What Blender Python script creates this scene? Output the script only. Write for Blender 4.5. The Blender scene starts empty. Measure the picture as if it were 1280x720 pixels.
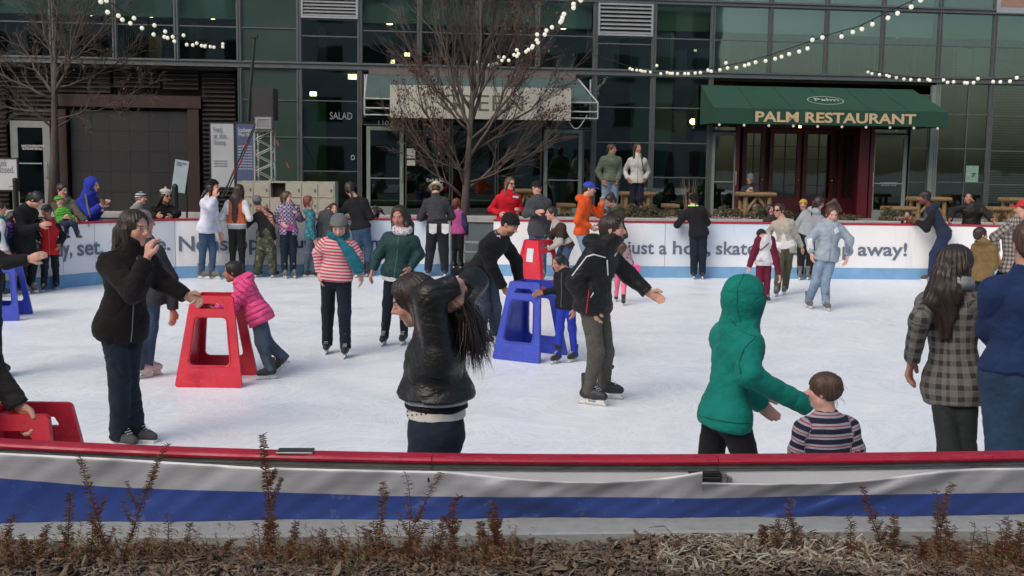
import bpy, math, random
import numpy as np
from mathutils import Vector, Matrix
rnd = random.Random(7)
SC = bpy.context.scene
COL = SC.collection
R = math.radians
# ---------------------------------------------------------------- camera, world, sun, exposure
FPX, HC, PITCH, ROLL = 1400.0, 2.12, math.atan(157/1400.0), 0.0125
_F = np.array([0, math.cos(PITCH), -math.sin(PITCH)])
_U0 = np.array([0, math.sin(PITCH), math.cos(PITCH)])
_R0 = np.array([1.0, 0, 0])
_RR = math.cos(ROLL)*_R0 + math.sin(ROLL)*_U0
_UU = -math.sin(ROLL)*_R0 + math.cos(ROLL)*_U0
CAM = np.array([0.0, 0.0, HC])
cd = bpy.data.cameras.new('camera'); co = bpy.data.objects.new('camera', cd); COL.objects.link(co)
cd.sensor_width = 36; cd.lens = 36*FPX/1280; cd.clip_end = 2000; cd.clip_start = 0.05
co.matrix_world = Matrix([[_RR[i], _UU[i], -_F[i], CAM[i]] for i in range(3)] + [[0, 0, 0, 1]])
SC.camera = co
W = bpy.data.worlds.new('World'); SC.world = W; W.use_nodes = True
nt = W.node_tree
bg = nt.nodes['Background']
sky = nt.nodes.new('ShaderNodeTexSky'); sky.sky_type = 'NISHITA'; sky.sun_disc = False
SUN_EL, SUN_AZ = 42, 215           # azimuth measured clockwise from +Y
sky.sun_elevation = R(SUN_EL); sky.sun_rotation = R(SUN_AZ)
sky.air_density = 1.0; sky.dust_density = 4.0; sky.ozone_density = 1.0
nt.links.new(sky.outputs[0], bg.inputs[0]); bg.inputs[1].default_value = 0.085
ld = bpy.data.lights.new('sun', 'SUN'); lo = bpy.data.objects.new('sun', ld); COL.objects.link(lo)
ld.energy = 0.5; ld.angle = R(34); ld.color = (1.0, 0.965, 0.92)
_sd = Vector((math.sin(R(SUN_AZ))*math.cos(R(SUN_EL)), math.cos(R(SUN_AZ))*math.cos(R(SUN_EL)), math.sin(R(SUN_EL))))
lo.rotation_euler = (-_sd).to_track_quat('-Z', 'Y').to_euler()
SC.view_settings.view_transform = 'Standard'; SC.view_settings.look = 'None'
SC.view_settings.exposure = 1.02; SC.view_settings.gamma = 1
SC.cycles.max_bounces = 6; SC.cycles.transparent_max_bounces = 12
SC.cycles.use_denoising = True

def ray(px, py):
    return _F + (px-640)/FPX*_RR - (py-360)/FPX*_UU
def at(px, py, Y):
    r = ray(px, py); return CAM + r*(Y/r[1])
def gz(px, py, z=0.0):
    r = ray(px, py); return CAM + r*((z-HC)/r[2])
def pxat(Y): return FPX/Y          # photo pixels per metre at depth Y

# ---------------------------------------------------------------- object helpers
def tag(o, label=None, cat=None, group=None, kind=None):
    if label: o['label'] = label
    if cat: o['category'] = cat
    if group: o['group'] = group
    if kind: o['kind'] = kind
    return o
def empty(name, loc=(0, 0, 0), rz=0, parent=None):
    o = bpy.data.objects.new(name, None); COL.objects.link(o)
    o.location = Vector([float(c) for c in loc]); o.rotation_euler = (0, 0, rz); o.empty_display_size = 0.1
    if parent: o.parent = parent
    return o
class MB:
    def __init__(s): s.v = []; s.f = []
    def add(s, vs, fs):
        n = len(s.v); s.v += [tuple(float(c) for c in v) for v in vs]; s.f += [tuple(n+i for i in f) for f in fs]; return s
    def box(s, x0, y0, z0, x1, y1, z1, b=0):
        x0, x1 = min(x0, x1), max(x0, x1); y0, y1 = min(y0, y1), max(y0, y1); z0, z1 = min(z0, z1), max(z0, z1)
        b = min(b, (x1-x0)*.45, (y1-y0)*.45, (z1-z0)*.45)
        if b <= 0:
            return s.add([(x0,y0,z0),(x1,y0,z0),(x1,y1,z0),(x0,y1,z0),(x0,y0,z1),(x1,y0,z1),(x1,y1,z1),(x0,y1,z1)],
                     [(0,3,2,1),(4,5,6,7),(0,1,5,4),(1,2,6,5),(2,3,7,6),(3,0,4,7)])
        vs = []
        for (z, i) in ((z0, b), (z0+b, 0), (z1-b, 0), (z1, b)):
            j = b*.0
            for (x, y) in ((x0+i, y0+i), (x1-i, y0+i), (x1-i, y1-i), (x0+i, y1-i)):
                vs.append((x, y, z))
        fs = [(0,3,2,1), (12,13,14,15)]
        for l in range(3):
            for k in range(4):
                k2 = (k+1) % 4; fs.append((l*4+k, l*4+k2, l*4+4+k2, l*4+4+k))
        return s.add(vs, fs)
    def obox(s, a, b, w, h, up=(0, 0, 1)):   # a box bar from a to b
        a = Vector([float(c) for c in a]); b = Vector([float(c) for c in b]); d = (b-a).normalized(); up = Vector(up)
        r = d.cross(up)
        if r.length < 1e-4: r = d.cross(Vector((1, 0, 0)))
        r.normalize(); u = r.cross(d)
        vs = [p + r*i*w/2 + u*j*h/2 for p in (a, b) for (i, j) in ((-1,-1),(1,-1),(1,1),(-1,1))]
        return s.add(vs, [(0,1,2,3),(7,6,5,4),(0,4,5,1),(1,5,6,2),(2,6,7,3),(3,7,4,0)])
    def tube(s, pts, rad, n=8, cap=True):
        pts = [Vector([float(c) for c in p]) for p in pts]; m = len(pts)
        if not hasattr(rad, '__len__'): rad = [rad]*m
        vs = []; prev = None
        for i, p in enumerate(pts):
            d = (pts[min(i+1, m-1)] - pts[max(i-1, 0)])
            if d.length < 1e-9: d = Vector((0, 0, 1))
            d.normalize()
            if prev is None:
                r = d.cross(Vector((0, 0, 1)))
                if r.length < 1e-3: r = d.cross(Vector((1, 0, 0)))
            else: r = prev - d*prev.dot(d)
            if r.length < 1e-6: r = d.orthogonal()
            r.normalize(); prev = r; u = d.cross(r)
            for k in range(n):
                t = 2*math.pi*k/n; vs.append(p + (r*math.cos(t)+u*math.sin(t))*rad[i])
        fs = []
        for i in range(m-1):
            for k in range(n):
                k2 = (k+1) % n; fs.append((i*n+k, i*n+k2, (i+1)*n+k2, (i+1)*n+k))
        if cap: fs += [tuple(range(n))[::-1], tuple(range((m-1)*n, m*n))]
        return s.add(vs, fs)
    def cyl(s, x, y, z0, z1, r, n=12, r2=None):
        return s.tube([(x, y, z0), (x, y, z1)], [r, r if r2 is None else r2], n)
    def ball(s, c, r, n=8, m=6):
        rr = r if hasattr(r, '__len__') else (r, r, r)
        vs = [(c[0], c[1], c[2]-rr[2])]
        for i in range(1, m):
            a = math.pi*i/m
            for k in range(n):
                t = 2*math.pi*k/n
                vs.append((c[0]+rr[0]*math.sin(a)*math.cos(t), c[1]+rr[1]*math.sin(a)*math.sin(t), c[2]-rr[2]*math.cos(a)))
        vs.append((c[0], c[1], c[2]+rr[2])); fs = []
        for k in range(n):
            k2 = (k+1) % n
            fs.append((0, 1+k2, 1+k)); fs.append((len(vs)-1, 1+(m-2)*n+k, 1+(m-2)*n+k2))
            for i in range(m-2): fs.append((1+i*n+k, 1+i*n+k2, 1+(i+1)*n+k2, 1+(i+1)*n+k))
        return s.add(vs, fs)
    def prism(s, poly, y0, y1):   # poly in xz, extruded along y
        n = len(poly); vs = [(x, y0, z) for x, z in poly] + [(x, y1, z) for x, z in poly]
        return s.add(vs, [tuple(range(n)), tuple(range(2*n-1, n-1, -1))] + [(i, n+i, n+(i+1) % n, (i+1) % n) for i in range(n)])
    def mesh(s, name, m, smooth=False):
        me = bpy.data.meshes.new(name); me.from_pydata(s.v, [], s.f); me.materials.append(m)
        if smooth: me.shade_smooth()
        me.update(); return me
    def build(s, name, m, parent=None, smooth=False, loc=None, rot=None):
        o = bpy.data.objects.new(name, s.mesh(name, m, smooth)); COL.objects.link(o)
        if parent is not None: o.parent = parent
        if loc is not None: o.location = Vector([float(c) for c in loc])
        if rot is not None: o.rotation_euler = rot
        return o
def inst(name, me, parent=None, loc=(0, 0, 0), rot=(0, 0, 0), sc=None):
    o = bpy.data.objects.new(name, me); COL.objects.link(o); o.parent = parent
    o.location = Vector([float(c) for c in loc]); o.rotation_euler = rot
    if sc is not None: o.scale = sc
    return o
def copy_tree(o, parent=None):
    c = o.copy(); COL.objects.link(c)
    if parent: c.parent = parent
    for ch in list(o.children): copy_tree(ch, c)
    return c

# ---------------------------------------------------------------- materials
MATS = {}
class NT:
    def __init__(s, m):
        m.use_nodes = True; s.t = m.node_tree; s.n = s.t.nodes; s.b = s.n.get('Principled BSDF')
    def new(s, t, **k):
        n = s.n.new(t)
        for a, v in k.items(): setattr(n, a, v)
        return n
    def put(s, node, i, v):
        if hasattr(v, 'links') or isinstance(v, bpy.types.NodeSocket): s.t.links.new(v, node.inputs[i])
        else: node.inputs[i].default_value = v
    def M(s, op, *a, clamp=False):
        n = s.new('ShaderNodeMath', operation=op); n.use_clamp = clamp
        for i, v in enumerate(a): s.put(n, i, v)
        return n.outputs[0]
    def mix(s, f, a, b):
        n = s.new('ShaderNodeMix', data_type='RGBA'); s.put(n, 0, f)
        s.put(n, 6, a if isinstance(a, bpy.types.NodeSocket) else (*a, 1)[:4]); s.put(n, 7, b if isinstance(b, bpy.types.NodeSocket) else (*b, 1)[:4])
        return n.outputs[2]
    def noise(s, scale, vec=None, detail=3, rough=.5, out=0):
        n = s.new('ShaderNodeTexNoise'); n.inputs['Scale'].default_value = scale; n.inputs['Detail'].default_value = detail
        n.inputs['Roughness'].default_value = rough
        if vec is not None: s.t.links.new(vec, n.inputs['Vector'])
        return n.outputs[out]
    def ramp(s, f, stops):
        n = s.new('ShaderNodeValToRGB'); s.put(n, 0, f); e = n.color_ramp.elements
        while len(e) < len(stops): e.new(0.5)
        for i, (p, c) in enumerate(stops):
            e[i].position = p; e[i].color = (*c, 1)[:4] if hasattr(c, '__len__') else (c, c, c, 1)
        return n.outputs[0]
    def coord(s, kind='Object'): return s.new('ShaderNodeTexCoord').outputs[kind]
    def scale(s, vec, sc):
        n = s.new('ShaderNodeMapping'); s.t.links.new(vec, n.inputs[0]); n.inputs['Scale'].default_value = sc; return n.outputs[0]
    def bump(s, h, strength=.3, dist=.01):
        n = s.new('ShaderNodeBump'); s.put(n, 'Strength', strength); s.put(n, 'Distance', dist); s.put(n, 'Height', h)
        s.t.links.new(n.outputs[0], s.b.inputs['Normal'])
    def set(s, **k):
        for a, v in k.items(): s.put(s.b, a.replace('_', ' '), (*v, 1) if isinstance(v, tuple) and len(v) == 3 else v)
def mat(name, col=(.5, .5, .5), rough=.6, var=.12, vs=6, bump=0, bs=40, bd=.004, metal=0, spec=.5, emit=None, es=1, coat=0, stretch=None, sheen=0, geo=False):
    if name in MATS: return MATS[name]
    m = bpy.data.materials.new(name); MATS[name] = m; t = NT(m)
    c = t.coord()
    if geo: c = t.new('ShaderNodeNewGeometry').outputs['Position']
    if stretch: c = t.scale(c, stretch)
    if var:
        f = t.noise(vs, c, 4, .6)
        a = tuple(x*(1-var) for x in col); b = tuple(min(1, x*(1+var)) for x in col)
        t.set(Base_Color=t.ramp(f, [(.3, a), (.7, b)]))
    else: t.set(Base_Color=col)
    t.set(Roughness=rough, Metallic=metal)
    t.b.inputs['Specular IOR Level'].default_value = spec
    if coat: t.b.inputs['Coat Weight'].default_value = coat
    if sheen: t.b.inputs['Sheen Weight'].default_value = sheen
    if bump: t.bump(t.noise(bs, c, 4, .6), bump, bd)
    if emit: t.b.inputs['Emission Color'].default_value = (*emit, 1); t.b.inputs['Emission Strength'].default_value = es
    return m
def glass(name, tint=(.35, .42, .38), rough=.02, refl=1.0):
    m = bpy.data.materials.new(name); MATS[name] = m; m.use_nodes = True; t = m.node_tree; t.nodes.clear()
    out = t.nodes.new('ShaderNodeOutputMaterial'); mx = t.nodes.new('ShaderNodeMixShader'); tr = t.nodes.new('ShaderNodeBsdfTransparent')
    gl = t.nodes.new('ShaderNodeBsdfGlossy'); fr = t.nodes.new('ShaderNodeFresnel'); fr.inputs[0].default_value = 1.55
    mm = t.nodes.new('ShaderNodeMath'); mm.operation = 'MULTIPLY'; mm.inputs[1].default_value = 3.2*refl; mm.use_clamp = True
    tr.inputs[0].default_value = (*tint, 1); gl.inputs[0].default_value = (.82, .95, .9, 1); gl.inputs[1].default_value = rough
    nz = t.nodes.new('ShaderNodeTexNoise'); nz.inputs['Scale'].default_value = .7; bp = t.nodes.new('ShaderNodeBump'); bp.inputs['Strength'].default_value = .06; bp.inputs['Distance'].default_value = .05
    tc = t.nodes.new('ShaderNodeTexCoord'); L = t.links.new
    L(tc.outputs['Object'], nz.inputs[0]); L(nz.outputs[0], bp.inputs['Height']); L(bp.outputs[0], gl.inputs['Normal'])
    L(fr.outputs[0], mm.inputs[0]); L(mm.outputs[0], mx.inputs[0]); L(tr.outputs[0], mx.inputs[1]); L(gl.outputs[0], mx.inputs[2]); L(mx.outputs[0], out.inputs[0])
    return m
def text_mesh(name, s, size, m, depth=.004, bold=.0, spacing=1.0, width=None, align='LEFT', xs=1.0):
    """flat lettering as a mesh in the XZ plane facing -Y, baseline at z=0"""
    cu = bpy.data.curves.new('t', 'FONT'); cu.body = s; cu.size = size/0.73; cu.extrude = depth; cu.offset = bold; cu.space_character = spacing
    cu.align_x = align; cu.resolution_u = 3
    o = bpy.data.objects.new('t', cu); COL.objects.link(o)
    dg = bpy.context.evaluated_depsgraph_get(); dg.update()
    me = bpy.data.meshes.new_from_object(o.evaluated_get(dg)); bpy.data.objects.remove(o)
    me.name = name
    n = len(me.vertices); a = np.empty(n*3, np.float32); me.vertices.foreach_get('co', a); a = a.reshape(-1, 3)
    if n:
        if width: a[:, 0] *= width/max(1e-6, (a[:, 0].max()-a[:, 0].min()))
        a[:, 0] *= xs
    b = np.stack([a[:, 0], -a[:, 2], a[:, 1]], 1); me.vertices.foreach_set('co', b.ravel().astype(np.float32)); me.materials.clear(); me.materials.append(m); me.update()
    return me
# ---------------------------------------------------------------- implicit surfaces -> meshes (surface nets)
V3 = lambda *a: np.array(a if len(a) == 3 else a[0], dtype=float)
def unit(v): v = np.asarray(v, float); return v/max(1e-9, np.linalg.norm(v))
class Pr:
    """round cone / ellipsoid; fr = 3x3 rows of a local frame, sc = per-axis scale of that frame"""
    __slots__ = ('a', 'b', 'ra', 'rb', 'k', 'fr', 'sc', 'clip', 'op', 'id', 'lo', 'hi', 'o', 'A', 'B', 'al')
    def __init__(s, a, b, ra, rb, k=.03, fr=None, sc=None, clip=None, op='u', id=0, al=0.0):
        s.a, s.b, s.ra, s.rb, s.k, s.fr, s.sc, s.clip, s.op, s.id, s.al = V3(a), V3(b), ra, rb, k, fr, sc, clip or [], op, id, al
        m = max(ra, rb)*(1 if sc is None else max(1, max(sc)))
        s.lo = np.minimum(s.a, s.b)-m; s.hi = np.maximum(s.a, s.b)+m
        if fr is not None:
            T = (np.asarray(fr).T/np.asarray(sc if sc is not None else (1, 1, 1))).T; s.A = T
        else: s.A = None
    def dist(s, P):
        if s.A is not None:
            q = (P - s.a.astype(np.float32)) @ s.A.T.astype(np.float32); b = s.A @ (s.b - s.a); a = np.zeros(3)
        else: q = P - s.a.astype(np.float32); b = s.b - s.a
        L2 = float(b @ b)
        if L2 < 1e-10: d = np.sqrt((q*q).sum(1)) - s.ra; tt = None
        else:
            tt = np.clip(q @ (b/L2).astype(np.float32), 0, 1)
            w = q - tt[:, None]*b.astype(np.float32); d = np.sqrt((w*w).sum(1)) - (s.ra + (s.rb-s.ra)*tt)
        if s.A is not None and s.sc is not None: d = d*min(1, min(s.sc)*1.25)
        for (p, n) in s.clip: d = np.maximum(d, (P - np.asarray(p, np.float32)) @ np.asarray(n, np.float32))
        return d
def ev(prims, P, pad=None):
    d = np.full(len(P), 9.0, np.float32)
    for s in prims:
        if pad is None: idx = slice(None); q = P
        else:
            idx = np.nonzero(((P >= s.lo-pad-s.k) & (P <= s.hi+pad+s.k)).all(1))[0]
            if not len(idx): continue
            q = P[idx]
        dd = s.dist(q).astype(np.float32); c = d[idx]
        if s.op == 'u':
            h = np.maximum(s.k-np.abs(c-dd), 0)/max(s.k, 1e-6); d[idx] = np.minimum(c, dd) - h*h*s.k*.25
        elif s.op == 's':
            dd = -dd; h = np.maximum(s.k-np.abs(c-dd), 0)/max(s.k, 1e-6); d[idx] = np.maximum(c, dd) + h*h*s.k*.25
        elif s.op == 'i': d[idx] = np.maximum(c, dd)
    return d
def axis(lo, hi, h, fine):
    out = [lo]; x = lo
    while x < hi:
        st = h
        for (a, b, s) in fine:
            if a-st <= x <= b and s < st: st = s
        x += st; out.append(x)
    return np.array(out, np.float32)
def snets(D, ax):
    S = D < 0; n = np.array(D.shape); dims = n-1
    Q = []; cid = []; pos = []
    for a in range(3):
        sl0 = [slice(None)]*3; sl1 = [slice(None)]*3; sl0[a] = slice(0, -1); sl1[a] = slice(1, None)
        s0 = S[tuple(sl0)]; s1 = S[tuple(sl1)]
        I = np.argwhere(s0 != s1)
        b, c = (a+1) % 3, (a+2) % 3
        ok = (I[:, b] > 0) & (I[:, c] > 0) & (I[:, b] < n[b]-1) & (I[:, c] < n[c]-1); I = I[ok]
        if not len(I): continue
        J = I.copy(); J[:, a] += 1
        d0 = D[tuple(I.T)]; d1 = D[tuple(J.T)]; t = d0/(d0-d1)
        P = np.stack([ax[k][I[:, k]] for k in range(3)], 1).astype(np.float64)
        P[:, a] += t*(ax[a][J[:, a]]-ax[a][I[:, a]])
        ids = []
        for (ob, oc) in ((-1, -1), (0, -1), (0, 0), (-1, 0)):
            K = I.copy(); K[:, b] += ob; K[:, c] += oc
            k = (K[:, 0]*dims[1]+K[:, 1])*dims[2]+K[:, 2]; ids.append(k); cid.append(k); pos.append(P)
        q = np.stack(ids, 1); flip = d0 > 0
        q[flip] = q[flip][:, ::-1]; Q.append(q)
    cid = np.concatenate(cid); pos = np.concatenate(pos); Q = np.concatenate(Q)
    u, inv = np.unique(cid, return_inverse=True); cnt = np.bincount(inv)
    v = np.stack([np.bincount(inv, pos[:, k])/cnt for k in range(3)], 1)
    return v.astype(np.float32), np.searchsorted(u, Q)
def sdf_mesh(prims, h, fine=(), disp=None, post=None):
    """prims -> verts, quads. fine = [(lo3, hi3, step)]"""
    us = [p for p in prims if p.op == 'u']
    lo = np.min([p.lo for p in us], 0)-2.5*h; hi = np.max([p.hi for p in us], 0)+2.5*h
    for p in prims:          # clips parallel to z shrink nothing; keep simple
        pass
    ax = [axis(lo[k], hi[k], h, [(f[0][k], f[1][k], f[2]) for f in fine]) for k in range(3)]
    n = [len(a) for a in ax]; B = 4
    bi = [np.arange(0, m, B) for m in n]
    bc = []; bh = []
    for k in range(3):
        e = np.minimum(bi[k]+B-1, n[k]-1); bc.append((ax[k][bi[k]]+ax[k][e])/2); bh.append((ax[k][e]-ax[k][bi[k]])/2+ .5*h)
    G = np.stack(np.meshgrid(*bc, indexing='ij'), -1).reshape(-1, 3).astype(np.float32)
    Hh = np.stack(np.meshgrid(*bh, indexing='ij'), -1).reshape(-1, 3)
    dc = ev(prims, G); rad = np.sqrt((Hh*Hh).sum(1))
    near = np.abs(dc) < rad*1.5+.03
    shp = [len(b) for b in bi]
    N3 = near.reshape(shp); D = dc.reshape(shp)
    for k in range(3): D = np.repeat(D, B, k); N3 = np.repeat(N3, B, k)
    D = np.ascontiguousarray(D[:n[0], :n[1], :n[2]]); N3 = N3[:n[0], :n[1], :n[2]]
    I = np.argwhere(N3); P = np.stack([ax[k][I[:, k]] for k in range(3)], 1)
    d = ev(prims, P, .05)
    d = np.minimum(d, .2)
    if disp is not None: d = d + disp(P).astype(np.float32)
    if post is not None: d = post(P, d)
    D[tuple(I.T)] = d
    for k in range(3):
        sl = [slice(None)]*3; sl[k] = 0; D[tuple(sl)] = np.maximum(D[tuple(sl)], .01); sl[k] = -1; D[tuple(sl)] = np.maximum(D[tuple(sl)], .01)
    return snets(D, ax)
def make_mesh(name, v, q, m):
    me = bpy.data.meshes.new(name)
    me.vertices.add(len(v)); me.vertices.foreach_set('co', v.astype(np.float32).ravel())
    me.loops.add(len(q)*4); me.loops.foreach_set('vertex_index', q.astype(np.int32).ravel())
    me.polygons.add(len(q)); me.polygons.foreach_set('loop_start', np.arange(0, len(q)*4, 4, dtype=np.int32))
    me.update(calc_edges=True); me.shade_smooth(); me.materials.append(m); return me
def attr(me, name, a):
    at_ = me.attributes.new(name, 'FLOAT_VECTOR', 'POINT'); at_.data.foreach_set('vector', a.astype(np.float32).ravel())
def folds(P, amp, s=1.0, seed=0.0):
    """soft undulation plus sharp diagonal creases"""
    x, y, z = P[:, 0]/s+seed, P[:, 1]/s+seed*.7, P[:, 2]/s
    w = np.sin(7*x+2.1*np.sin(9*z+seed))+np.sin(8*y+1.7*np.sin(6*x+seed)); w2 = np.sin(11*x-5*z+seed)+np.sin(9*y+7*z)
    r1 = 1-np.abs(np.sin(9*z+6*x+1.3*w)); r2 = 1-np.abs(np.sin(13*z-9*x+5*y+1.1*w2)); r3 = 1-np.abs(np.sin(21*z+12*y-8*x+1.2*w))
    m1 = .5+.5*np.sin(4.3*x+3.1*z+seed*2); m2 = .5+.5*np.sin(5.1*y-4.7*z+seed)
    return amp*(-.45+1.3*r1**3*m1+1.2*r2**3*m2+.6*r3**3+.35*np.sin(6*x+5*z+w))

# ---------------------------------------------------------------- cloth, skin and hair materials
def skin_mat():
    m = bpy.data.materials.new('skin'); t = NT(m)
    a = t.new('ShaderNodeAttribute', attribute_name='hp'); sep = t.new('ShaderNodeSeparateXYZ'); t.t.links.new(a.outputs['Vector'], sep.inputs[0])
    X, Y, Z = sep.outputs; M = t.M
    ax = M('ABSOLUTE', X)
    def ell(cx, cz, rx, rz, soft=.25):
        u = M('DIVIDE', M('SUBTRACT', ax, cx), rx); w = M('DIVIDE', M('SUBTRACT', Z, cz), rz)
        d = M('ADD', M('MULTIPLY', u, u), M('MULTIPLY', w, w))
        return M('MULTIPLY', M('DIVIDE', M('SUBTRACT', 1+soft, d), 2*soft, clamp=True), M('GREATER_THAN', Y, .16))
    tone = t.new('ShaderNodeAttribute', attribute_type='OBJECT', attribute_name='tone').outputs['Color']
    hairc = t.new('ShaderNodeAttribute', attribute_type='OBJECT', attribute_name='brow').outputs['Color']
    stub = t.new('ShaderNodeAttribute', attribute_type='OBJECT', attribute_name='stubble').outputs['Fac']
    c = t.coord(); nz = t.noise(60, c, 3)
    base = t.mix(t.M('MULTIPLY', nz, .5), tone, t.mix(.5, tone, (.5, .12, .08)))
    ch = M('MULTIPLY', ell(.17, -.12, .14, .13, .9), .28); base = t.mix(ch, base, (.62, .16, .12))
    nose = M('MULTIPLY', ell(0, -.09, .07, .07, .9), .22); base = t.mix(nose, base, (.6, .18, .14))
    jaw = M('MULTIPLY', M('MULTIPLY', ell(0, -.38, .30, .22, .5), stub), .65); base = t.mix(jaw, base, t.mix(.25, hairc, tone))
    must = M('MULTIPLY', M('MULTIPLY', ell(0, -.2, .13, .035, .5), M('GREATER_THAN', stub, 1.5)), .95); base = t.mix(must, base, hairc)
    base = t.mix(M('MULTIPLY', ell(0, -.262, .105, .042, .5), .75), base, t.mix(.6, tone, (.42, .06, .07)))
    base = t.mix(M('MULTIPLY', ell(0, -.256, .10, .006, .8), .8), base, (.08, .02, .02))
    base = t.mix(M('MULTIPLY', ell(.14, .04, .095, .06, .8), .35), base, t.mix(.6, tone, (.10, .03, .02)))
    eye = ell(.14, .028, .062, .024, .25); base = t.mix(eye, base, (.62, .58, .55))
    base = t.mix(M('MULTIPLY', ell(.14, .028, .026, .026, .3), eye), base, (.025, .015, .01))
    base = t.mix(M('MULTIPLY', ell(.14, .054, .072, .011, .5), .9), base, (.02, .012, .01))
    base = t.mix(M('MULTIPLY', ell(.15, .128, .095, .020, .6), .85), base, hairc)
    t.set(Base_Color=base, Roughness=.55); t.b.inputs['Subsurface Weight'].default_value = 0.0
    t.b.inputs['Specular IOR Level'].default_value = .35
    t.bump(t.noise(300, c, 2), .08, .002); return m
SKIN = skin_mat()
TONES = dict(l=(.52, .31, .23), m=(.42, .23, .155), d=(.32, .165, .105), k=(.075, .038, .026), p=(.60, .37, .29))
HAIRC = dict(blk=(.010, .008, .008), dbr=(.022, .013, .010), br=(.055, .028, .016), red=(.12, .035, .018), bl=(.20, .14, .09), gr=(.16, .14, .12), lbr=(.09, .048, .028))
def hair_mat(k):
    n = 'hair_'+k
    if n in MATS: return MATS[n]
    m = bpy.data.materials.new(n); MATS[n] = m; t = NT(m); c = HAIRC[k]
    a = t.new('ShaderNodeAttribute', attribute_name='bp').outputs['Vector']
    f = t.noise(1.0, t.scale(a, (260, 9, 1)), 4, .6)
    t.set(Base_Color=t.ramp(f, [(.3, tuple(x*.45 for x in c)), (.7, tuple(min(1, x*1.9) for x in c))]), Roughness=.42)
    t.bump(f, .6, .006); return m
def cloth(name, col, pat=None, rough=.85, bump=.25, col2=None, col3=None, sc=1.0, metal=0, sheen=.03, spec=.22):
    """pat: None, 'stripe', 'plaid', 'camo', 'denim', 'rib', 'quilt', 'knit', 'print'"""
    if name in MATS: return MATS[name]
    m = bpy.data.materials.new(name); MATS[name] = m; t = NT(m); M = t.M
    a = t.new('ShaderNodeAttribute', attribute_name='bp').outputs['Vector']
    sep = t.new('ShaderNodeSeparateXYZ'); t.t.links.new(a, sep.inputs[0]); u, v, w = sep.outputs
    c = t.coord(); big = t.noise(9/sc, c, 3, .6); fine = t.noise(90, c, 3, .7)
    def vary(cc, lo=.75, hi=1.2, f=None): return t.ramp(f or big, [(.25, tuple(x*lo for x in cc)), (.75, tuple(min(1, x*hi) for x in cc))])
    h = fine
    if pat == 'stripe':
        s = M('FRACT', M('DIVIDE', v, sc)); base = t.mix(M('GREATER_THAN', s, .5), vary(col), vary(col2))
        if col3:
            s2 = M('FRACT', M('DIVIDE', v, sc)); b3 = M('MULTIPLY', M('GREATER_THAN', s2, .68), M('LESS_THAN', s2, .80)); base = t.mix(b3, base, vary(col3))
    elif pat == 'plaid':
        def band(x, k): return M('MULTIPLY', M('GREATER_THAN', M('FRACT', M('DIVIDE', x, k)), .45), .5)
        f = M('ADD', band(u, sc), band(v, sc)); base = t.ramp(f, [(.2, col), (.5, col2), (.85, col3)]); t.n[-1]
        th = M('MAXIMUM', M('GREATER_THAN', M('FRACT', M('DIVIDE', u, sc)), .93), M('GREATER_THAN', M('FRACT', M('DIVIDE', v, sc)), .93))
        base = t.mix(M('MULTIPLY', th, .5), base, col3)
    elif pat == 'camo':
        f = t.noise(11, c, 2, .5); g = t.noise(14, t.scale(c, (1.3, 1.1, .9)), 2, .5)
        base = t.ramp(f, [(.40, col), (.44, col2), (.55, col2), (.58, col3)]); base = t.mix(M('GREATER_THAN', g, .57), base, tuple(x*.4 for x in col))
        for nd in t.n:
            if nd.type == 'VALTORGB': nd.color_ramp.interpolation = 'CONSTANT'
    elif pat == 'print':
        vo = t.new('ShaderNodeTexVoronoi'); vo.inputs['Scale'].default_value = 26/sc; t.t.links.new(c, vo.inputs[0])
        g = t.noise(20/sc, c, 4, .6)
        base = t.mix(M('LESS_THAN', vo.outputs['Distance'], .32), vary(col), col2)
        base = t.mix(M('GREATER_THAN', g, .60), base, col3 or col2)
    elif pat == 'denim':
        f = t.noise(5, c, 4, .7); lo_ = tuple(x*.6 for x in col); hi_ = col2 or tuple(min(1, x*1.7) for x in col)
        base = t.ramp(f, [(.3, lo_), (.55, col), (.8, hi_)]); h = t.noise(260, t.scale(c, (1, 1, .25)), 2, .6)
    else: base = vary(col)
    if pat == 'rib' or pat == 'knit':
        r1 = M('SINE', M('MULTIPLY', u, 900/sc)); h = M('ADD', M('MULTIPLY', r1, .5), fine)
        if pat == 'knit': h = M('ADD', h, M('MULTIPLY', M('SINE', M('MULTIPLY', v, 800/sc)), .6))
        base = t.mix(M('MULTIPLY', M('ADD', h, 1), .2, clamp=True), base, tuple(x*.35 for x in col))
    if pat == 'quilt':
        q = M('ABSOLUTE', M('SINE', M('MULTIPLY', v, 3.14159/(.055*sc)))); h = M('ADD', M('MULTIPLY', M('POWER', q, .5), 6), fine); bump = .9
    t.set(Base_Color=base, Roughness=rough); t.b.inputs['Sheen Weight'].default_value = sheen; t.b.inputs['Specular IOR Level'].default_value = spec
    hh = M('ADD', M('MULTIPLY', h, .35), M('MULTIPLY', t.noise(16, t.scale(c, (1, 1, 1.6)), 4, .6), 4.0))
    t.bump(hh, bump, .012); return m
def board_y(x):
    return float(np.interp(x, [-9.0, -8.25]+[p[0] for p in BP], [14., 16.4]+[p[1] for p in BP]))
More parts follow.
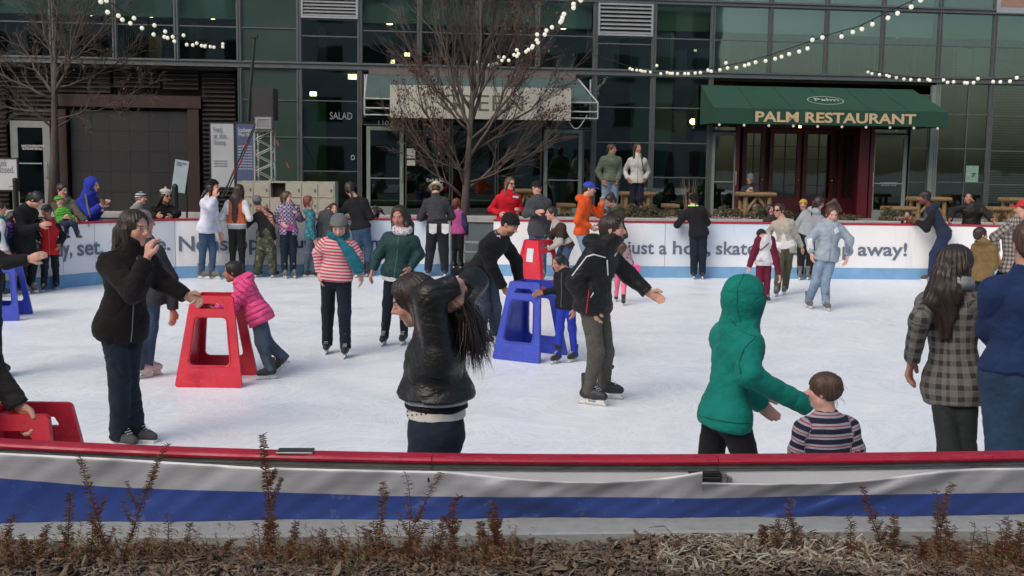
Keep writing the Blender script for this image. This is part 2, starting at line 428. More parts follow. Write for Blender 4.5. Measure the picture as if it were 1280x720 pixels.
# ---------------------------------------------------------------- people
def cone(a, b, ra, rb, k=.03, **kw): return Pr(a, b, ra, rb, k, **kw)
def ell(c, r, fr, k=.03, op='u', **kw):
    m = max(r); return Pr(c, c, m, m, k, fr=fr, sc=tuple(x/m for x in r), op=op, **kw)
def ik(a, b, l1, l2, hint):
    a, b = V3(a), V3(b); d = b-a; L = np.linalg.norm(d)
    if L > (l1+l2)*.995: return a + d*(l1/(l1+l2))
    L = max(L, 1e-4); n = d/L; x = (l1*l1-l2*l2+L*L)/(2*L); hgt = math.sqrt(max(l1*l1-x*x, 0))
    h = V3(hint); h = h - n*(h@n)
    return a + n*x + unit(h)*hgt
BLADE = {}
def skate_meshes(kind):
    if kind in BLADE: return BLADE[kind]
    E = np.eye(3); hz = .062 if kind in ('skate', 'white', 'greyskate') else .012
    # foot along -Y (toe at -Y); origin under the ankle on the ground
    toe, heel = V3(0, -.165, hz+.035), V3(0, .055, hz+.045)
    P = [cone((0, .045, hz+.048), (0, -.06, hz+.045), .044, .046, .03), cone((0, -.06, hz+.045), (0, -.165, hz+.036), .046, .036, .03), cone((0, -.03, hz+.08), (0, -.13, hz+.055), .035, .03, .03)]
    top = hz + (.25 if kind in ('skate', 'white', 'greyskate') else (.22 if kind == 'boot' else .10))
    P.append(cone((0, .022, hz+.06), (0, .012, top+.03), .045, .062 if top > .2 else .05, .03, clip=[((0, 0, top), (0, .12, 1))]))
    for p in P: p.clip = p.clip + [((0, 0, hz), (0, 0, -1))]
    if kind in ('skate', 'greyskate'): P.append(cone((0, -.045, top-.01), (0, -.075, top+.01), .03, .022, .02))     # tongue
    v, q = sdf_mesh(P, .0085)
    cm = {'skate': mat('skate_boot_black', (.020, .020, .022), .55, .5, 25, .4, 60), 'white': mat('skate_boot_white', (.55, .53, .50), .5, .15, 20, .3, 60),
          'sneaker': mat('sneaker_suede', (.05, .05, .055), .8, .4, 20, .4, 60), 'boot': mat('boot_brown', (.09, .05, .032), .75, .3, 15, .4, 50)}
    cm['greyskate'] = mat('skate_boot_grey', (.11, .105, .10), .6, .35, 25, .4, 60)
    me = make_mesh('boot', v, q, cm[kind])
    b = MB(); s = MB(); l = MB()
    if hz > .03:
        b.prism([(0, 0)], 0, 0) if False else None
        for (y0, y1) in ((-.17, -.085), (-.01, .06)): b.box(-.016, y0, .026, .016, y1, hz+.004, .006)
        b.box(-.011, -.185, .016, .011, .085, .034, .004)
        s.box(-.0035, -.20, 0, .0035, .10, .02, .003)
    else: b.box(-.047, -.20, 0, .047, .10, hz+.012, .008)
    for i in range(5):
        t = i/4; y = -.115+.075*t; z = hz+.078+.03*t*2.1+.012
        l.obox((-.026, y, z), (.026, y-.008, z+.004), .006, .005)
    BLADE[kind] = (me, b.mesh('blade_holder' if hz > .03 else 'sole', mat('skate_plastic_white', (.62, .62, .60), .4, .08, 20)), s.mesh('blade', mat('blade_steel', (.45, .46, .48), .3, .1, 30, metal=.9)) if hz > .03 else None,
                   l.mesh('laces', mat('lace_white', (.6, .6, .57), .8, .1)))
    return BLADE[kind]
NP = 0
def person(label, f=None, Y=None, H=1.68, yaw=0, hy=None, hp=0, ht=0, z0=0, pv=None, nk=None, hd=None, lw=None, rw=None, le=None, re=None, lf=None, rf=None,
           lk=None, rk=None, ftl=None, ftr=None, tone='l', top=None, bot=None, shoe='skate', hair=('short', 'dbr'), hat=None, scarf=None, over=None, bw=1.0, bd=1.0, kid=0.0,
           lod=2, group=None, leh=None, reh=None, curl=.5, stub=0.0, extra=None, glasses=None, sit=False, lfy=None, rfy=None, arms_hint=None, hx=1.0, lpitch=0, rpitch=0, wisps=0, parts=None, lhd=None, rhd=None, nofy=0):
    global NP; NP += 1
    s = H/1.7
    skate = shoe in ('skate', 'white', 'greyskate')
    lift = (.062 if skate else .012)
    if Y is None:
        Y = gz(f[0], f[1], z0)[1]; Y = min(Y, board_y(ray(f[0], 346)[0]*Y)-.34)
    h = {0: .0085, 1: .0115, 2: .016, 3: .019}[lod]
    hf = {0: .0045, 1: .0065, 2: .010, 3: .0125}[lod]
    fwd = V3(math.sin(R(yaw)), -math.cos(R(yaw)), 0); left = V3(math.cos(R(yaw)), math.sin(R(yaw)), 0); up = V3(0, 0, 1)
    def P(p): return at(p[0], p[1], Y + (p[2] if len(p) > 2 else 0))
    fx = at(f[0], f[1], Y) if f is not None else None
    base = V3(fx[0], Y, z0) if fx is not None else None
    HH = .132*H*(1+.35*kid)*hx                                        # head height
    pel = P(pv) if pv is not None else base + up*(.53*H+lift)
    nck = P(nk) if nk is not None else pel + up*.295*H + fwd*.01
    tu = unit(nck-pel); tl = unit(left - tu*(left@tu)); tf = np.cross(tu, tl)*-1
    if tf@fwd < 0 and abs(tu[2]) > .2: tf = -tf
    TF = np.array([tl, tf, tu])
    hyw = yaw if hy is None else hy
    hF = V3(math.sin(R(hyw)), -math.cos(R(hyw)), 0); hL = V3(math.cos(R(hyw)), math.sin(R(hyw)), 0); hU = up.copy()
    hF, hU = hF*math.cos(R(hp)) - hU*math.sin(R(hp)), hU*math.cos(R(hp)) + hF*math.sin(R(hp))
    hL, hU = hL*math.cos(R(ht)) + hU*math.sin(R(ht)), hU*math.cos(R(ht)) - hL*math.sin(R(ht))
    HF = np.array([hL, hF, hU])
    hc = P(hd) if hd is not None else nck + tu*.03*H + hU*HH*.58 + hF*.02
    def hq(x, y, z): return hc + (hL*x + hF*y + hU*z)*HH
    if base is None: base = V3(pel[0], Y, z0)
    # joints
    sw = .100*H*bw*(1-.08*kid); shz = nck - tu*.050*H
    LS, RS = shz + tl*sw, shz - tl*sw
    LH, RH = pel + tl*.047*H*bw, pel - tl*.047*H*bw
    ua, fa = .168*H, .150*H; th, sh = .243*H, .240*H
    def foot(v, hip, sg):
        if v is None: g = V3(hip[0], hip[1], z0); g = g + left*sg*.01
        elif len(v) > 2: g = at(v[0], v[1], Y+v[2])
        else:
            q = gz(v[0], v[1], z0); y = min(max(q[1], Y-.3), Y+(.3 if Y < 19 else .1)); g = at(v[0], v[1], y); g[2] = z0
        return g
    LG, RG = foot(lf, LH, 1), foot(rf, RH, -1)
    fl = R(ftl if ftl is not None else yaw); fr_ = R(ftr if ftr is not None else yaw)
    FLd, FRd = V3(math.sin(fl), -math.cos(fl), 0), V3(math.sin(fr_), -math.cos(fr_), 0)
    fs = .9*s*(1+.12*kid)
    LA, RA = LG + up*(lift+.06)*fs - FLd*.0, RG + up*(lift+.06)*fs
    LG0, RG0 = LG - FLd*0, RG
    LK = P(lk) if lk is not None else ik(LH, LA, th, sh, fwd+left*.1)
    RK = P(rk) if rk is not None else ik(RH, RA, th, sh, fwd-left*.1)
    LW = P(lw) if lw is not None else LS + tl*.035*H - up*.305*H + fwd*.04*H
    RW = P(rw) if rw is not None else RS - tl*.035*H - up*.305*H + fwd*.04*H
    LE = P(le) if le is not None else ik(LS, LW, ua, fa, V3(leh) if leh is not None else (-fwd*.8+left*.5-up*.7))
    RE = P(re) if re is not None else ik(RS, RW, ua, fa, V3(reh) if reh is not None else (-fwd*.8-left*.5-up*.7))
    root = empty('person', (base[0], base[1], z0)); tag(root, label, 'person', group)
    off = V3(base[0], base[1], z0)
    def add(name, v, q, m, par=None):
        me = make_mesh(name, v-off.astype(np.float32), q, m); o = bpy.data.objects.new(name, me); COL.objects.link(o)
        o.parent = par or root
        return o
    # ---- body
    sq = (1, .72*bd, 1)
    def torso(t, k=.05, tp=1.0):
        L = []
        w1, w2, w3 = (.067*H*bw)+t, (.060*H*bw)+t, (.077*H*bw)+t
        L.append(cone(pel-tl*.028*H*bw, pel+tl*.028*H*bw, w1, w1, k, fr=TF, sc=sq, id=1))
        mid = pel + tu*.12*H
        L.append(cone(pel+tu*.02*H, mid, w1, w2, k, fr=TF, sc=sq, id=1))
        ch = pel + (nck-pel)*.68
        L.append(cone(mid-tl*.012*H, ch-tl*.02*H+tf*.005*H, w2, w3, k, fr=TF, sc=sq, id=1)); L.append(cone(mid+tl*.012*H, ch+tl*.02*H+tf*.005*H, w2, w3, k, fr=TF, sc=sq, id=1))
        for S_, sg in ((LS, 1), (RS, -1)): L.append(cone(nck-tu*.040*H+tl*sg*.015*H, S_-tl*sg*.018*H-tu*.008*H, .050*H+t*.7, .036*H+t*.8, k, fr=TF, sc=(1, .9, 1), id=1))
        return L
    B = torso(-.010*H)
    B += [cone(nck-tu*.02*H, nck+unit(hq(0, -.08, -.25)-nck)*.02*H, .036*H, .034*H, .04), cone(nck, hq(0, -.1, -.2), .033*H, .033*H, .03)]
    for (a, e, w) in ((LS, LE, LW), (RS, RE, RW)):
        B += [cone(a, e, .027*H, .021*H, .02, id=2), cone(e, w, .021*H, .0155*H, .01, id=2)]
    for (a, kx, w) in ((LH, LK, LA), (RH, RK, RA)):
        B += [cone(a, kx, .040*H*bd, .027*H, .03, id=3), cone(kx, w, .028*H, .019*H, .02, id=3)]
    fine = []
    # head
    def E(c, r, k=.03, op='u'): return ell(hq(*c), tuple(x*HH for x in r), HF, k*HH, op)
    def C(a, b, ra, rb, k=.03, op='u'): return cone(hq(*a), hq(*b), ra*HH, rb*HH, k*HH, op=op)
    head = [E((0, -.06, .15), (.335, .415, .35), .05), E((0, .11, -.13), (.262, .27, .36), .14), C((0, .24, -.42), (0, .24, -.42), .095, .095, .12),
            C((-.19, 0, -.28), (.19, 0, -.28), .1, .1, .12), C((-.13, .33, .10), (.13, .33, .10), .055, .055, .07), C((-.16, .24, -.10), (.16, .24, -.10), .11, .11, .1)]
    hs = []
    if lod <= 2:
        for sgn in (-1, 1):
            head.append(C((sgn*.15, .44, .03), (sgn*.15, .44, .03), .075, .075, .05, 's')); head.append(C((sgn*.14, .315, .028), (sgn*.14, .315, .028), .066, .066, .015))
            head.append(ell(hq(sgn*.345, -.04, -.02), (.035*HH, .075*HH, .12*HH), HF, .02*HH))
    head += [C((0, .37, .05), (0, .475, -.10), .035, .052, .04), C((-.05, .41, -.125), (.05, .41, -.125), .038, .038, .03)]
    if lod <= 1: head += [C((-.065, .375, -.236), (.065, .375, -.236), .022, .022, .02), C((-.055, .375, -.282), (.055, .375, -.282), .026, .026, .02)]
    # subtract ops must only see the head: build the head prims first
    fine.append((hc-HH*.55, hc+HH*.55, hf))
    hands = []
    for (e, w, sg, hd_) in ((LE, LW, 1, lhd), (RE, RW, -1, rhd)):
        d = unit(w-e) if hd_ is None else unit(V3(hd_)); hl = .104*H*(1+.1*kid)
        n = np.cross(d, fwd); n = unit(np.cross(d, n)) if np.linalg.norm(n) > .25 else unit(tl*sg*-1.0)
        pn = unit(tl*-sg - d*((tl*-sg)@d)) if abs(d@tl) < .8 else unit(up - d*(up@d))*-1      # palm faces the body
        ac = np.cross(d, pn)                                                       # across the palm
        if ac@fwd < 0: ac = -ac
        pc = w + d*hl*.26; r = hl*.085
        hands.append(Pr(w+d*hl*.06, w+d*hl*.40, hl*.20, hl*.235, .01, fr=np.array([ac, pn, d]), sc=(1, .48, 1)))
        for i in range(4):
            o_ = (1.5-i)*hl*.105; L1 = hl*(.27, .30, .28, .22)[i]; c1 = curl*(.55+.12*i); c2 = curl*(1.5+.1*i)
            a0 = w + d*hl*.46 + ac*o_*.92; d1 = unit(d*math.cos(c1)+pn*math.sin(c1)); d2 = unit(d*math.cos(c2)+pn*math.sin(c2))
            a1 = a0+d1*L1*.95; a2 = a1+d2*L1*.8
            hands += [cone(a0, a1, r, r*.88, .004), cone(a1, a2, r*.88, r*.72, .003)]
        t0 = w+d*hl*.14+ac*hl*.15; t1 = t0 + unit(ac*.75+d*.75+pn*.35)*hl*.27; t2 = t1 + unit(ac*.2+d+pn*.35)*hl*.22
        hands += [cone(t0, t1, r*1.25, r*1.05, .01), cone(t1, t2, r*1.05, r*.8, .004)]
        if lod <= 1: fine.append((pc-hl*.62, pc+hl*.62, hf))
    v, q = sdf_mesh(head + B + hands, h, fine)
    bo = add('body', v, q, SKIN)
    hpv = ((v - hc.astype(np.float32)) @ HF.T.astype(np.float32))/HH
    attr(bo.data, 'hp', hpv)
    bo['tone'] = TONES[tone]; bo['brow'] = HAIRC[hair[1] if hair else 'dbr']; bo['stubble'] = float(stub)
    def bpattr(o, v, prims):
        ids = np.zeros(len(v), np.int32); best = np.full(len(v), 9., np.float32); al = np.zeros(len(v), np.float32); an = np.zeros(len(v), np.float32)
        for p in prims:
            if p.op != 'u': continue
            d = p.dist(v); m = d < best; best[m] = d[m]; ids[m] = p.id
            if p.id == 1 or np.linalg.norm(p.b-p.a) < 1e-4:
                w = (v[m]-pel) @ TF.T; al[m] = w[:, 2]; an[m] = np.arctan2(w[:, 0], w[:, 1]*1.3)*.15*s
            else:
                ax = unit(p.b-p.a); w = v[m]-p.a.astype(np.float32); al[m] = p.al - w @ ax
                e1 = unit(np.cross(ax, (.3, 1, .2))); e2 = np.cross(ax, e1); an[m] = np.arctan2(w@e1, w@e2)*.05*s
        attr(o.data, 'bp', np.stack([an, al, best], 1)); return ids
    seed = NP*1.37
    # ---- trousers / skirt
    def trousers(g):
        t = g.get('t', .012)*s; w = g.get('w', 1.0); fl_ = g.get('flare', 0)*s; Pn = []
        r1 = .067*H*bw+t
        Pn.append(cone(pel-tl*.026*H*bw, pel+tl*.026*H*bw, r1, r1, .05, fr=TF, sc=(1, .80*bd, 1), id=1))
        Pn.append(cone(pel, pel+tu*.075*H, r1, .066*H*bw+t, .04, fr=TF, sc=(1, .78*bd, 1), id=1, clip=[(pel+tu*.075*H, tu)]))
        e = g.get('end', 0.0)
        for (a, kx, w_) in ((LH, LK, LA), (RH, RK, RA)):
            d = unit(w_-kx); ll = np.linalg.norm(w_-kx); en = kx + d*(ll-.035*H*(1 if e == 0 else 0)-e*H if g.get('tuck', False) or e else ll+.005*H)
            Pn.append(cone(a, kx, .051*H*bd*w+t*.6, .037*H*bd*w+t, .035, id=3, al=0))
            Pn.append(cone(kx, en+d*.05, .037*H*bd*w+t, .026*H*w+t+fl_, .03, id=3, al=-.4*s, clip=[(en, d)]))
        am = g.get('f', .0035)
        v, q = sdf_mesh(Pn, h, (), lambda Q: folds(Q, am, .8, seed)+folds(Q[:, [1, 0, 2]], am*.6, .42, seed*2))
        o = add(g.get('n', 'trousers'), v, q, g['m']); bpattr(o, v, Pn); return o
    if bot: trousers(bot)
    # ---- tops
    def topg(g):
        t = g.get('t', .018)*s*(1 if g.get('quilt') or g.get('t', .018) < .014 else .72); w = g.get('w', 1.0); Tn = torso(t, .05); hem = g.get('hem', .04)*H; fl_ = g.get('flare', .004)*s
        hp_ = pel - tu*hem; hn = -tu
        if g.get('hemlevel'): hn = V3(0, 0, -1.0)
        Tn.append(cone(pel+tu*.04*H, pel-tu*(hem+.05), .071*H*bw+t, .076*H*bw+t+fl_, .05, fr=TF, sc=(1, .80*bd, 1), id=1))
        Tn.append(cone(pel-tu*hem*.5-tl*.028*H*bw, pel-tu*hem*.5+tl*.028*H*bw, .074*H*bw+t+fl_*.5, .074*H*bw+t+fl_*.5, .04, fr=TF, sc=(1, .82*bd, 1), id=1))
        for p in Tn: p.clip = [(hp_, hn)]
        if g.get('open'):                                                # open front: cut a wedge
            ow = g['open']*H; c0 = pel+tf*.12*H
            Tn.append(Pr(c0-tu*(hem+.05), c0+tu*.19*H, ow, ow*.35, .01, fr=TF, sc=(1, 2.2, 1), op='s'))
        sl = g.get('sl', 1.0); cuff = g.get('cuff', 0)
        if sl > 0:
            for (a, e, w_, sg) in ((LS, LE, LW, 1), (RS, RE, RW, -1)):
                ra = .031*H*bd*w+t*.85; rb = .0265*H*bd*w+t*.95; rc = .0195*H*w+t*.9
                if sl < .6:
                    en = a+(e-a)*sl*1.7; d = unit(e-a); Tn.append(cone(a-tl*sg*.01*H, en+d*.03, ra, rb*1.12, .03, id=2, clip=[(en, d)])); continue
                Tn.append(cone(a-tl*sg*.012*H, e, ra, rb, .04, id=2, al=.3*s)); d = unit(w_-e); en = e+(w_-e)*(.97+g.get('long', 0))
                if sl < 1: en = e+(w_-e)*((sl-.5)*2)
                Tn.append(cone(e, en+d*.04, rb, rc, .03, id=2, al=.3*s-np.linalg.norm(e-a), clip=[(en, d)]))
                if cuff: Tn.append(cone(en-d*.045*s, en-d*.012*s, rc*.98, rc*.93, .004, id=2, al=0))
        if g.get('collar', 1): Tn.append(cone(nck-tu*.015*H, nck+unit(hq(0, -.04, -.35)-nck)*.022*H*g.get('collar', 1), .054*H, .043*H+.002*H*g.get('collar', 1), .035, id=1))
        if g.get('hood') == 'down': Tn += [ell(nck-tf*.052*H+tu*.012*H, (.075*H, .045*H, .04*H), TF, .03, id=1), cone(nck-tf*.03*H-tl*.045*H, nck+tf*.035*H-tl*.03*H-tu*.005*H, .028*H, .022*H, .03, id=1), cone(nck-tf*.03*H+tl*.045*H, nck+tf*.035*H+tl*.03*H-tu*.005*H, .028*H, .022*H, .03, id=1)]
        if g.get('hood') == 'up':
            Tn += [ell(hq(0, -.12, .10), (.47*HH, .57*HH, .55*HH), HF, .03, id=1), cone(hq(0, -.16, -.05), nck, .40*HH, .054*H, .05, id=1), cone(hq(0, .10, -.40), nck+tf*.01*H, .24*HH, .052*H, .05, id=1)]
            sub = [ell(hq(0, .52, .0), (.30*HH, .45*HH, .40*HH), HF, .03, 's'), ell(hq(0, -.02, .03), (.36*HH, .45*HH, .44*HH), HF, .03, 's')]
        else:
            sub = [ell(hc, (.34*HH, .42*HH, .49*HH), HF, .01, 's')]; sub.append(Pr(nck+tu*.01*H, hq(0, -.1, -.3), .036*H, .037*H, .01, op='s'))
            if g.get('neck'): sub.append(ell(nck+tf*.035*H, (.036*H, .045*H, .05*H), TF, .01, 's'))
            if g.get('neck'): sub.append(cone(nck, nck+tu*.08*H, .047*H, .06*H, .01, op='s'))
        am = g.get('f', .0042); q2 = g.get('quilt')
        def disp(Q):
            d = folds(Q, am, .9, seed) + folds(Q[:, [1, 0, 2]], am*.6, .45, seed*2)
            if q2: d = d - .010*s*np.sqrt(np.abs(np.sin(((Q-pel.astype(np.float32))@tu.astype(np.float32))*math.pi/(q2*s))))
            return d
        if g.get('band'):                                                 # ribbed waistband
            bh = .035*H
            def post(Q, d): return d
        v, q = sdf_mesh(Tn+sub, h, fine[:1] if lod <= 1 else (), disp)
        o = add(g.get('n', 'jacket'), v, q, g['m']); ids = bpattr(o, v, Tn)
        if g.get('sm'):
            o.data.materials.append(g['sm']); mi = (ids[q[:, 0]] == 2).astype(np.int32); o.data.polygons.foreach_set('material_index', mi)
        if g.get('band'):
            bm_ = [cone(hp_-tl*.02*H+tu*.002, hp_+tl*.02*H+tu*.002, .074*H*bw+t+.001, .074*H*bw+t+.001, .02, fr=TF, sc=(1, .82*bd, 1), id=1, clip=[(hp_+tu*.03*H, tu), (hp_-tu*.012*H, -tu)])]
            v, q = sdf_mesh(bm_, h); ob = add('waistband', v, q, g['band'], o); bpattr(ob, v, bm_)
        if g.get('zip'):
            zb = MB(); pts = []
            for i in range(9):
                tt = i/8; c = hp_ + (nck-hp_)*(tt*.97) ; rr = (.074*H*bw+t)*.80*bd*(1-.02*tt); pts.append(c)
            # lay the zip on the front surface by marching along tf
            for i in range(9):
                c = pts[i]; cand = c[None, :] + tf[None, :]*np.linspace(.02, .32, 60)[:, None]
                dd = ev(Tn, cand.astype(np.float32)); j = int(np.argmax(dd > 0)) if (dd > 0).any() else 30; pts[i] = cand[j]-off
            zb.tube(pts, .0045*s, 5); zb.build('zip', g['zip'], o)
        return o, Tn
    TT = None
    if top:
        for g in (top if isinstance(top, (list, tuple)) else [top]): o_, TT = topg(g)
    # ---- shoes
    if shoe:
        kind = shoe
        for (G, fy, sg, ft, kn, an, pt) in ((LG, fl, 1, lf, LK, LA, lpitch), (RG, fr_, -1, rf, RK, RA, rpitch)):
            me, hb, bl, lc = skate_meshes(kind)
            o = inst('skate' if skate else 'shoe', me, root, G-off, (0, 0, fy), (fs, fs, fs))
            o.rotation_mode = 'ZYX'; o.rotation_euler = (R(-pt), 0, fy) if pt else (0, 0, fy)
            if pt: o.rotation_mode = 'XYZ'
            inst(hb.name.split('.')[0], hb, o)
            if bl: inst('blade', bl, o)
            if lod <= 2: inst('laces', lc, o)
    # ---- hair
    hup = bool(top) and any(g.get('hood') == 'up' for g in (top if isinstance(top, (list, tuple)) else [top]))
    if hair:
        st, hk = hair[0], hair[1]; hm = hair_mat(hk); L = []
        th_ = (.045 if st == 'short' else .06)*(.35 if hat or hup else 1)
        L.append(E((0, -.08, .17), (.345+th_, .425+th_, .355+th_*1.1), .05))
        cut = []
        if st == 'short':
            L.append(E((0, -.22, -.02), (.33, .31, .32), .06)); cut = [E((0, .44, -.08), (.31, .34, .44), .03, 's'), E((0, .10, -.42), (.6, .36, .36), .05, 's')]
        elif st == 'bowl':
            L.append(E((0, -.12, .05), (.40, .42, .34), .06)); cut = [E((0, .46, -.16), (.33, .28, .36), .03, 's'), E((0, .15, -.42), (.6, .42, .34), .05, 's')]
        else:
            L.append(E((0, -.18, -.05), (.37, .36, .40), .08)); cut = [E((0, .46, -.02), (.30, .37, .47), .04, 's')]
            if st in ('long', 'vlong', 'side'):
                n2 = {'long': 1.15, 'vlong': 1.9, 'side': 1.3}[st]; bk = hq(0, -.34, -.15); 
                e_ = nck - tf*.07*H - tu*.13*H*n2; m_ = nck - tf*.062*H+tu*.0*H
                L += [cone(bk, m_, .24*HH, .30*HH, .06, fr=TF, sc=(1.15, .5, 1)), cone(m_, e_, .30*HH, .15*HH, .05, fr=TF, sc=(1.1, .42, 1))]
                for sg in (-1, 1):
                    a = hq(sg*.33, -.10, -.05); b = nck + tl*sg*.052*H + tf*.040*H - tu*.012*H
                    L.append(cone(a, b, .13*HH, .11*HH, .05))
                    if n2 > 1.5: L.append(cone(b, b-tu*.10*H+tf*.03*H, .11*HH, .06*HH, .04))
            if st == 'bun': L.append(E((0, -.42, .40), (.19, .19, .18), .03))
            if st == 'bob':
                for sg in (-1, 1): L.append(C((sg*.33, -.05, -.02), (sg*.30, .0, -.42), .15, .10, .06))
                L.append(C((0, -.30, -.1), (0, -.28, -.42), .26, .2, .08))
            if st == 'pony': L += [cone(hq(0, -.45, .1), hq(0, -.62, -.15), .10*HH, .12*HH, .03), cone(hq(0, -.62, -.15), nck-tf*.07*H-tu*.06*H, .12*HH, .05*HH, .03)]
        if len(hair) > 2:
            pl = [P(x) for x in hair[2]]; rr = hair[3]
            for i in range(len(pl)-1): L.append(cone(pl[i], pl[i+1], rr[i]*s, rr[i+1]*s, .03))
        def disp(Q):
            w = (Q-hc.astype(np.float32))@HF.T.astype(np.float32)/HH; an = np.arctan2(w[:, 0], w[:, 1]+.1)
            lowm = np.clip((-.35-w[:, 2])*3, 0, 1); ac = w[:, 0]*1.0+w[:, 1]*.35
            a_ = .012*np.sin(an*23+3*np.sin(w[:, 2]*2.5)) + .010*np.sin(an*57+w[:, 2]*3); b_ = .013*np.sin(ac*38+1.2*np.sin(w[:, 2]*2.2)) + .011*np.sin(ac*88+w[:, 2]*2) + .02*np.sin(w[:, 2]*3.1+seed)
            return HH*(a_*(1-lowm)+b_*lowm + .006*np.sin(w[:, 2]*13+an*7+seed))
        v, q = sdf_mesh(L+cut, hf*1.15, (), disp)
        ho = add('hair', v, q, hm)
        w = (v-hc.astype(np.float32))@HF.T.astype(np.float32)/HH
        lw_m = np.clip((-.3-w[:, 2])*3, 0, 1); attr(ho.data, 'bp', np.stack([(np.arctan2(w[:, 0], w[:, 1]+.1)*.1)*(1-lw_m)+(w[:, 0]+w[:, 1]*.4)*.22*lw_m+np.sin(w[:, 2]*3)*.006, w[:, 2]*.2, w[:, 1]], 1))
        if wisps:
            mb = MB(); r_ = random.Random(NP)
            for i in range(wisps):
                k_ = r_.randrange(len(v)); p = V3(v[k_]); w = (p-hc)@HF.T
                if w[1] > .12*HH: continue
                n = unit(p-hc); pts = [p-n*.006]; dr = unit(n*.5 - up*.9 + V3(r_.gauss(0, .4), r_.gauss(0, .4), r_.gauss(0, .3)))
                for j in range(4): pts.append(pts[-1]+dr*.022*s); dr = unit(dr-up*.25+V3(r_.gauss(0, .25), r_.gauss(0, .25), 0))
                mb.tube([x-off for x in pts], [.0011, .0010, .0009, .0007, .0004], 3, cap=False)
            wo = mb.build('hair_wisps', hm, root); wo['kind'] = 'stuff'
    # ---- hats
    if hat:
        k_, hm = hat[0], hat[1]; L = []; cut = []
        nm = {'beanie': 'beanie', 'cap': 'cap', 'beret': 'beret', 'brim': 'hat', 'helmet': 'headband'}[k_]
        if k_ == 'beanie':
            L = [E((0, -.09, .21), (.405, .475, .38), .05)]; cut = [Pr(hq(0, 0, .12), hq(0, 0, .12), 1, 1, .01, op='i')]
            pl_ = (hq(0, .0, .13), -(hU*.96-hF*.22)); L[0].clip = [pl_]; cut = []
            L.append(Pr(hq(0, -.09, .16), hq(0, -.09, .16), .425*HH, .425*HH, .02, fr=np.array([hL, unit(hF+hU*.22), unit(hU-hF*.22)]), sc=(1, 1.12, .22)))
            if len(hat) > 2: L.append(C((0, -.12, .62), (0, -.12, .62), .10, .10, .02))
        elif k_ == 'cap':
            L = [E((0, -.08, .18), (.375, .455, .37), .05)]; L[0].clip = [(hq(0, 0, .15), -hU)]
            fwdc = -1 if len(hat) > 2 and hat[2] == 'back' else 1
            L.append(Pr(hq(0, .42*fwdc, .15), hq(0, .62*fwdc, .11), .25*HH, .20*HH, .02, fr=HF, sc=(1, 1, .12)))
        elif k_ == 'beret':
            L = [E((0, -.14, .38), (.46, .50, .22), .05), E((0, -.06, .22), (.385, .45, .14), .05)]; L[1].clip = [(hq(0, 0, .14), -hU)]; L.append(C((0, -.14, .66), (0, -.14, .66), .10, .10, .02))
        elif k_ == 'brim':
            L = [E((0, -.06, .28), (.42, .49, .40), .05), E((0, -.06, .17), (.62, .70, .05), .04)]; L[0].clip = [(hq(0, 0, .15), -hU)]
        v, q = sdf_mesh(L+cut, hf*1.1, (), lambda Q: folds(Q, .0015, .5, seed))
        ho = add(nm, v, q, hm); w = (v-hc.astype(np.float32))@HF.T.astype(np.float32)
        attr(ho.data, 'bp', np.stack([np.arctan2(w[:, 0], w[:, 1])*.12, w[:, 2], w[:, 1]], 1))
    if scarf:
        L = []; rr = .036*H; n_ = 10
        for i in range(n_):
            a0, a1 = 2*math.pi*i/n_, 2*math.pi*(i+1)/n_
            q0 = nck + tu*.022*H + (tl*math.cos(a0)*.048+tf*math.sin(a0)*.046)*H - tu*.012*H*math.sin(a0); q1 = nck + tu*.022*H + (tl*math.cos(a1)*.048+tf*math.sin(a1)*.046)*H - tu*.012*H*math.sin(a1)
            L.append(cone(q0, q1, rr*.8, rr*.8, .02, id=5, al=0))
        if len(scarf) > 1:
            pl = [P(x) for x in scarf[1]]
            for i in range(len(pl)-1): L.append(Pr(pl[i], pl[i+1], (.026+.006*i)*H, (.032+.006*i)*H, .03, fr=TF, sc=(1, .5, 1), id=1))
        v, q = sdf_mesh(L, min(h, .010), (), lambda Q: folds(Q, .0055, .38, seed)); o = add('scarf', v, q, scarf[0]); bpattr(o, v, L)
    J = dict(root=root, off=off, hc=hc, HH=HH, HF=HF, pel=pel, nck=nck, tu=tu, tl=tl, tf=tf, LW=LW, RW=RW, LE=LE, RE=RE, LS=LS, RS=RS, hq=hq, P=P, H=H, TT=TT, add=add, bpattr=bpattr, fwd=fwd, left=left, LH=LH, RH=RH, LK=LK, RK=RK, LA=LA, RA=RA, h=h, Y=Y, seed=seed, TF=TF)
    if glasses:
        mb = MB(); m_ = glasses
        for sg in (-1, 1):
            c = hq(sg*.145, .425, .02)
            mb.tube([c-off-hF*.002, c-off+hF*.004], [.085*HH, .085*HH], 12); mb.obox(hq(sg*.22, .41, .04)-off, hq(sg*.35, .0, .05)-off, .006, .012)
        mb.obox(hq(-.06, .435, .04)-off, hq(.06, .435, .04)-off, .006, .006); mb.build('glasses', m_, root)
    return J

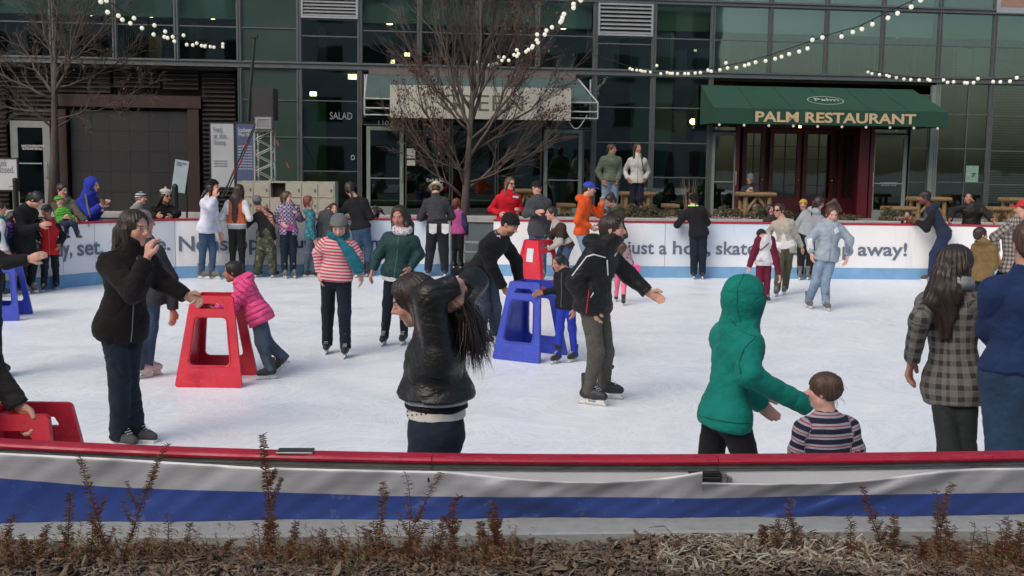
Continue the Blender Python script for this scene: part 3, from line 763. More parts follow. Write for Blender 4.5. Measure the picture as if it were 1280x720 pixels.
def cam_px(w): 
    d = V3(w)-CAM; return (640+FPX*(d@_RR)/(d@_F), 360-FPX*(d@_UU)/(d@_F))
def on_cloth(J, px, py, prims=None, lift=.003):
    """first hit of the sight line with a garment's surface, in the person's own coordinates"""
    r = unit(ray(px, py)); t0 = J['Y']/r[1]-.9; ts = np.linspace(t0, t0+1.8, 700); P = (CAM[None]+r[None]*ts[:, None]).astype(np.float32)
    d = ev(prims or J['TT'], P); k = np.nonzero(d < .002)[0]
    if not len(k): return None
    return CAM + r*(ts[k[0]]-lift) - J['off']
def strip(J, pts, rad, m, name='trim', prims=None):
    P_ = []
    for (a, b) in zip(pts, pts[1:]):
        n = max(2, int(math.hypot(b[0]-a[0], b[1]-a[1])/2.5))
        for i in range(n): P_.append((a[0]+(b[0]-a[0])*i/n, a[1]+(b[1]-a[1])*i/n))
    P_.append(pts[-1]); W_ = [w for w in (on_cloth(J, x, y, prims) for x, y in P_) if w is not None]
    if len(W_) > 1: return MB().tube(W_, rad, 5).build(name, m, J['root'])
def patch(J, poly, m, name='patch', prims=None, th=.004):
    """a thin sewn-on piece following the cloth, outline in photo pixels"""
    W_ = [on_cloth(J, x, y, prims, .020) for x, y in poly]
    if any(w is None for w in W_): return
    c = sum(W_)/len(W_); cc = on_cloth(J, sum(p[0] for p in poly)/len(poly), sum(p[1] for p in poly)/len(poly), prims, .023)
    if cc is None: cc = c
    n = len(W_); b = V3(0, th, 0); return MB().add([cc]+W_+[w+b for w in W_], [(0, 1+(i+1) % n, 1+i) for i in range(n)]+[(1+i, 1+(i+1) % n, 1+n+(i+1) % n, 1+n+i) for i in range(n)]).build(name, m, J['root'])
# ================================================================ THE SETTING
concrete = mat('concrete', (.34, .335, .32), .9, .16, 3, .35, 90)
conc_dark = mat('concrete_dark', (.20, .20, .195), .9, .2, 3, .4, 80)
alum = mat('anodised_aluminium', (.13, .14, .14), .42, .12, 4, metal=.5)
alum_l = mat('light_aluminium', (.40, .42, .42), .38, .1, 4, metal=.5)
steel_w = mat('white_painted_steel', (.36, .38, .37), .5, .1, 6)
dark = mat('dark_interior', (.055, .052, .046), .8, .3, 1)
black = mat('black_plastic', (.012, .012, .013), .5, .2, 10)
def worn(name, col, rough, light, darkc, sc=1.0):
    m = bpy.data.materials.new(name); MATS[name] = m; t = NT(m); c = t.coord(); M = t.M
    b = t.ramp(t.noise(4*sc, c, 4, .6), [(.3, tuple(x*.8 for x in col)), (.7, tuple(min(1, x*1.15) for x in col))])
    sc1 = M('SUBTRACT', 1, M('MULTIPLY', M('ABSOLUTE', M('SUBTRACT', t.noise(5*sc, t.scale(c, (1, 2, 7)), 3, .6), .5)), 60), clamp=True); sp = M('GREATER_THAN', t.noise(38*sc, c, 5, .7), .68)
    msk = M('GREATER_THAN', t.noise(2.3*sc, c, 2), .47)
    b = t.mix(M('MULTIPLY', M('MULTIPLY', sc1, msk), .16), b, light); b = t.mix(M('MULTIPLY', sp, .25), b, light); b = t.mix(M('MULTIPLY', M('GREATER_THAN', t.noise(13*sc, c, 5, .75), .62), .35), b, darkc)
    t.set(Base_Color=b, Roughness=t.ramp(t.noise(9*sc, c, 4), [(.3, rough*.8), (.7, min(1, rough*1.6))])); t.bump(t.noise(30*sc, c, 4), .12, .004); return m
# ---- ice
def ice_mat():
    m = bpy.data.materials.new('ice'); t = NT(m); c = t.coord(); M = t.M
    big = t.noise(.16, c, 4, .6); med = t.noise(1.1, t.scale(c, (1, 1.6, 1)), 5, .65)
    f = M('ADD', M('MULTIPLY', big, .6), M('MULTIPLY', med, .4))
    base = t.ramp(f, [(.34, (.62, .71, .79)), (.48, (.74, .79, .835)), (.64, (.82, .84, .86))])
    # skate cuts: thin arcs from warped, stretched noise
    w = t.new('ShaderNodeTexNoise'); w.inputs['Scale'].default_value = .5; w.inputs['Detail'].default_value = 2; t.t.links.new(c, w.inputs[0])
    mixv = t.new('ShaderNodeVectorMath', operation='MULTIPLY_ADD'); t.t.links.new(w.outputs['Color'], mixv.inputs[0]); mixv.inputs[1].default_value = (3, 3, 0); t.t.links.new(c, mixv.inputs[2])
    cuts = None
    for (sx, sy) in ((.35, 14), (9, .5), (.8, 10), (2.2, 6), (5, 1.1)):
        n = t.noise(1.0, t.scale(mixv.outputs[0], (sx, sy, 1)), 2, .5); k = M('SUBTRACT', 1, M('MULTIPLY', M('ABSOLUTE', M('SUBTRACT', n, .5)), 34), clamp=True)
        cuts = k if cuts is None else M('MAXIMUM', cuts, k)
    scr = t.noise(9, t.scale(c, (1, 2.5, 1)), 6, .75)
    base = t.mix(M('MULTIPLY', cuts, .60), base, (.95, .96, .97)); base = t.mix(M('MULTIPLY', M('GREATER_THAN', scr, .58), .25), base, (.93, .94, .95))
    wet = t.noise(.8, t.scale(c, (1, 2.2, 1)), 6, .7); base = t.mix(M('MULTIPLY', M('MULTIPLY', M('SUBTRACT', wet, .5), 2.2, clamp=True), .22), base, (.66, .75, .84))
    t.set(Base_Color=base, Roughness=t.ramp(med, [(.3, .27), (.7, .50)])); t.b.inputs['Specular IOR Level'].default_value = .35
    t.bump(M('ADD', M('MULTIPLY', scr, 1), M('MULTIPLY', cuts, -.5)), .35, .006); return m
g = MB(); g.add([(-300, -300, -.06), (300, -300, -.06), (300, 300, -.06), (-300, 300, -.06)], [(0, 1, 2, 3)])
tag(g.build('ground', mat('paving_ground', (.13, .128, .12), .9, .2, .3, .2, 8)), kind='structure')
def block(label, x0, y0, x1, y1, h, col):
    o = empty('city_block', ((x0+x1)/2, (y0+y1)/2, 0)); tag(o, label, 'building'); w, dd = (x1-x0)/2, (y1-y0)/2
    MB().box(-w, -dd, 0, w, dd, h).build('wall', mat('block_stone_%d' % int(h), col, .85, .12, .2), o); gm = mat('block_window_dark', (.03, .035, .04), .15, .1); wm = MB().box(-.9, -.04, 0, .9, .04, 1.9).mesh('window', gm); f = dd if y0 < 0 else -dd
    if y1 < 0:
        for i in range(int(2*w/3.2)):
            for j in range(int(h/3.6)-1): inst('window', wm, o, (-w+1.8+i*3.2, dd, 1.2+j*3.6))
block('large pale office block across the plaza behind the viewer, mirrored in the shop fronts', -34, -36, 30, -24, 21, (.42, .42, .40)); 
BP = [gz(*p) for p in [(80, 359.8), (120, 356), (220, 348), (310, 345.5), (460, 344), (600, 344.5), (830, 347), (1000, 348.3), (1170, 349.6)]]
def poly_xy():
    left = [(-9.3, 4.9), (-9.9, 8), (-9.6, 11), (-9.0, 14), (-8.25, 16.4)]
    far = [(p[0], p[1]) for p in BP]
    right = [(9.6, 21.0), (11.6, 20.2), (13.2, 18.4), (14.0, 15.5), (14.2, 11), (13.6, 8), (11.9, 6.0)]
    near = [(8.4, 4.9), (5.5, 4.42), (3.9, 4.28), (1.96, 4.177), (.971, 4.123), (.008, 4.065), (-.466, 4.047), (-.94, 4.053), (-1.436, 4.117), (-1.956, 4.202), (-3.2, 4.42), (-5.5, 4.6)]
    return left, far, right, near
PL, PF, PR_, PN = poly_xy()
ring = PL + PF + PR_ + PN
cx = sum(p[0] for p in ring)/len(ring); cy = sum(p[1] for p in ring)/len(ring)
ic = MB(); ic.add([(p[0], p[1], 0.0) for p in ring][::-1], [tuple(range(len(ring)))])
tag(ic.build('ice_sheet', ice_mat()), kind='structure')
wk = MB(); wk.box(-30, 19, -.05, 30, 24.5, -.004); tag(wk.build('walkway', mat('walkway_rubber', (.07, .072, .075), .9, .2, 2, .3, 30)), kind='structure')

# ---- rink boards (white dasher panels, blue kick strip, red cap)
def board_mat():
    m = bpy.data.materials.new('board_print'); t = NT(m); c = t.new('ShaderNodeNewGeometry').outputs['Position']
    f = t.noise(.45, t.scale(c, (1, .3, .8)), 2, .5)
    st = t.noise(3.0, t.scale(c, (1, 1, .15)), 4, .7)
    b = t.ramp(f, [(.46, (.78, .78, .78)), (.56, (.73, .76, .79)), (.66, (.58, .67, .77))])
    b = t.mix(t.M('MULTIPLY', t.M('GREATER_THAN', st, .60), .12), b, (.40, .40, .40)); t.set(Base_Color=b, Roughness=.38); t.bump(t.noise(3, c, 2), .12, .02); return m
BM = board_mat(); kick = mat('kick_strip_blue', (.17, .35, .56), .5, .14, 3, .1, 20); redcap = mat('red_rail_cap', (.36, .012, .035), .42, .14, 5, .1, 30)
ink = mat('board_lettering_grey', (.12, .145, .20), .6, .05); ink2 = mat('board_lettering_indigo', (.045, .028, .17), .6, .05)
BH, BT = 1.06, .09
def board_panel(parent, a, b, name='board_panel'):
    """a panel from a to b; rink side is on the right-hand of a->b travelling (inner)"""
    a = Vector((a[0], a[1], 0)); b = Vector((b[0], b[1], 0)); L = (b-a).length; ang = math.atan2(b.y-a.y, b.x-a.x)
    p = MB().box(.004, 0, .21, L-.004, BT, BH-.035, .004).build(name, BM, parent, loc=a, rot=(0, 0, ang))
    MB().box(0, -.010, 0, L, BT, .209, .004).build('kick_strip', kick, p)
    MB().box(-.001, -.018, BH-.034, L+.001, BT+.012, BH, .009).build('rail_cap', redcap, p)
    return p, ang
ga = empty('rink_boards', (0, 0, 0)); tag(ga, 'white far rink boards with red cap, blue kick strip and grey slogan lettering', 'rink boards')
def split(a, b, n): return [(a[0]+(b[0]-a[0])*i/n, a[1]+(b[1]-a[1])*i/n) for i in range(n+1)]
def mono(pts):
    for a, b in zip(pts, pts[1:]):
        L = math.hypot(b[0]-a[0], b[1]-a[1]); n = max(1, round(L/2.3)); q = split(a, b, n)
        for c, d in zip(q, q[1:]): yield c, d
gapL = gz(563, 344.3); gapR = gz(616, 344.6)
leftpts = PL + PF[:5] + [(gapL[0], gapL[1])]; rightpts = [(gapR[0], gapR[1])] + PF[6:] + PR_
panels = []
for a, b in mono(leftpts): panels.append((a, b, board_panel(ga, a, b)))
for a, b in mono(rightpts): panels.append((a, b, board_panel(ga, a, b)))
# open gate leaf seen in the gap edge
def on_board(px, py):
    """world point on the inner face of the boards seen at a pixel"""
    r = ray(px, py); best = None
    allp = [(a, b) for (a, b, _) in panels] + [((gapL[0], gapL[1]), (gapR[0], gapR[1]))]
    for a, b in allp:
        dx, dy = b[0]-a[0], b[1]-a[1]; den = r[0]*dy - r[1]*dx
        if abs(den) < 1e-9: continue
        t = (a[0]*dy - a[1]*dx)/den; p = CAM + r*t
        s_ = ((p[0]-a[0])*dx+(p[1]-a[1])*dy)/(dx*dx+dy*dy)
        if t > 8 and -.001 <= s_ <= 1.001: best = (p, math.atan2(dy, dx)); break
    return best
def board_text(s, x0, x1, ybase, cap, m, bold=.006):
    p0, an = on_board(x0, ybase); p1, _ = on_board(x1, ybase)
    an = math.atan2(p1[1]-p0[1], p1[0]-p0[0]); w = math.hypot(p1[0]-p0[0], p1[1]-p0[1])
    me = text_mesh('lettering', s, cap, m, .003, bold, width=w); off = Vector((math.sin(an), -math.cos(an), 0))*.008
    o = inst('lettering', me, ga, Vector(p0)+off, (0, 0, an)); return o
board_text('Ready,', 42, 89, 323, .27, ink); board_text('set,', 96, 129, 319.6, .27, ink); board_text('skate.', 150, 212, 315.8, .25, ink)
board_text('Nonstop', 222, 322, 313.6, .27, ink)
board_text('southwest.com', 349, 478, 309.5, .20, ink2); board_text('just a', 784, 834, 317, .255, ink); board_text('hop,', 839.5, 887, 317.4, .255, ink)
board_text('skate', 894, 944, 317.8, .255, ink); board_text('& jump', 978, 1066, 318.4, .255, ink); board_text('away!', 1071.5, 1133, 319.2, .255, ink)
# ---- near boards seen from outside: red cap, aluminium channel, panels, draped banner, kerb, planter bed
nb = empty('rink_boards', (0, 4.06, 0)); tag(nb, 'near rink boards with red cap rail and aluminium channel, along the bottom of the view', 'rink boards')
nearpts = [(p[0], p[1]) for p in PN][::-1]
cap_m = worn('red_rail_cap_near', (.40, .010, .035), .36, (.55, .30, .30), (.12, .01, .015)); chan = mat('channel_aluminium', (.25, .26, .25), .4, .25, 12, .2, 50, metal=.5, stretch=(1, 1, 6)); pan = mat('board_back_white', (.66, .67, .68), .5, .08, 4)
def sweep(pts, prof, m, name, parent, closed=True, origin=(0, 4.06, 0)):
    """sweep a profile [(out, z)] along pts; out>0 = away from the rink (towards the camera)"""
    n = len(pts); vs = []; fs = []; k = len(prof)
    for i, p in enumerate(pts):
        a = pts[max(i-1, 0)]; b = pts[min(i+1, n-1)]; d = Vector((b[0]-a[0], b[1]-a[1])).normalized(); nn = Vector((d.y, -d.x))
        for (o, z) in prof: vs.append((p[0]+nn.x*o-origin[0], p[1]+nn.y*o-origin[1], z-origin[2]))
    for i in range(n-1):
        for j in range(k if closed else k-1):
            j2 = (j+1) % k; fs.append((i*k+j, (i+1)*k+j, (i+1)*k+j2, i*k+j2))
    if closed: fs += [tuple(range(k)), tuple(range((n-1)*k, n*k))[::-1]]
    mb = MB(); mb.add(vs, fs); return mb.build(name, m, parent)
def interp(pts, xs):
    P_ = sorted(pts); X = [p[0] for p in P_]; Y_ = [p[1] for p in P_]
    return [(float(x), float(np.interp(x, X, Y_))) for x in xs]
def smooth_near(x):      # smooth curve through the rail points
    X = np.array([-3.2, -1.956, -1.436, -.94, -.466, .008, .971, 1.96, 3.9]); Yv = np.array([4.46, 4.202, 4.117, 4.063, 4.05, 4.057, 4.113, 4.190, 4.34])
    c = np.polyfit(X, Yv, 4); return float(np.polyval(c, x))
seams = [-3.0, gz(-60, 548, BH)[0], gz(541, 565, BH)[0], gz(893, 565, BH)[0], gz(1235, 564, BH)[0], 3.3]
RZ = 1.05
for a, b in zip(seams, seams[1:]):
    xs = np.linspace(a+.0012, b-.0012, 14); pts = [(float(x), smooth_near(x)) for x in xs]
    # cap: flat board with rounded nosings
    sweep(pts, [(-.002, RZ-.006), (.006, RZ), (.064, RZ), (.074, RZ-.004), (.078, RZ-.012), (.075, RZ-.021), (.068, RZ-.025), (0, RZ-.025)], cap_m, 'rail_cap', nb)
    sweep(pts, [(.010, RZ-.026), (.062, RZ-.026), (.062, RZ-.040), (.057, RZ-.040), (.057, RZ-.044), (.064, RZ-.044), (.064, RZ-.048), (.010, RZ-.048)], chan, 'channel', nb)
    p_ = sweep(pts, [(.008, .0), (.058, .0), (.058, RZ-.0495), (.008, RZ-.0495)], pan, 'board_panel', nb)
for sx, w, hh_ in ((seams[2], .05, .022), (seams[3]-.035, .09, .065), (seams[4]-.02, .06, .012)):
    y = smooth_near(sx) - .06; b = MB()
    b.box(-w/2, -.03, -.067-hh_, w/2, .004, -.066, .003); b.box(-w*.75, -.022, -.066, w*.55, -.005, -.048, .002)
    b.cyl(-w*.2, -.034, -.067-hh_*.8, -.068, .005, 6)
    b.build('clamp', black, nb, loc=(sx, y-4.06, RZ))
    MB().box(-.008, -.03, -.06-hh_*1.3, .008, .0, -.05, .002).box(.012, -.02, -.068-hh_*1.4, .03, .002, -.068, .002).build('bracket', chan, nb, loc=(sx+w*.55+.012, y-4.06-.001, RZ))
BOT = [(-200, 659), (-60, 656), (0, 655.3), (100, 653.3), (320, 650.5), (640, 648), (880, 646.8), (1280, 645), (1500, 644)]
FRT = [(-200, 675), (0, 673), (320, 670), (640, 666.5), (960, 663), (1280, 662), (1500, 661)]; FBT = [(-200, 687), (0, 686), (320, 685.5), (640, 684), (960, 680.5), (1280, 679.5), (1500, 679)]
KX = []
for px_ in np.linspace(-200, 1500, 35):
    Xb = (px_-640)/FPX*4.02; Yb_ = smooth_near(Xb)-.085; zb = float(at(px_, np.interp(px_, *zip(*BOT)), Yb_)[2]); fr_ = gz(px_, np.interp(px_, *zip(*FRT)), zb); zl = float(at(px_, np.interp(px_, *zip(*FBT)), fr_[1])[2]); KX.append((float(at(px_, 650, Yb_)[0]), zb, smooth_near(float(fr_[0]))-float(fr_[1]), zl))
KX = np.array(KX)
def kzf(x): return float(np.interp(x, KX[:, 0], KX[:, 1]))
def koff(x): return float(np.interp(x, KX[:, 0], KX[:, 2]))
def klow(x): return float(np.interp(x, KX[:, 0], KX[:, 3]))
# banner
def banner_mat():
    m = bpy.data.materials.new('banner_vinyl'); t = NT(m); M = t.M
    a = t.new('ShaderNodeAttribute', attribute_name='bp').outputs['Vector']; s = t.new('ShaderNodeSeparateXYZ'); t.t.links.new(a, s.inputs[0])
    f = s.outputs[1]; c = t.coord()
    n = t.noise(1.2, c, 3); dirt = t.noise(22, c, 5, .7)
    wh = t.ramp(n, [(.3, (.31, .32, .35)), (.7, (.385, .39, .415))]); bl = t.ramp(n, [(.3, (.022, .050, .215)), (.7, (.035, .072, .27))])
    b = t.mix(M('LESS_THAN', f, 0), wh, bl); b = t.mix(M('MULTIPLY', M('GREATER_THAN', dirt, .63), .22), b, (.25, .25, .26)); 
    b = t.mix(M('GREATER_THAN', s.outputs[2], .93), b, (.62, .63, .64))
    t.set(Base_Color=b, Roughness=.38); t.bump(t.noise(7, t.scale(c, (1, 1, 2.2)), 3, .5), .25, .02); return m
BAN = banner_mat()
TOPL = [(-60, 562), (0, 566), (160, 574), (320, 584), (480, 588), (560, 589), (640, 598), (700, 602), (760, 602.5), (800, 600), (840, 596), (872, 590.5), (878, 589.5)]
TOPR = [(878, 603.2), (960, 605), (1040, 604), (1090, 600), (1140, 593), (1190, 587.5), (1225, 585), (1300, 585)]
STR = [(-60, 593), (0, 597), (60, 602), (100, 606), (160, 609.5), (240, 612.5), (320, 614.5), (400, 617), (480, 620), (560, 621), (640, 621.5), (720, 621), (800, 621.5), (860, 623.5), (880, 623), (960, 621), (1040, 618.5), (1120, 617.8), (1200, 617), (1300, 615.5)]
def banner(x0, x1, TOP, label, sd):
    nx = int((x1-x0)/5); cols = np.linspace(x0, x1, nx); vs = []; fv = []; rows = 15
    tp = np.interp(cols, *zip(*TOP)); sp = np.interp(cols, *zip(*STR)); bp_ = np.interp(cols, *zip(*BOT))
    ker = np.ones(7)/7
    def sm(a): return np.convolve(np.pad(a, 3, 'edge'), ker, 'valid')
    tp2, sp2 = sm(tp), sm(sp); tp2[-3:] = tp[-3:]; tp2[:3] = tp[:3]
    for i, px in enumerate(cols):
        X = (px-640)/FPX*3.97; 
        for j in range(rows):
            v = j/(rows-1); 
            if v < .45: py = tp2[i] + (sp2[i]-tp2[i])*v/.45; ff = 1-v/.45
            else: py = sp2[i] + (bp_[i]-sp2[i])*(v-.45)/.55; ff = -(v-.45)/.55
            slack = min(1, max(0, (tp2[i]-583)/20))
            fold = .016*math.exp(-((px-150-60*(v-.3))/26)**2)*(1-v) + .022*math.exp(-((px-590-150*v)/55)**2)*math.sin(v*3.14) + .018*math.exp(-((px-870+40*v)/22)**2)*(1-v)+ .016*math.exp(-((px-1170+190*v)/30)**2)
            out = .085 + .022*(1-v)*(.4+slack*1.2)*(1-v) + .007*math.sin(px*.021+3*v) + .004*math.sin(px*.06+9*v)*(1-v) + fold + .002*math.sin(px*.15+v*14)
            r = ray(px, py); Yp = smooth_near(X)-out; p = CAM + r*(Yp/r[1]); Yp = smooth_near(p[0])-out; p = CAM+r*(Yp/r[1])
            vs.append((p[0]-0, p[1]-4, p[2])); fv.append((px/1280, ff, 1.0 if (j == 0) else ff if ff > 0 else 0))
    vs = [(x, y, kzf(x)+.0015 if k_ % rows == rows-1 else max(z, kzf(x)+.002)) for k_, (x, y, z) in enumerate(vs)]
    fs = [(i*rows+j, i*rows+j+1, (i+1)*rows+j+1, (i+1)*rows+j) for i in range(nx-1) for j in range(rows-1)]
    # thickness
    n = len(vs); vs += [(x, y+.0025, z) for (x, y, z) in vs]; fs += [tuple(k+n for k in f[::-1]) for f in fs]
    fs += [(i*rows, (i+1)*rows, (i+1)*rows+n, i*rows+n) for i in range(nx-1)]
    fv += fv
    mb = MB(); mb.add(vs, fs); o = mb.build('banner', BAN, None, smooth=True, loc=(0, 4, 0)); attr(o.data, 'bp', np.array(fv)); tag(o, label, 'banner')
banner(-60, 878, TOPL, 'long white and blue vinyl banner sagging below the rail, left of the dark clamp', 1)
banner(877.6, 1300, TOPR, 'shorter white and blue vinyl banner hanging below the rail, right of the dark clamp', 2)
# kerb + planter
kp = [(float(x), smooth_near(x)) for x in np.linspace(-3, 3.3, 30)]
kv = []; 
for (x, y) in kp:
    for (o, z) in ((.066, .2), (.066, kzf(x)), (koff(x)-.008, kzf(x)), (koff(x), kzf(x)-.007), (koff(x)+.001, klow(x)-.05), (koff(x)+.001, .2)): kv.append((x, y-o, z))
kmb = MB(); kmb.add(kv, [(i*6+j, (i+1)*6+j, (i+1)*6+(j+1) % 6, i*6+(j+1) % 6) for i in range(len(kp)-1) for j in range(6)]+[tuple(range(6)), tuple(range(len(kp)*6-6, len(kp)*6))[::-1]])
kb = kmb.build('kerb', mat('kerb_granite', (.29, .30, .29), .85, .12, 20, .5, 160)); tag(kb, kind='structure')
bedm = bpy.data.materials.new('mulch_soil'); tt_ = NT(bedm); cc_ = tt_.coord()
tt_.set(Base_Color=tt_.ramp(tt_.noise(45, cc_, 6, .8), [(.35, (.022, .015, .010)), (.5, (.07, .048, .032)), (.68, (.20, .15, .10))]), Roughness=.95); tt_.bump(tt_.noise(60, cc_, 6, .8), 1, .02)
def bedz(x, y): return klow(x)-.004 + .012*math.sin(x*3.1+y*5) + .008*math.sin(x*11+y*17) + (.025*math.exp(-((x-.95)/.45)**2))
bx = MB(); nx, ny = 140, 40; vs = []; fs = []
for i in range(nx):
    for j in range(ny):
        x = -3+6.3*i/(nx-1); y = smooth_near(x)-koff(x)-.002-(j/(ny-1))**1.4*3.6; vs.append((x, y, bedz(x, y) if j else klow(x)-.002))
fs = [(i*ny+j, i*ny+j+1, (i+1)*ny+j+1, (i+1)*ny+j) for i in range(nx-1) for j in range(ny-1)]
bx.add(vs, fs); tag(bx.build('planter_bed', bedm, smooth=True), kind='structure')
# mulch chips, straw and twigs
def chips(name, n, cols, seed, xr, yr, lmin, lmax, wr, ncol):
    r_ = random.Random(seed); mb = MB(); ci = []
    for i in range(n):
        x = r_.uniform(*xr); y = smooth_near(x)-koff(x)-.007-abs(r_.uniform(*yr)); z = bedz(x, y)+r_.uniform(.002, .022)
        L = r_.uniform(lmin, lmax)*(1.6 if r_.random() < .08 else 1); a = r_.uniform(0, 6.28); el = r_.gauss(0, .28); w = L*r_.uniform(*wr); d = Vector((math.cos(a)*math.cos(el), math.sin(a)*math.cos(el), math.sin(el)))
        sd_ = Vector((-math.sin(a), math.cos(a), r_.gauss(0, .5))).normalized(); u = d.cross(sd_); c = Vector((x, y, z+abs(math.sin(el))*L*.4)); th_ = min(.003, w*.35)
        bend = u*r_.gauss(0, L*.12); base = len(mb.v); vv = []
        for (t_, ww) in ((-.5, .55), (0, 1), (.5, .35)):
            q = c + d*t_*L + bend*(1-abs(t_)*2)
            vv += [q-sd_*w*ww/2-u*th_/2, q+sd_*w*ww/2-u*th_/2, q+u*th_/2]
        mb.add(vv, [(0, 3, 4, 1), (1, 4, 5, 2), (2, 5, 3, 0), (3, 6, 7, 4), (4, 7, 8, 5), (5, 8, 6, 3), (0, 1, 2), (8, 7, 6)]); ci += [r_.random()]*9
    m = bpy.data.materials.new(name); t = NT(m); a = t.new('ShaderNodeAttribute', attribute_name='bp').outputs['Vector']; s = t.new('ShaderNodeSeparateXYZ'); t.t.links.new(a, s.inputs[0])
    st = [(i/len(cols), c) for i, c in enumerate(cols)]; b = t.ramp(s.outputs[0], st); b = t.mix(.35, b, t.ramp(t.noise(120, t.coord(), 3), [(.3, (.03, .02, .015)), (.7, (.3, .25, .19))])); t.set(Base_Color=b, Roughness=.9)
    o = mb.build(name, m); o['kind'] = 'stuff'; attr(o.data, 'bp', np.array([(c, 0, 0) for c in ci])); return o
chips('wood_mulch', 9500, [(.035, .02, .013), (.07, .04, .025), (.13, .085, .05), (.20, .15, .10), (.27, .22, .16), (.10, .055, .035), (.05, .032, .022)], 3, (-1.95, 2.1), (0, .42), .012, .05, (.10, .4), 1)
chips('dry_straw', 1700, [(.28, .24, .17), (.42, .38, .29), (.52, .49, .40), (.22, .18, .12)], 5, (.50, 1.35), (0, .34), .02, .07, (.06, .2), 1)
chips('dead_leaves', 900, [(.12, .045, .02), (.16, .08, .04), (.07, .03, .02), (.20, .13, .07)], 9, (-1.95, 2.1), (0, .42), .015, .035, (.4, .8), 1)
# dry yew shoots
def needle_mat():
    m = bpy.data.materials.new('yew_needles'); t = NT(m); a = t.new('ShaderNodeAttribute', attribute_name='bp').outputs['Vector']; s = t.new('ShaderNodeSeparateXYZ'); t.t.links.new(a, s.inputs[0])
    t.set(Base_Color=t.ramp(s.outputs[0], [(0, (.11, .032, .018)), (.4, (.17, .068, .032)), (.7, (.19, .12, .055)), (1, (.13, .12, .05))]), Roughness=.75); return m
NEED = needle_mat(); STEM = mat('yew_stem', (.085, .028, .018), .8, .3, 60)
def shoot(px, pytop, lean=0, dens=1.0, pyb=716, label=None, d=None, green=.4, thin=False):
    r_ = random.Random(int(px*7+pytop)); Yb = d or (3.765 - .12*r_.random()); r0 = ray(px+lean, pyb)
    b = at(px-lean*.2, pyb, Yb); b[2] = min(b[2], .777); tp = at(px+lean, pytop, Yb-r_.uniform(0, .05)); n = 9
    pts = []; bx_, by_ = r_.gauss(0, .006), r_.gauss(0, .01)
    for i in range(n):
        t = i/(n-1); p = b*(1-t)+tp*t; w = math.sin(t*3.14); p = p + V3(bx_*w*1.6 + lean/350*.35*(t*t-t), by_*w, 0); p[0] += r_.gauss(0, .0016); pts.append(p)
    if r_.random() < .5 and dens < 1.3: pts[-1] = pts[-1]+V3(.012*(1 if r_.random() < .5 else -1), 0, -.006)
    root = empty('yew_shoot', pts[0]); o0 = pts[0]; tag(root, label or 'dry reddish yew shoot growing from the mulch bed in the foreground', 'plant', 'dry yew shoots in the planter bed')
    pl = [p-o0 for p in pts]
    mb = MB(); mb.tube(pl, [max(.0009, .0026*(1-.75*i/(n-1))) for i in range(n)], 5)
    nd = MB(); ci = []
    def needles(pl, cnt, L0, t0=.12, t1=1.0):
        for i in range(cnt):
            t = t0+(t1-t0)*i/cnt; k = min(len(pl)-2, int(t*(len(pl)-1))); f = t*(len(pl)-1)-k; p = pl[k]*(1-f)+pl[k+1]*f
            if r_.random() > min(1, .35+dens*.6)*(1.0 if thin is False else .5): continue
            dv = unit(pl[k+1]-pl[k]); side = (1 if i % 2 else -1)*V3(1, r_.gauss(0, .6), 0); drop = r_.uniform(-.35, .8)
            v = unit(unit(side)*1.0 + dv*drop)*L0*r_.uniform(.55, 1.15)*(1-.35*max(0, t-.75)*4*.5); w = unit(np.cross(v, V3(0, 1, .3)))*.0016; q = p+v*.55+V3(0, 0, -.0012*r_.random()); e = p+v+V3(0, 0, -.003*r_.random())
            nd.add([p-w*.5, p+w*.5, q+w, q-w, e], [(0, 1, 2, 3), (3, 2, 4)]); c = min(1, max(0, r_.gauss(green, .3))); ci.extend([c]*5)
    hh = np.linalg.norm(pl[-1]-pl[0])
    needles(pl, int(hh*640*dens), .024)
    for q in range(r_.randint(2, 5) if dens > .5 else r_.randint(0, 2)):
        t = r_.uniform(.12, .8); k = min(n-2, int(t*(n-1))); p = pl[k]; a = r_.choice((-1, 1)); L = hh*r_.uniform(.12, .3)*(1-t*.5); sp = [p + V3(a*L*.45*u, r_.gauss(0, .004), L*(u*.55+.45*u*u)) for u in (0, .33, .66, 1)]
        mb.tube(sp, [.0014, .0012, .001, .0006], 4); needles(sp, int(L*900*dens), .015, .05)
    # fine basal growth
    st = mb.build('stem', STEM, root)
    if nd.v:
        o = nd.build('needles', NEED, root); o['kind'] = 'stuff'; attr(o.data, 'bp', np.array([(c, 0, 0) for c in ci]))
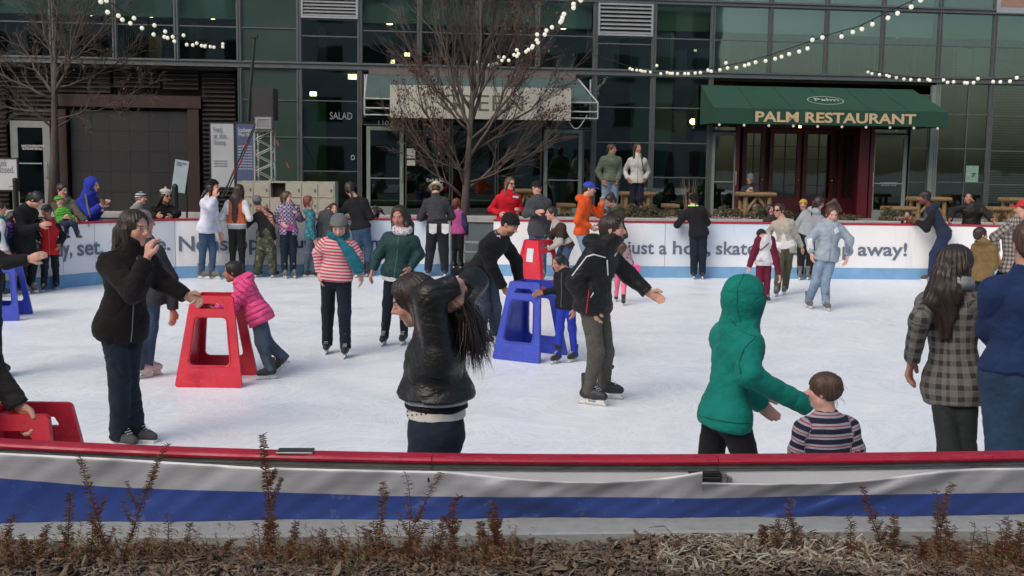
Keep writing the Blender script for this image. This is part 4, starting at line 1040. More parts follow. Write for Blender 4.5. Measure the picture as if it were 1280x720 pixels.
SH = [(13, 641, 2, .9), (62, 655, 0, 1.1), (92, 614, -2, 1.1), (137, 566, -38, .95), (158, 552, 48, .8), (118, 640, -4, 1.0), (212, 637, -5, .6), (240, 652, 0, .8), (264, 663, -20, .4), (322, 650, 0, .5), (345, 543, -17, 1.35), (366, 652, 4, 1.3),
      (422, 658, -2, .35), (405, 668, 0, .4), (449, 663, 0, .4), (472, 602, 8, 1.0), (503, 590, 5, .35), (512, 590, 40, .75), (535, 648, 5, .35), (545, 645, 10, 1.1), (573, 618, -4, 1.2), (596, 655, 6, .5), (609, 655, 2, .4), (625, 627, -10, 1.1), (568, 660, -14, .6), (812, 661, -1, .3), (697, 668, 0, .3),
      (966, 622, 24, .7), (1000, 640, -10, .8), (1105, 608, -28, 1.0), (1108, 642, 8, 1.4), (1163, 611, 8, .45), (1176, 602, 12, 1.0), (1217, 650, 5, .35), (1232, 658, 0, .35), (1247, 655, 3, .5), (1268, 650, 12, 1.0), (1278, 658, 4, .8), (986, 668, 8, .9), (1148, 668, 0, .9), (30, 668, -4, 1.2), (180, 672, 3, 1.1), (290, 672, 0, 1), (640, 672, 4, 1.1), (1060, 676, 0, .9), (490, 668, -6, 1), (430, 676, 2, 1.1), (1195, 676, -5, 1.0), (890, 690, 5, .8), (845, 672, 8, .5), (938, 655, 26, .2)]
ORD = 'first second third fourth fifth sixth seventh eighth ninth tenth eleventh twelfth thirteenth fourteenth fifteenth sixteenth seventeenth eighteenth nineteenth twentieth'.split()
NEARBY = {137: 'tip bending left below the sneakers', 158: 'curved tip crossing the rail by the sneakers', 345: 'its tip touching the rail beside the phone', 472: 'below and left of the white studded belt', 512: 'arching right under the studded belt',
          966: 'below the boy in the striped shirt', 1105: 'bending left, between striped boy and plaid coat', 1176: 'its tip almost under the plaid coat'}
r9 = random.Random(31)
for k in range(34):
    xx = r9.choice([r9.uniform(5, 330), r9.uniform(330, 640), r9.uniform(330, 640), r9.uniform(960, 1278)]); SH.append((round(xx, 1), round(r9.uniform(632, 682), 1), round(r9.gauss(0, 7), 1), r9.choice((.4, .7, 1.0, 1.2))))
SHS = sorted(SH, key=lambda q: q[0]); NS_ = len(SHS); IP_ = sum(1 for q in SHS if q[0] <= 345); IC_ = sum(1 for q in SHS if q[0] < 640)
for i_, (x, y, le_, dn) in enumerate(SHS):
    k = 'bare' if dn <= .4 else 'sparse' if dn <= .7 else 'leafy' if dn <= 1.05 else 'bushy'
    hgt = 'tall' if y < 600 else 'middling' if y < 640 else 'short'
    place = NEARBY.get(x) or ('%s from the left edge' % ORD[i_] if i_ < 20 else '%s from the right edge' % ORD[NS_-1-i_] if NS_-1-i_ < 20 else '%s to the right of the phone' % ORD[i_-IP_] if 0 <= i_-IP_ < 20 else '%s left of the one by the phone' % ORD[IP_-1-i_] if 0 <= IP_-1-i_ < 20 else ('%s right of the view centre' % ORD[min(19, i_-IC_)] if i_ >= IC_ else '%s left of the view centre' % ORD[min(19, IC_-1-i_)]))
    shoot(x, y, le_, dn, label='%s %s dry yew shoot in the mulch, %s' % (hgt, k, place), green=.30 if x % 2 else .55)
# low fuzzy growth in the very foreground
def fuzz():
    r_ = random.Random(77); nd = MB(); ci = []
    for c_ in range(650):
        x = r_.choice([r_.uniform(-1.85, -.95), r_.uniform(-.9, 0.05), r_.uniform(-.9, 0.05), r_.uniform(1.0, 1.8), r_.uniform(-1.8, 1.8)]); y = 3.55+r_.random()*.20; hgt = r_.uniform(.03, .13)*(1 if x < .1 else .75); col = r_.random(); lx = r_.gauss(0, .25)
        for i in range(20):
            t = r_.random(); p = V3(x+lx*hgt*t, y, .765+hgt*t); v = V3(r_.gauss(0, 1), r_.gauss(0, .6), r_.uniform(-.1, .9)); v = unit(v)*.019; w = V3(.0014, 0, .0008); nd.add([p-w, p+w, p+v], [(0, 1, 2)]); ci += [min(1, max(0, col+r_.gauss(0, .15)))]*3
    o = nd.build('low_undergrowth', NEED); o['kind'] = 'stuff'; attr(o.data, 'bp', np.array([(c, 0, 0) for c in ci]))
fuzz()
# phone on the rail
pm = MB(); pl_ = gz(369, 566.0, RZ); ph = empty('smartphone', (pl_[0], smooth_near(pl_[0])-.040, RZ), R(2)); tag(ph, 'dark smartphone with silver edge lying on the red rail', 'phone')
MB().box(-.067, -.033, .0006, .067, .033, .0085, .003).build('phone_body', mat('phone_edge_silver', (.42, .42, .42), .3, .05, metal=.6), ph)
MB().box(-.064, -.030, .0086, .064, .030, .0096, .0004).build('screen', mat('phone_screen', (.05, .055, .06), .12, .1), ph)
# ================================================================ office building with shop fronts
FT, FY0 = .1235, 29.6
FTH = math.atan(FT); EX = V3(math.cos(FTH), math.sin(FTH), 0); EY = V3(-math.sin(FTH), math.cos(FTH), 0); FO = V3(0, FY0, 0)
def FL(px, py, out=0.0):
    r = ray(px, py); k = ((FO-EY*out-CAM)@EY)/(r@EY); p = CAM+r*k; return float((p-FO)@EX), float(p[2])
def fx_(px, out=0.0, py=150): return FL(px, py, out)[0]
def fz_(px, py, out=0.0): return FL(px, py, out)[1]
OB = empty('office_building', FO, FTH); tag(OB, 'dark glass-fronted office building with street-level shop fronts and awnings, behind the rink', 'building')
pl0 = .72
up = MB(); up.add([tuple(p) for p in [(-40, 24.62, pl0), (40, 24.62, pl0), (60, 60, pl0), (-60, 60, pl0)]], [(0, 1, 2, 3)]); tag(up.build('upper_plaza', mat('plaza_paving', (.20, .195, .185), .9, .15, 1.5, .3, 40)), kind='structure')
clear = glass('clear_shop_glass', (.70, .78, .74), .02, .8); tint = glass('tinted_glass', (.74, .84, .79), .02, .9)
spand = mat('green_spandrel_glass', (.040, .064, .054), .14, .15, .6, spec=.6)
MUL = [-14.5, -13.05] + [FL(x, y)[0] for x, y in [(65.5, 75), (144, 76), (221, 77), (299, 78), (374, 80), (450, 82), (524.5, 84), (598, 86), (672, 88), (744, 90), (817, 92), (890, 93), (962, 95), (1032, 97), (1102, 98), (1173, 100), (1241, 102)]]
MUL += [MUL[-1]+1.6, MUL[-1]+3.2]
Z1, Z2, Z3, Z4 = 4.50, 5.42, 6.36, 8.3
def mull(x, z0, z1, w=.085):
    b = MB(); b.box(x-w/2, -.02, z0, x-w/2+.022, .10, z1, .003); b.box(x+w/2-.022, -.02, z0, x+w/2, .10, z1, .003); b.box(x-w/2+.022, .012, z0, x+w/2-.022, .09, z1); b.build('mullion', alum, OB)
for i, x in enumerate(MUL):
    full = i <= 2 or i in (5, 6, 7, 11, 12, 13, 17, 18, 19, 20)
    mull(x, Z1+.075, 10.5)
    if i not in (3, 4, 8, 9, 10, 14, 15, 16): mull(x, pl0, Z1-.075, .11 if i in (6, 12, 18) else .085)
b = MB(); b.box(MUL[0], -.03, Z1+.045, MUL[-1], .1, Z1+.075, .004); b.box(MUL[0], -.03, Z1-.075, MUL[-1], .1, Z1-.045, .004); b.box(MUL[0], .012, Z1-.045, MUL[-1], .1, Z1+.045); b.build('transom', alum, OB)
b = MB(); b.box(MUL[0], -.034, Z3+.03, MUL[-1], .1, Z3+.06, .004); b.box(MUL[0], -.034, Z3-.06, MUL[-1], .1, Z3-.03, .004); b.box(MUL[0], .012, Z3-.03, MUL[-1], .1, Z3+.03); b.build('transom', alum, OB)
def win(x0, x1, z0, z1, g=tint, cuts=(), fr=alum, y=.03, name='window', vcuts=()):
    f = MB(); e = .024
    f.box(x0, y, z0, x0+e, y+.05, z1).box(x1-e, y, z0, x1, y+.05, z1).box(x0+e, y, z0, x1-e, y+.05, z0+e).box(x0+e, y, z1-e, x1-e, y+.05, z1)
    for c in cuts: f.box(x0+e, y-.004, c-.014, x1-e, y+.048, c+.014)
    for c in vcuts: f.box(c-.014, y-.003, z0+e, c+.014, y+.047, z1-e)
    w = f.build(name, fr, OB); zs = [z0+e]+list(cuts)+[z1-e]
    for a, c in zip(zs, zs[1:]): MB().box(x0+e, y+.02, a, x1-e, y+.028, c).build('pane', g, w)
    return w
kinds = {}
for i in range(len(MUL)-1):
    x0, x1 = MUL[i]+.045, MUL[i+1]-.045
    gtype = spand if i == 5 else tint
    if i in (6, 11): win(x0, x1, Z1+.08, (fz_(412, 23) if i == 6 else fz_(780, 45))-.015, gtype, (5.25,))
    else: win(x0, x1, Z1+.08, Z3-.06, gtype, (Z2,))
    win(x0, x1, Z3+.065, 8.2, gtype, (7.3,))
# louvre vents in the upper storey
def vent(x0, x1, z0, z1, n, m=alum_l):
    v = MB(); e = .05; v.box(x0, -.03, z0, x0+e, .05, z1).box(x1-e, -.03, z0, x1, .05, z1).box(x0+e, -.03, z0, x1-e, .05, z0+e).box(x0+e, -.03, z1-e, x1-e, .05, z1); w = v.build('vent', m, OB)
    MB().box(x0+e, .055, z0, x1-e, .07, z1).build('vent_back', black, w)
    sl = MB().add([(x0+e, -.02, 0), (x1-e, -.02, 0), (x1-e, .04, .055), (x0+e, .04, .055), (x0+e, -.02, .012), (x1-e, -.02, .012), (x1-e, .04, .067), (x0+e, .04, .067)], [(0, 3, 2, 1), (4, 5, 6, 7), (0, 1, 5, 4), (2, 3, 7, 6), (1, 2, 6, 5), (0, 4, 7, 3)]).mesh('slat', m)
    for k in range(n): inst('slat', sl, w, (0, 0, z0+e+(z1-z0-2*e)*(k+.1)/n))
vent(MUL[6]+.05, MUL[7]-.05, fz_(412, 23), Z3-.07, 6); vent(MUL[11]+.05, MUL[12]-.05, fz_(780, 45), Z3-.07, 7)
# ---- interior, upper storey: bulkhead, dark rooms, downlights
bulk = mat('pale_bulkhead', (.74, .78, .75), .8, .08, .5); olive = mat('olive_wall', (.36, .40, .24), .8, .1, .5)
xa, xb = MUL[0], MUL[-1]
MB().box(xa, 6.0, 4.2, xb, 6.1, 8.4).box(xa, .13, 4.36, xb, 6.0, 4.44).box(xa, .5, 6.3, xb, 6.0, 6.4).box(xa, .5, 8.2, xb, 6, 8.3).build('upper_room', dark, OB)
for (i0, i1, m) in ((0, 5, bulk), (7, 11, bulk), (13, 17, bulk), (17, 20, olive)):
    MB().box(MUL[i0]+.05, .35, 5.66, MUL[i1]-.05, .5, 6.30).box(MUL[i0]+.05, .35, 6.42, MUL[i1]-.05, .5, 8.1).build('bulkhead', m, OB)
MB().box(MUL[5]+.03, .09, 4.58, MUL[6]-.03, .12, 8.2).build('backing_panel', dark, OB)
r_ = random.Random(21)
for i in range(0, 20):
    if i in (5,): continue
    for k in range(r_.randint(1, 3)):
        x0 = MUL[i]+.1+r_.random()*1.0; w_ = r_.uniform(.12, .5); z0 = 4.5; z1 = r_.choice((5.0, 5.3, 5.6)); cc = r_.choice([(.10, .10, .09), (.16, .15, .12), (.07, .09, .085), (.22, .21, .18)])
        MB().box(x0, r_.uniform(.7, 2.2), z0, min(x0+w_, MUL[i+1]-.1), r_.uniform(2.3, 2.5), z1).build('interior_furniture', mat('office_shape_%d' % int(cc[0]*100), cc, .8, .25, 2), OB)
    bls = MB()
    if r_.random() < .45:
        for q in range(9): bls.box(MUL[i]+.1+q*.045, .22, 4.62, MUL[i]+.125+q*.045, .235, 5.64)
        o_ = bls.build('vertical_blind', mat('blind_fabric_grey', (.13, .14, .125), .8), OB); o_['kind'] = 'stuff'
lampm = mat('downlight_glow', (1, .8, .5), .5, 0, emit=(1, .62, .22), es=9)
for (px, py) in [(36.5, 17.2), (114, 19.6), (189, 21.7), (266, 24), (487, 30.8), (704, 36.4), (1122, 47), (597, 33)]:
    x, z = FL(px, py, -.8); MB().ball((x, .8, z+.02), (.085, .10, .022), 12, 6).build('downlight', lampm, OB)
MB().box(*[FL(560, 0)[0], .7, 4.9, FL(560, 0)[0]+.03, .72, 5.6]).build('interior_post', alum_l, OB)
for (px, a, b_) in ((505, 39, 78), (940, 50, 90), (1012, 55, 93), (1094, 55, 95), (1145, 55, 95), (560, 39, 78), (690, 45, 85), (925, 50, 90)):
    x, _ = FL(px, a, -1.5); MB().box(x-.03, 1.5, fz_(px, b_, -1.5), x+.03, 1.54, fz_(px, a, -1.5)).build('interior_post', mat('grey_post', (.16, .17, .16), .6), OB)
# pale column walls and colour panels behind glass
def inbox(x0p, x1p, y0p, y1p, dep, m, name='interior_panel', th=.08):
    x0, z1 = FL(x0p, y0p, -dep); x1, z0 = FL(x1p, y1p, -dep); return MB().box(x0, dep, z0, x1, dep+th, z1).build(name, m, OB)
palew = mat('pale_column', (.40, .46, .28), .8, .1, .6); teal = mat('teal_panel', (.07, .14, .12), .8, .1, .6); lime = mat('lime_panel', (.07, .22, .02), .7, .15, .8); greyw = mat('grey_duct', (.42, .43, .42), .6, .08, 1)
inbox(822, 888, -10, 40, .5, palew); inbox(822, 839, 40, 178, .5, palew); inbox(872, 884, 60, 178, 1.2, teal)
inbox(789, 813, 45, 133, .6, teal); inbox(789, 811, 136, 250, .6, lime); 
inbox(384, 408, 128, 240, .5, lime); inbox(376, 386, 128, 240, .6, mat('blue_grey_panel', (.06, .10, .13), .8))
inbox(1176, 1214, 60, 98, .35, greyw); inbox(1218, 1237, 60, 98, .35, greyw); inbox(1175, 1195, 65, 96, .30, conc_dark, 'duct_grille', .04)
for k in range(9): inbox(1176, 1194, 66.5+k*3.3, 68+k*3.3, .26, alum_l, 'grille_slat', .03)
inbox(1211, 1234, 104, 330, .45, mat('pale_green_wall', (.20, .235, .17), .8, .1, .8)); inbox(1203, 1211, -10, 330, .5, black)
inbox(1175, 1203, 104, 143, 1.5, teal)
# ---- ground storey interior
MB().box(MUL[5], 6.0, pl0, xb+4, 6.1, 4.4).box(MUL[5], .2, pl0-.02, xb+4, 6.0, pl0+.02).build('ground_room', dark, OB)
for (x0p, x1p, y0p, y1p, dep, c) in [(540, 560, 170, 260, 2.5, (.05, .04, .035)), (690, 715, 212, 262, 1.8, (.07, .075, .02)), (615, 650, 200, 262, 3, (.035, .03, .028)), (850, 875, 180, 262, 3, (.04, .03, .02)), (470, 498, 215, 262, 2, (.05, .035, .015)), (835, 855, 140, 255, 2.2, (.03, .028, .026)), (410, 440, 180, 262, 2, (.03, .03, .028)), (1180, 1200, 150, 262, 2.2, (.035, .035, .03))]:
    inbox(x0p, x1p, y0p, y1p, dep, mat('furniture_%d' % x0p, c, .7, .4, 3), 'interior_furniture', .4)
def glow(px, py, dep, r, col, es, shape='ball'):
    x, z = FL(px, py, -dep); m = mat('glow_%d' % px, col, .5, 0, emit=col, es=es)
    if shape == 'ball': MB().ball((x, dep, z), r, 14, 10).build('pendant_lamp', m, OB)
    else: MB().box(x-r[0], dep, z-r[2], x+r[0], dep+.04, z+r[2], .01).build('wall_light', m, OB)
glow(866, 152, 1.6, (.085, .085, .085), (1, .52, .12), 14); glow(440.5, 95, .7, (.11, 0, .085), (1, .6, .28), 4.0, 'b'); glow(391.5, 117.3, .5, (.085, 0, .055), (.9, .9, .35), 4.0, 'b')
glow(1000, 158.2, -.4, (.035, .035, .03), (1, .42, .10), 10); glow(491, 77, .9, (.05, 0, .045), (1, .75, .4), 3, 'b'); glow(509, 68, .9, (.07, 0, .05), (1, .7, .4), 2.2, 'b'); glow(873, 63, 2.0, (.12, 0, .03), (.5, .45, .15), 1.0, 'b')
glow(809, 151, .9, (.03, 0, .05), (.7, .55, .2), 1.5, 'b'); glow(822, 151, .9, (.03, 0, .05), (.7, .55, .2), 1.5, 'b')
# ---- shop windows and doors at street level
def bays(i): return MUL[i]+.05, MUL[i+1]-.05
def zc(px, ys): return tuple(sorted(fz_(px, y) for y in ys))
x0, x1 = bays(5); win(x0, x1, pl0, Z1-.08, spand, zc(340, (125, 171)), name='spandrel_window')
x0, x1 = bays(6); win(x0, x1, pl0, Z1-.08, clear, zc(410, (126, 172, 214)), name='shop_window')
x0, x1 = bays(11); win(x0, x1, pl0, Z1-.08, clear, zc(780, (134, 178)), name='shop_window')
x0, x1 = bays(12); win(x0, x1, pl0, Z1-.08, clear, zc(850, (135, 179, 222)), name='shop_window')
x0, x1 = bays(17); win(x0, x1, pl0, Z1-.08, clear, zc(1207, (143, 186, 228)), name='shop_window', vcuts=(fx_(1208, 0, 180),))
x0, x1 = bays(18); win(x0, x1, pl0, Z1-.08, clear, zc(1265, (145, 189, 231)), name='shop_window')
x0, x1 = bays(19); win(x0, x1, pl0, Z1-.08, clear, (), name='shop_window')
# venetian blind behind the last window
bl = MB().box(MUL[18]+.08, .13, pl0+.1, MUL[19]+1.4, .14, 4.3).build('blind', mat('blind_tape', (.05, .05, .042), .8), OB)
sm_ = MB().box(MUL[18]+.08, .10, 0, MUL[19]+1.4, .125, .035, .003).mesh('slat', mat('blind_slat', (.17, .17, .14), .7))
for k in range(58): inst('slat', sm_, bl, (0, 0, pl0+.15+k*.072))
gdoor = mat('door_frame_green_grey', (.17, .21, .19), .5, .12, 3)
def door(xl, xr, ztop, y=.02, fr=gdoor, bar=.95, g=clear, hand='r', name='door', w=.10, dark_in=True):
    f = MB(); f.box(xl, y, pl0, xl+w, y+.07, ztop, .004).box(xr-w, y, pl0, xr, y+.07, ztop, .004).box(xl+w, y, ztop-w, xr-w, y+.07, ztop, .004).box(xl+w, y, pl0, xr-w, y+.07, pl0+.22, .004)
    d = f.build(name, fr, OB)
    MB().box(xl+w, y+.03, pl0+.22, xr-w, y+.038, ztop-w).build('pane', g, d)
    if bar: MB().box(xl+w, y-.03, pl0+bar-.012, xr-w, y-.006, pl0+bar+.012, .004).build('push_bar', alum_l, d)
    hx = xr-w*.5 if hand == 'r' else xl+w*.5
    MB().tube([(hx, y, pl0+.85), (hx, y-.05, pl0+.9), (hx, y-.05, pl0+1.2), (hx, y, pl0+1.25)], .014, 6).build('handle', alum_l, d)
    return d
z_d = 2.95
door(fx_(458, 0, 200), fx_(504.5, 0, 200), 3.0); door(fx_(680, 0, 200), fx_(728, 0, 200), 3.0, hand='l')
x0 = MUL[7]+.05; x1 = MUL[11]-.05; a, c = fx_(505, 0, 200), fx_(679, 0, 200)
win(x0, fx_(504, 0, 200), 3.03, Z1-.08, clear, (), name='transom_window'); win(fx_(681, 0, 200), x1, 3.03, Z1-.08, clear, (), name='transom_window')
q = np.linspace(a+.02, c-.02, 4); 
for k in range(3): win(q[k]+.02, q[k+1]-.02, pl0, Z1-.08, clear, (2.9,), name='shop_window')
win(fx_(729, 0, 200), x1, pl0, 3.0, clear, (), name='shop_window')
# small things on the glass
def facetext(s, px, py, cap, m, width_px=None, out=.0, bold=0, xs=1, parent=OB, name='lettering'):
    x, z = FL(px, py, out); w = None
    if width_px: w = FL(px+width_px, py, out)[0]-x
    return inst(name, text_mesh(name, s, cap, m, .002, bold, width=w, xs=xs), parent, (x, -out-.006, z))
wl = mat('white_lettering', (.55, .56, .55), .6, .05); gl_ = mat('grey_lettering', (.22, .24, .23), .6, .05)
facetext('SALAD', 412, 149, .19, gl_, 28, out=-.02); facetext('1107', 471, 156.5, .13, gl_, 18, out=.02); facetext('Deli & Bar', 533, 227, .09, wl, 23); facetext('Casual', 541, 231, .06, wl, 12)
MB().tube([(FL(441, 197)[0]+.045*math.cos(a_), -.005, FL(441, 197)[1]+.055*math.sin(a_)) for a_ in np.linspace(0, 6.28, 16)], .008, 5).build('ring_sign', wl, OB)
paper = mat('paper_notice', (.42, .43, .40), .8, .1, 5)
def plate(x0p, x1p, y0p, y1p, m, name, out=.0, th=.006):
    x0, z1 = FL(x0p, y0p, out); x1, z0 = FL(x1p, y1p, out); return MB().box(x0, -out-th-.004, z0, x1, -out-.004, z1).build(name, m, OB)
plate(508.5, 519, 185.5, 198, paper, 'notice'); plate(508.5, 519, 200, 207, paper, 'notice')
plate(1207.5, 1222, 207, 228, mat('mint_poster', (.20, .32, .26), .7, .25, 14), 'poster'); facetext('7', 1213, 221, .11, black, 6, out=.012)
# curtains
cm_ = mat('teal_curtain', (.14, .30, .25), .85, .12, 5, .2, 20)
def curtain(x0p, x1p, x0b, x1b, y0p, y1p):
    xa0, z1 = FL(x0p, y0p, -.35); xa1, _ = FL(x1p, y0p, -.35); xb0, z0 = FL(x0b, y1p, -.35); xb1, _ = FL(x1b, y1p, -.35); vs = []; n = 40; m_ = 10
    for j in range(m_):
        t = j/(m_-1)
        for i in range(n):
            u = i/(n-1); x = (xa0+(xa1-xa0)*u)*(1-t)+(xb0+(xb1-xb0)*u)*t; vs.append((x, .35+.05*math.sin(u*30+t), z1+(z0-z1)*t))
    MB().add(vs, [(j*n+i, (j+1)*n+i, (j+1)*n+i+1, j*n+i+1) for j in range(m_-1) for i in range(n-1)]).build('curtain', cm_, OB, smooth=True)
curtain(819, 836, 818, 826, 181, 258); curtain(878, 888, 868, 880, 181, 258)
# ---- left recess: louvres, rust red frame, charcoal tiles, white framed door
rust = mat('rust_red_steel', (.034, .014, .012), .6, .2, 3, .1, 20); lou = mat('louvre_brown', (.030, .022, .020), .55, .2, 4); rc = .45
xl, xr = MUL[0], MUL[5]-.06
MB().box(xl, rc+.3, pl0, xr, rc+.35, Z1-.08).build('recess_wall', black, OB)
def louvre(x0p, x1p, y0p, y1p):
    x0, z1 = FL(x0p, y0p, -rc); x1, z0 = FL(x1p, y1p, -rc); z1 = min(z1, Z1-.09); lp = MB().box(x0, rc+.06, z0, x1, rc+.08, z1).build('louvre_panel', black, OB)
    sl = MB().add([(x0, rc-.04, 0), (x1, rc-.04, 0), (x1, rc+.04, .05), (x0, rc+.04, .05), (x0, rc-.04, .02), (x1, rc-.04, .02), (x1, rc+.04, .07), (x0, rc+.04, .07)], [(0, 3, 2, 1), (4, 5, 6, 7), (0, 1, 5, 4), (2, 3, 7, 6), (1, 2, 6, 5), (0, 4, 7, 3)]).mesh('slat', lou)
    n = int((z1-z0)/.115)
    for k in range(n): inst('slat', sl, lp, (0, 0, z0+k*.115))
louvre(15, 68, 78, 150); louvre(69, 138, 78, 116); louvre(141, 200, 78, 110); louvre(203, 248, 78, 112); louvre(252, 296, 78, 262); louvre(-30, 12, 78, 262)
def beam(x0p, x1p, y0p, y1p, dep, th, m, name):
    x0, z1 = FL(x0p, y0p, -dep); x1, z0 = FL(x1p, y1p, -dep); MB().box(x0, dep, max(z0, pl0), x1, dep+th, min(z1, Z1-.08), .01).build(name, m, OB)
beam(72, 251, 117, 136, rc-.12, .3, rust, 'lintel'); beam(72, 87, 136.5, 300, rc-.10, .3, rust, 'post'); beam(234, 251, 136.5, 300, rc-.10, .3, rust, 'post')
tmats = [mat('charcoal_tile_%d' % k, c, .45, .12, 3) for k, c in enumerate([(.023, .023, .024), (.021, .021, .022), (.026, .026, .026)])]
x0, z1 = FL(87, 137, -rc); x1, _ = FL(234, 137, -rc); nx_, nz_ = 6, 5; tw, tz = (x1-x0)/nx_, (z1-pl0)/nz_
tm = [MB().box(.002, 0, .002, tw-.002, .03, tz-.002, .002).mesh('tile', m) for m in tmats]
for i in range(nx_):
    for j in range(nz_): inst('tile', tm[(i*7+j*5+i*j) % 3], OB, (x0+i*tw, rc+.02+.003*((i+j) % 3), pl0+j*tz))
wf = mat('pale_door_surround', (.21, .22, .205), .7, .1, 4)
xd0, xd1 = FL(14, 200, -.3)[0], FL(63, 200, -.3)[0]; zt = fz_(40, 151, -.3)
door(xd0, xd1, zt, .3, wf, None, glass('black_door_glass', (.06, .06, .06), .05, .6), name='door', w=.17); MB().box(xd0+.2, .27, 1.93, xd1-.2, .29, 1.96).build('door_rail', alum_l, OB)
facetext('HAVE YOU FORGOTTEN', 27, 183.6, .055, wl, 28, out=-.30, bold=.002); facetext('SKATES AND RENTALS', 28, 187, .055, wl, 25, out=-.30, bold=.002)
# ---- green canopy with the pale sign board
canv = mat('faded_teal_canvas', (.05, .085, .082), .9, .12, 3, .2, 30); taupe = mat('canopy_soffit_taupe', (.12, .105, .10), .9, .12, 2)
co_ = 1.15; cxl, zt2 = FL(455.5, 104, co_); cxr, _ = FL(748, 104, co_); zb2 = fz_(470, 143.5, co_); wxl, wzt = FL(457, 96, .05); wxr, _ = FL(741, 96, .05)
wzt = 4.30
ca = MB().add([(cxl+.05, -.1, wzt), (cxr-.35, -.1, wzt), (cxr-.1, -co_, zt2-.35), (cxl+.02, -co_, zt2-.35), (cxl+.05, -.1, wzt-.02), (cxr-.35, -.1, wzt-.02), (cxr-.1, -co_, zt2-.37), (cxl+.02, -co_, zt2-.37)], [(0, 3, 2, 1), (4, 5, 6, 7), (0, 1, 5, 4), (1, 2, 6, 5), (2, 3, 7, 6), (3, 0, 4, 7)]).build('awning', canv, OB)
MB().box(cxl+.1, -.10, wzt+.004, cxr-.4, -.02, wzt+.16).build('awning_header', taupe, ca)
fr = MB(); T = .022
for z in (zt2-.37, zt2-.60, zb2): fr.tube([(cxl, -.1, z), (cxl, -co_, z), (cxr, -co_, z), (cxr, -.1, z)], T, 6)
for x in (cxl, cxr): fr.tube([(x, -co_, zb2), (x, -co_, zt2-.37), (x+(.05 if x == cxl else -.33), -.1, wzt)], T, 6); fr.tube([(x, -.1, zb2), (x, -.1, wzt)], T, 6)
fr.build('awning_frame', steel_w, ca)
sx0, sz1 = FL(487.5, 106, co_+.05); sx1, sz0 = FL(713, 151, co_+.05)
sg = MB().box(sx0, -co_-.09, sz0, sx1, -co_-.03, sz1, .006).build('sign_board', mat('sign_board_cream', (.40, .39, .33), .75, .1, 2, .1, 20), ca)
tx0 = FL(548, 142, co_+.1)[0]; tx1 = FL(652, 142, co_+.1)[0]
inst('lettering', text_mesh('lettering', 'GREEN', .42, mat('moss_green_lettering', (.075, .11, .045), .7, .1), .004, -.004, width=tx1-tx0), sg, (tx0, -co_-.096, fz_(600, 138.5, co_+.1)))
MB().tube([(FL(713+20*t, 0, co_)[0], -co_, FL(713, 150, co_)[1]-.22*math.sin(t*3.14)) for t in np.linspace(.05, 1.2, 12)], .012, 5).build('hanging_cable', steel_w, ca)
# ---- Palm awning
pg = mat('bottle_green_canvas', (.010, .052, .034), .85, .12, 1.5, .25, 120); po = 1.25
ax0, azb = FL(891.5, 154, po); ax1, _ = FL(1184, 158, po); azv = fz_(1000, 136.5, po); azt = fz_(1000, 109, .05)
v = [(ax0+.0, -.06, azt), (ax1-.42, -.06, azt), (ax1, -po, azv), (ax0+.0, -po, azv), (ax0, -po, azb), (ax1, -po, azb), (ax0, -.06, azb), (ax1-.0, -.06, azb)]
aw = MB().add(v, [(0, 3, 2, 1), (3, 4, 5, 2), (0, 6, 4, 3), (1, 2, 5, 7), (0, 1, 7, 6)]).build('awning', pg, OB)
for k in range(1, 6):
    xs_ = ax0+(ax1-ax0)*k/6; MB().obox((xs_-.42*k/6, -.062, azt+.003), (xs_, -po-.001, azv+.003), .022, .006).obox((xs_, -po-.004, azv), (xs_, -po-.004, azb+.004), .022, .006, (0, 1, 0)).build('canvas_seam', mat('canvas_seam_green', (.008, .036, .024), .9), aw)
cream = mat('cream_lettering', (.50, .38, .22), .7, .05)
tx0 = FL(943, 150, po)[0]; tx1 = FL(1026, 150, po)[0]; tx2 = FL(1143.5, 153, po)[0]
zbase = azb + (azv-azb)*.17
inst('lettering', text_mesh('lettering', 'PALM RESTAURANT', (azv-azb)*.66, cream, .004, .010, width=tx2-tx0), aw, (tx0, -po-.012, zbase))
# oval emblem on the slope
ps = math.atan2(azt-azv, po-.06); ex, _ = FL(1032.5, 120, .8)
el = MB(); 
for i in range(40):
    a0, a1 = 2*math.pi*i/40, 2*math.pi*(i+1)/40
    el.add([(.50*math.cos(a0), .012, .25*math.sin(a0)), (.50*math.cos(a1), .012, .25*math.sin(a1)), (.475*math.cos(a1), .012, .225*math.sin(a1)), (.475*math.cos(a0), .012, .225*math.sin(a0))], [(0, 1, 2, 3)])
emy = -.06-(po-.06)*.60; emz = azt-(azt-azv)*.60
pls = mat('pale_emblem_print', (.30, .36, .32), .7, .05)
eo = el.build('emblem', pls, aw, loc=(ex, emy, emz+.018), rot=(-(math.pi/2-ps), 0, 0))
inst('lettering', text_mesh('lettering', 'Palm', .17, pls, .002, .003, width=.66), eo, (-.33, -.006, -.075))
eo.location.y -= .012
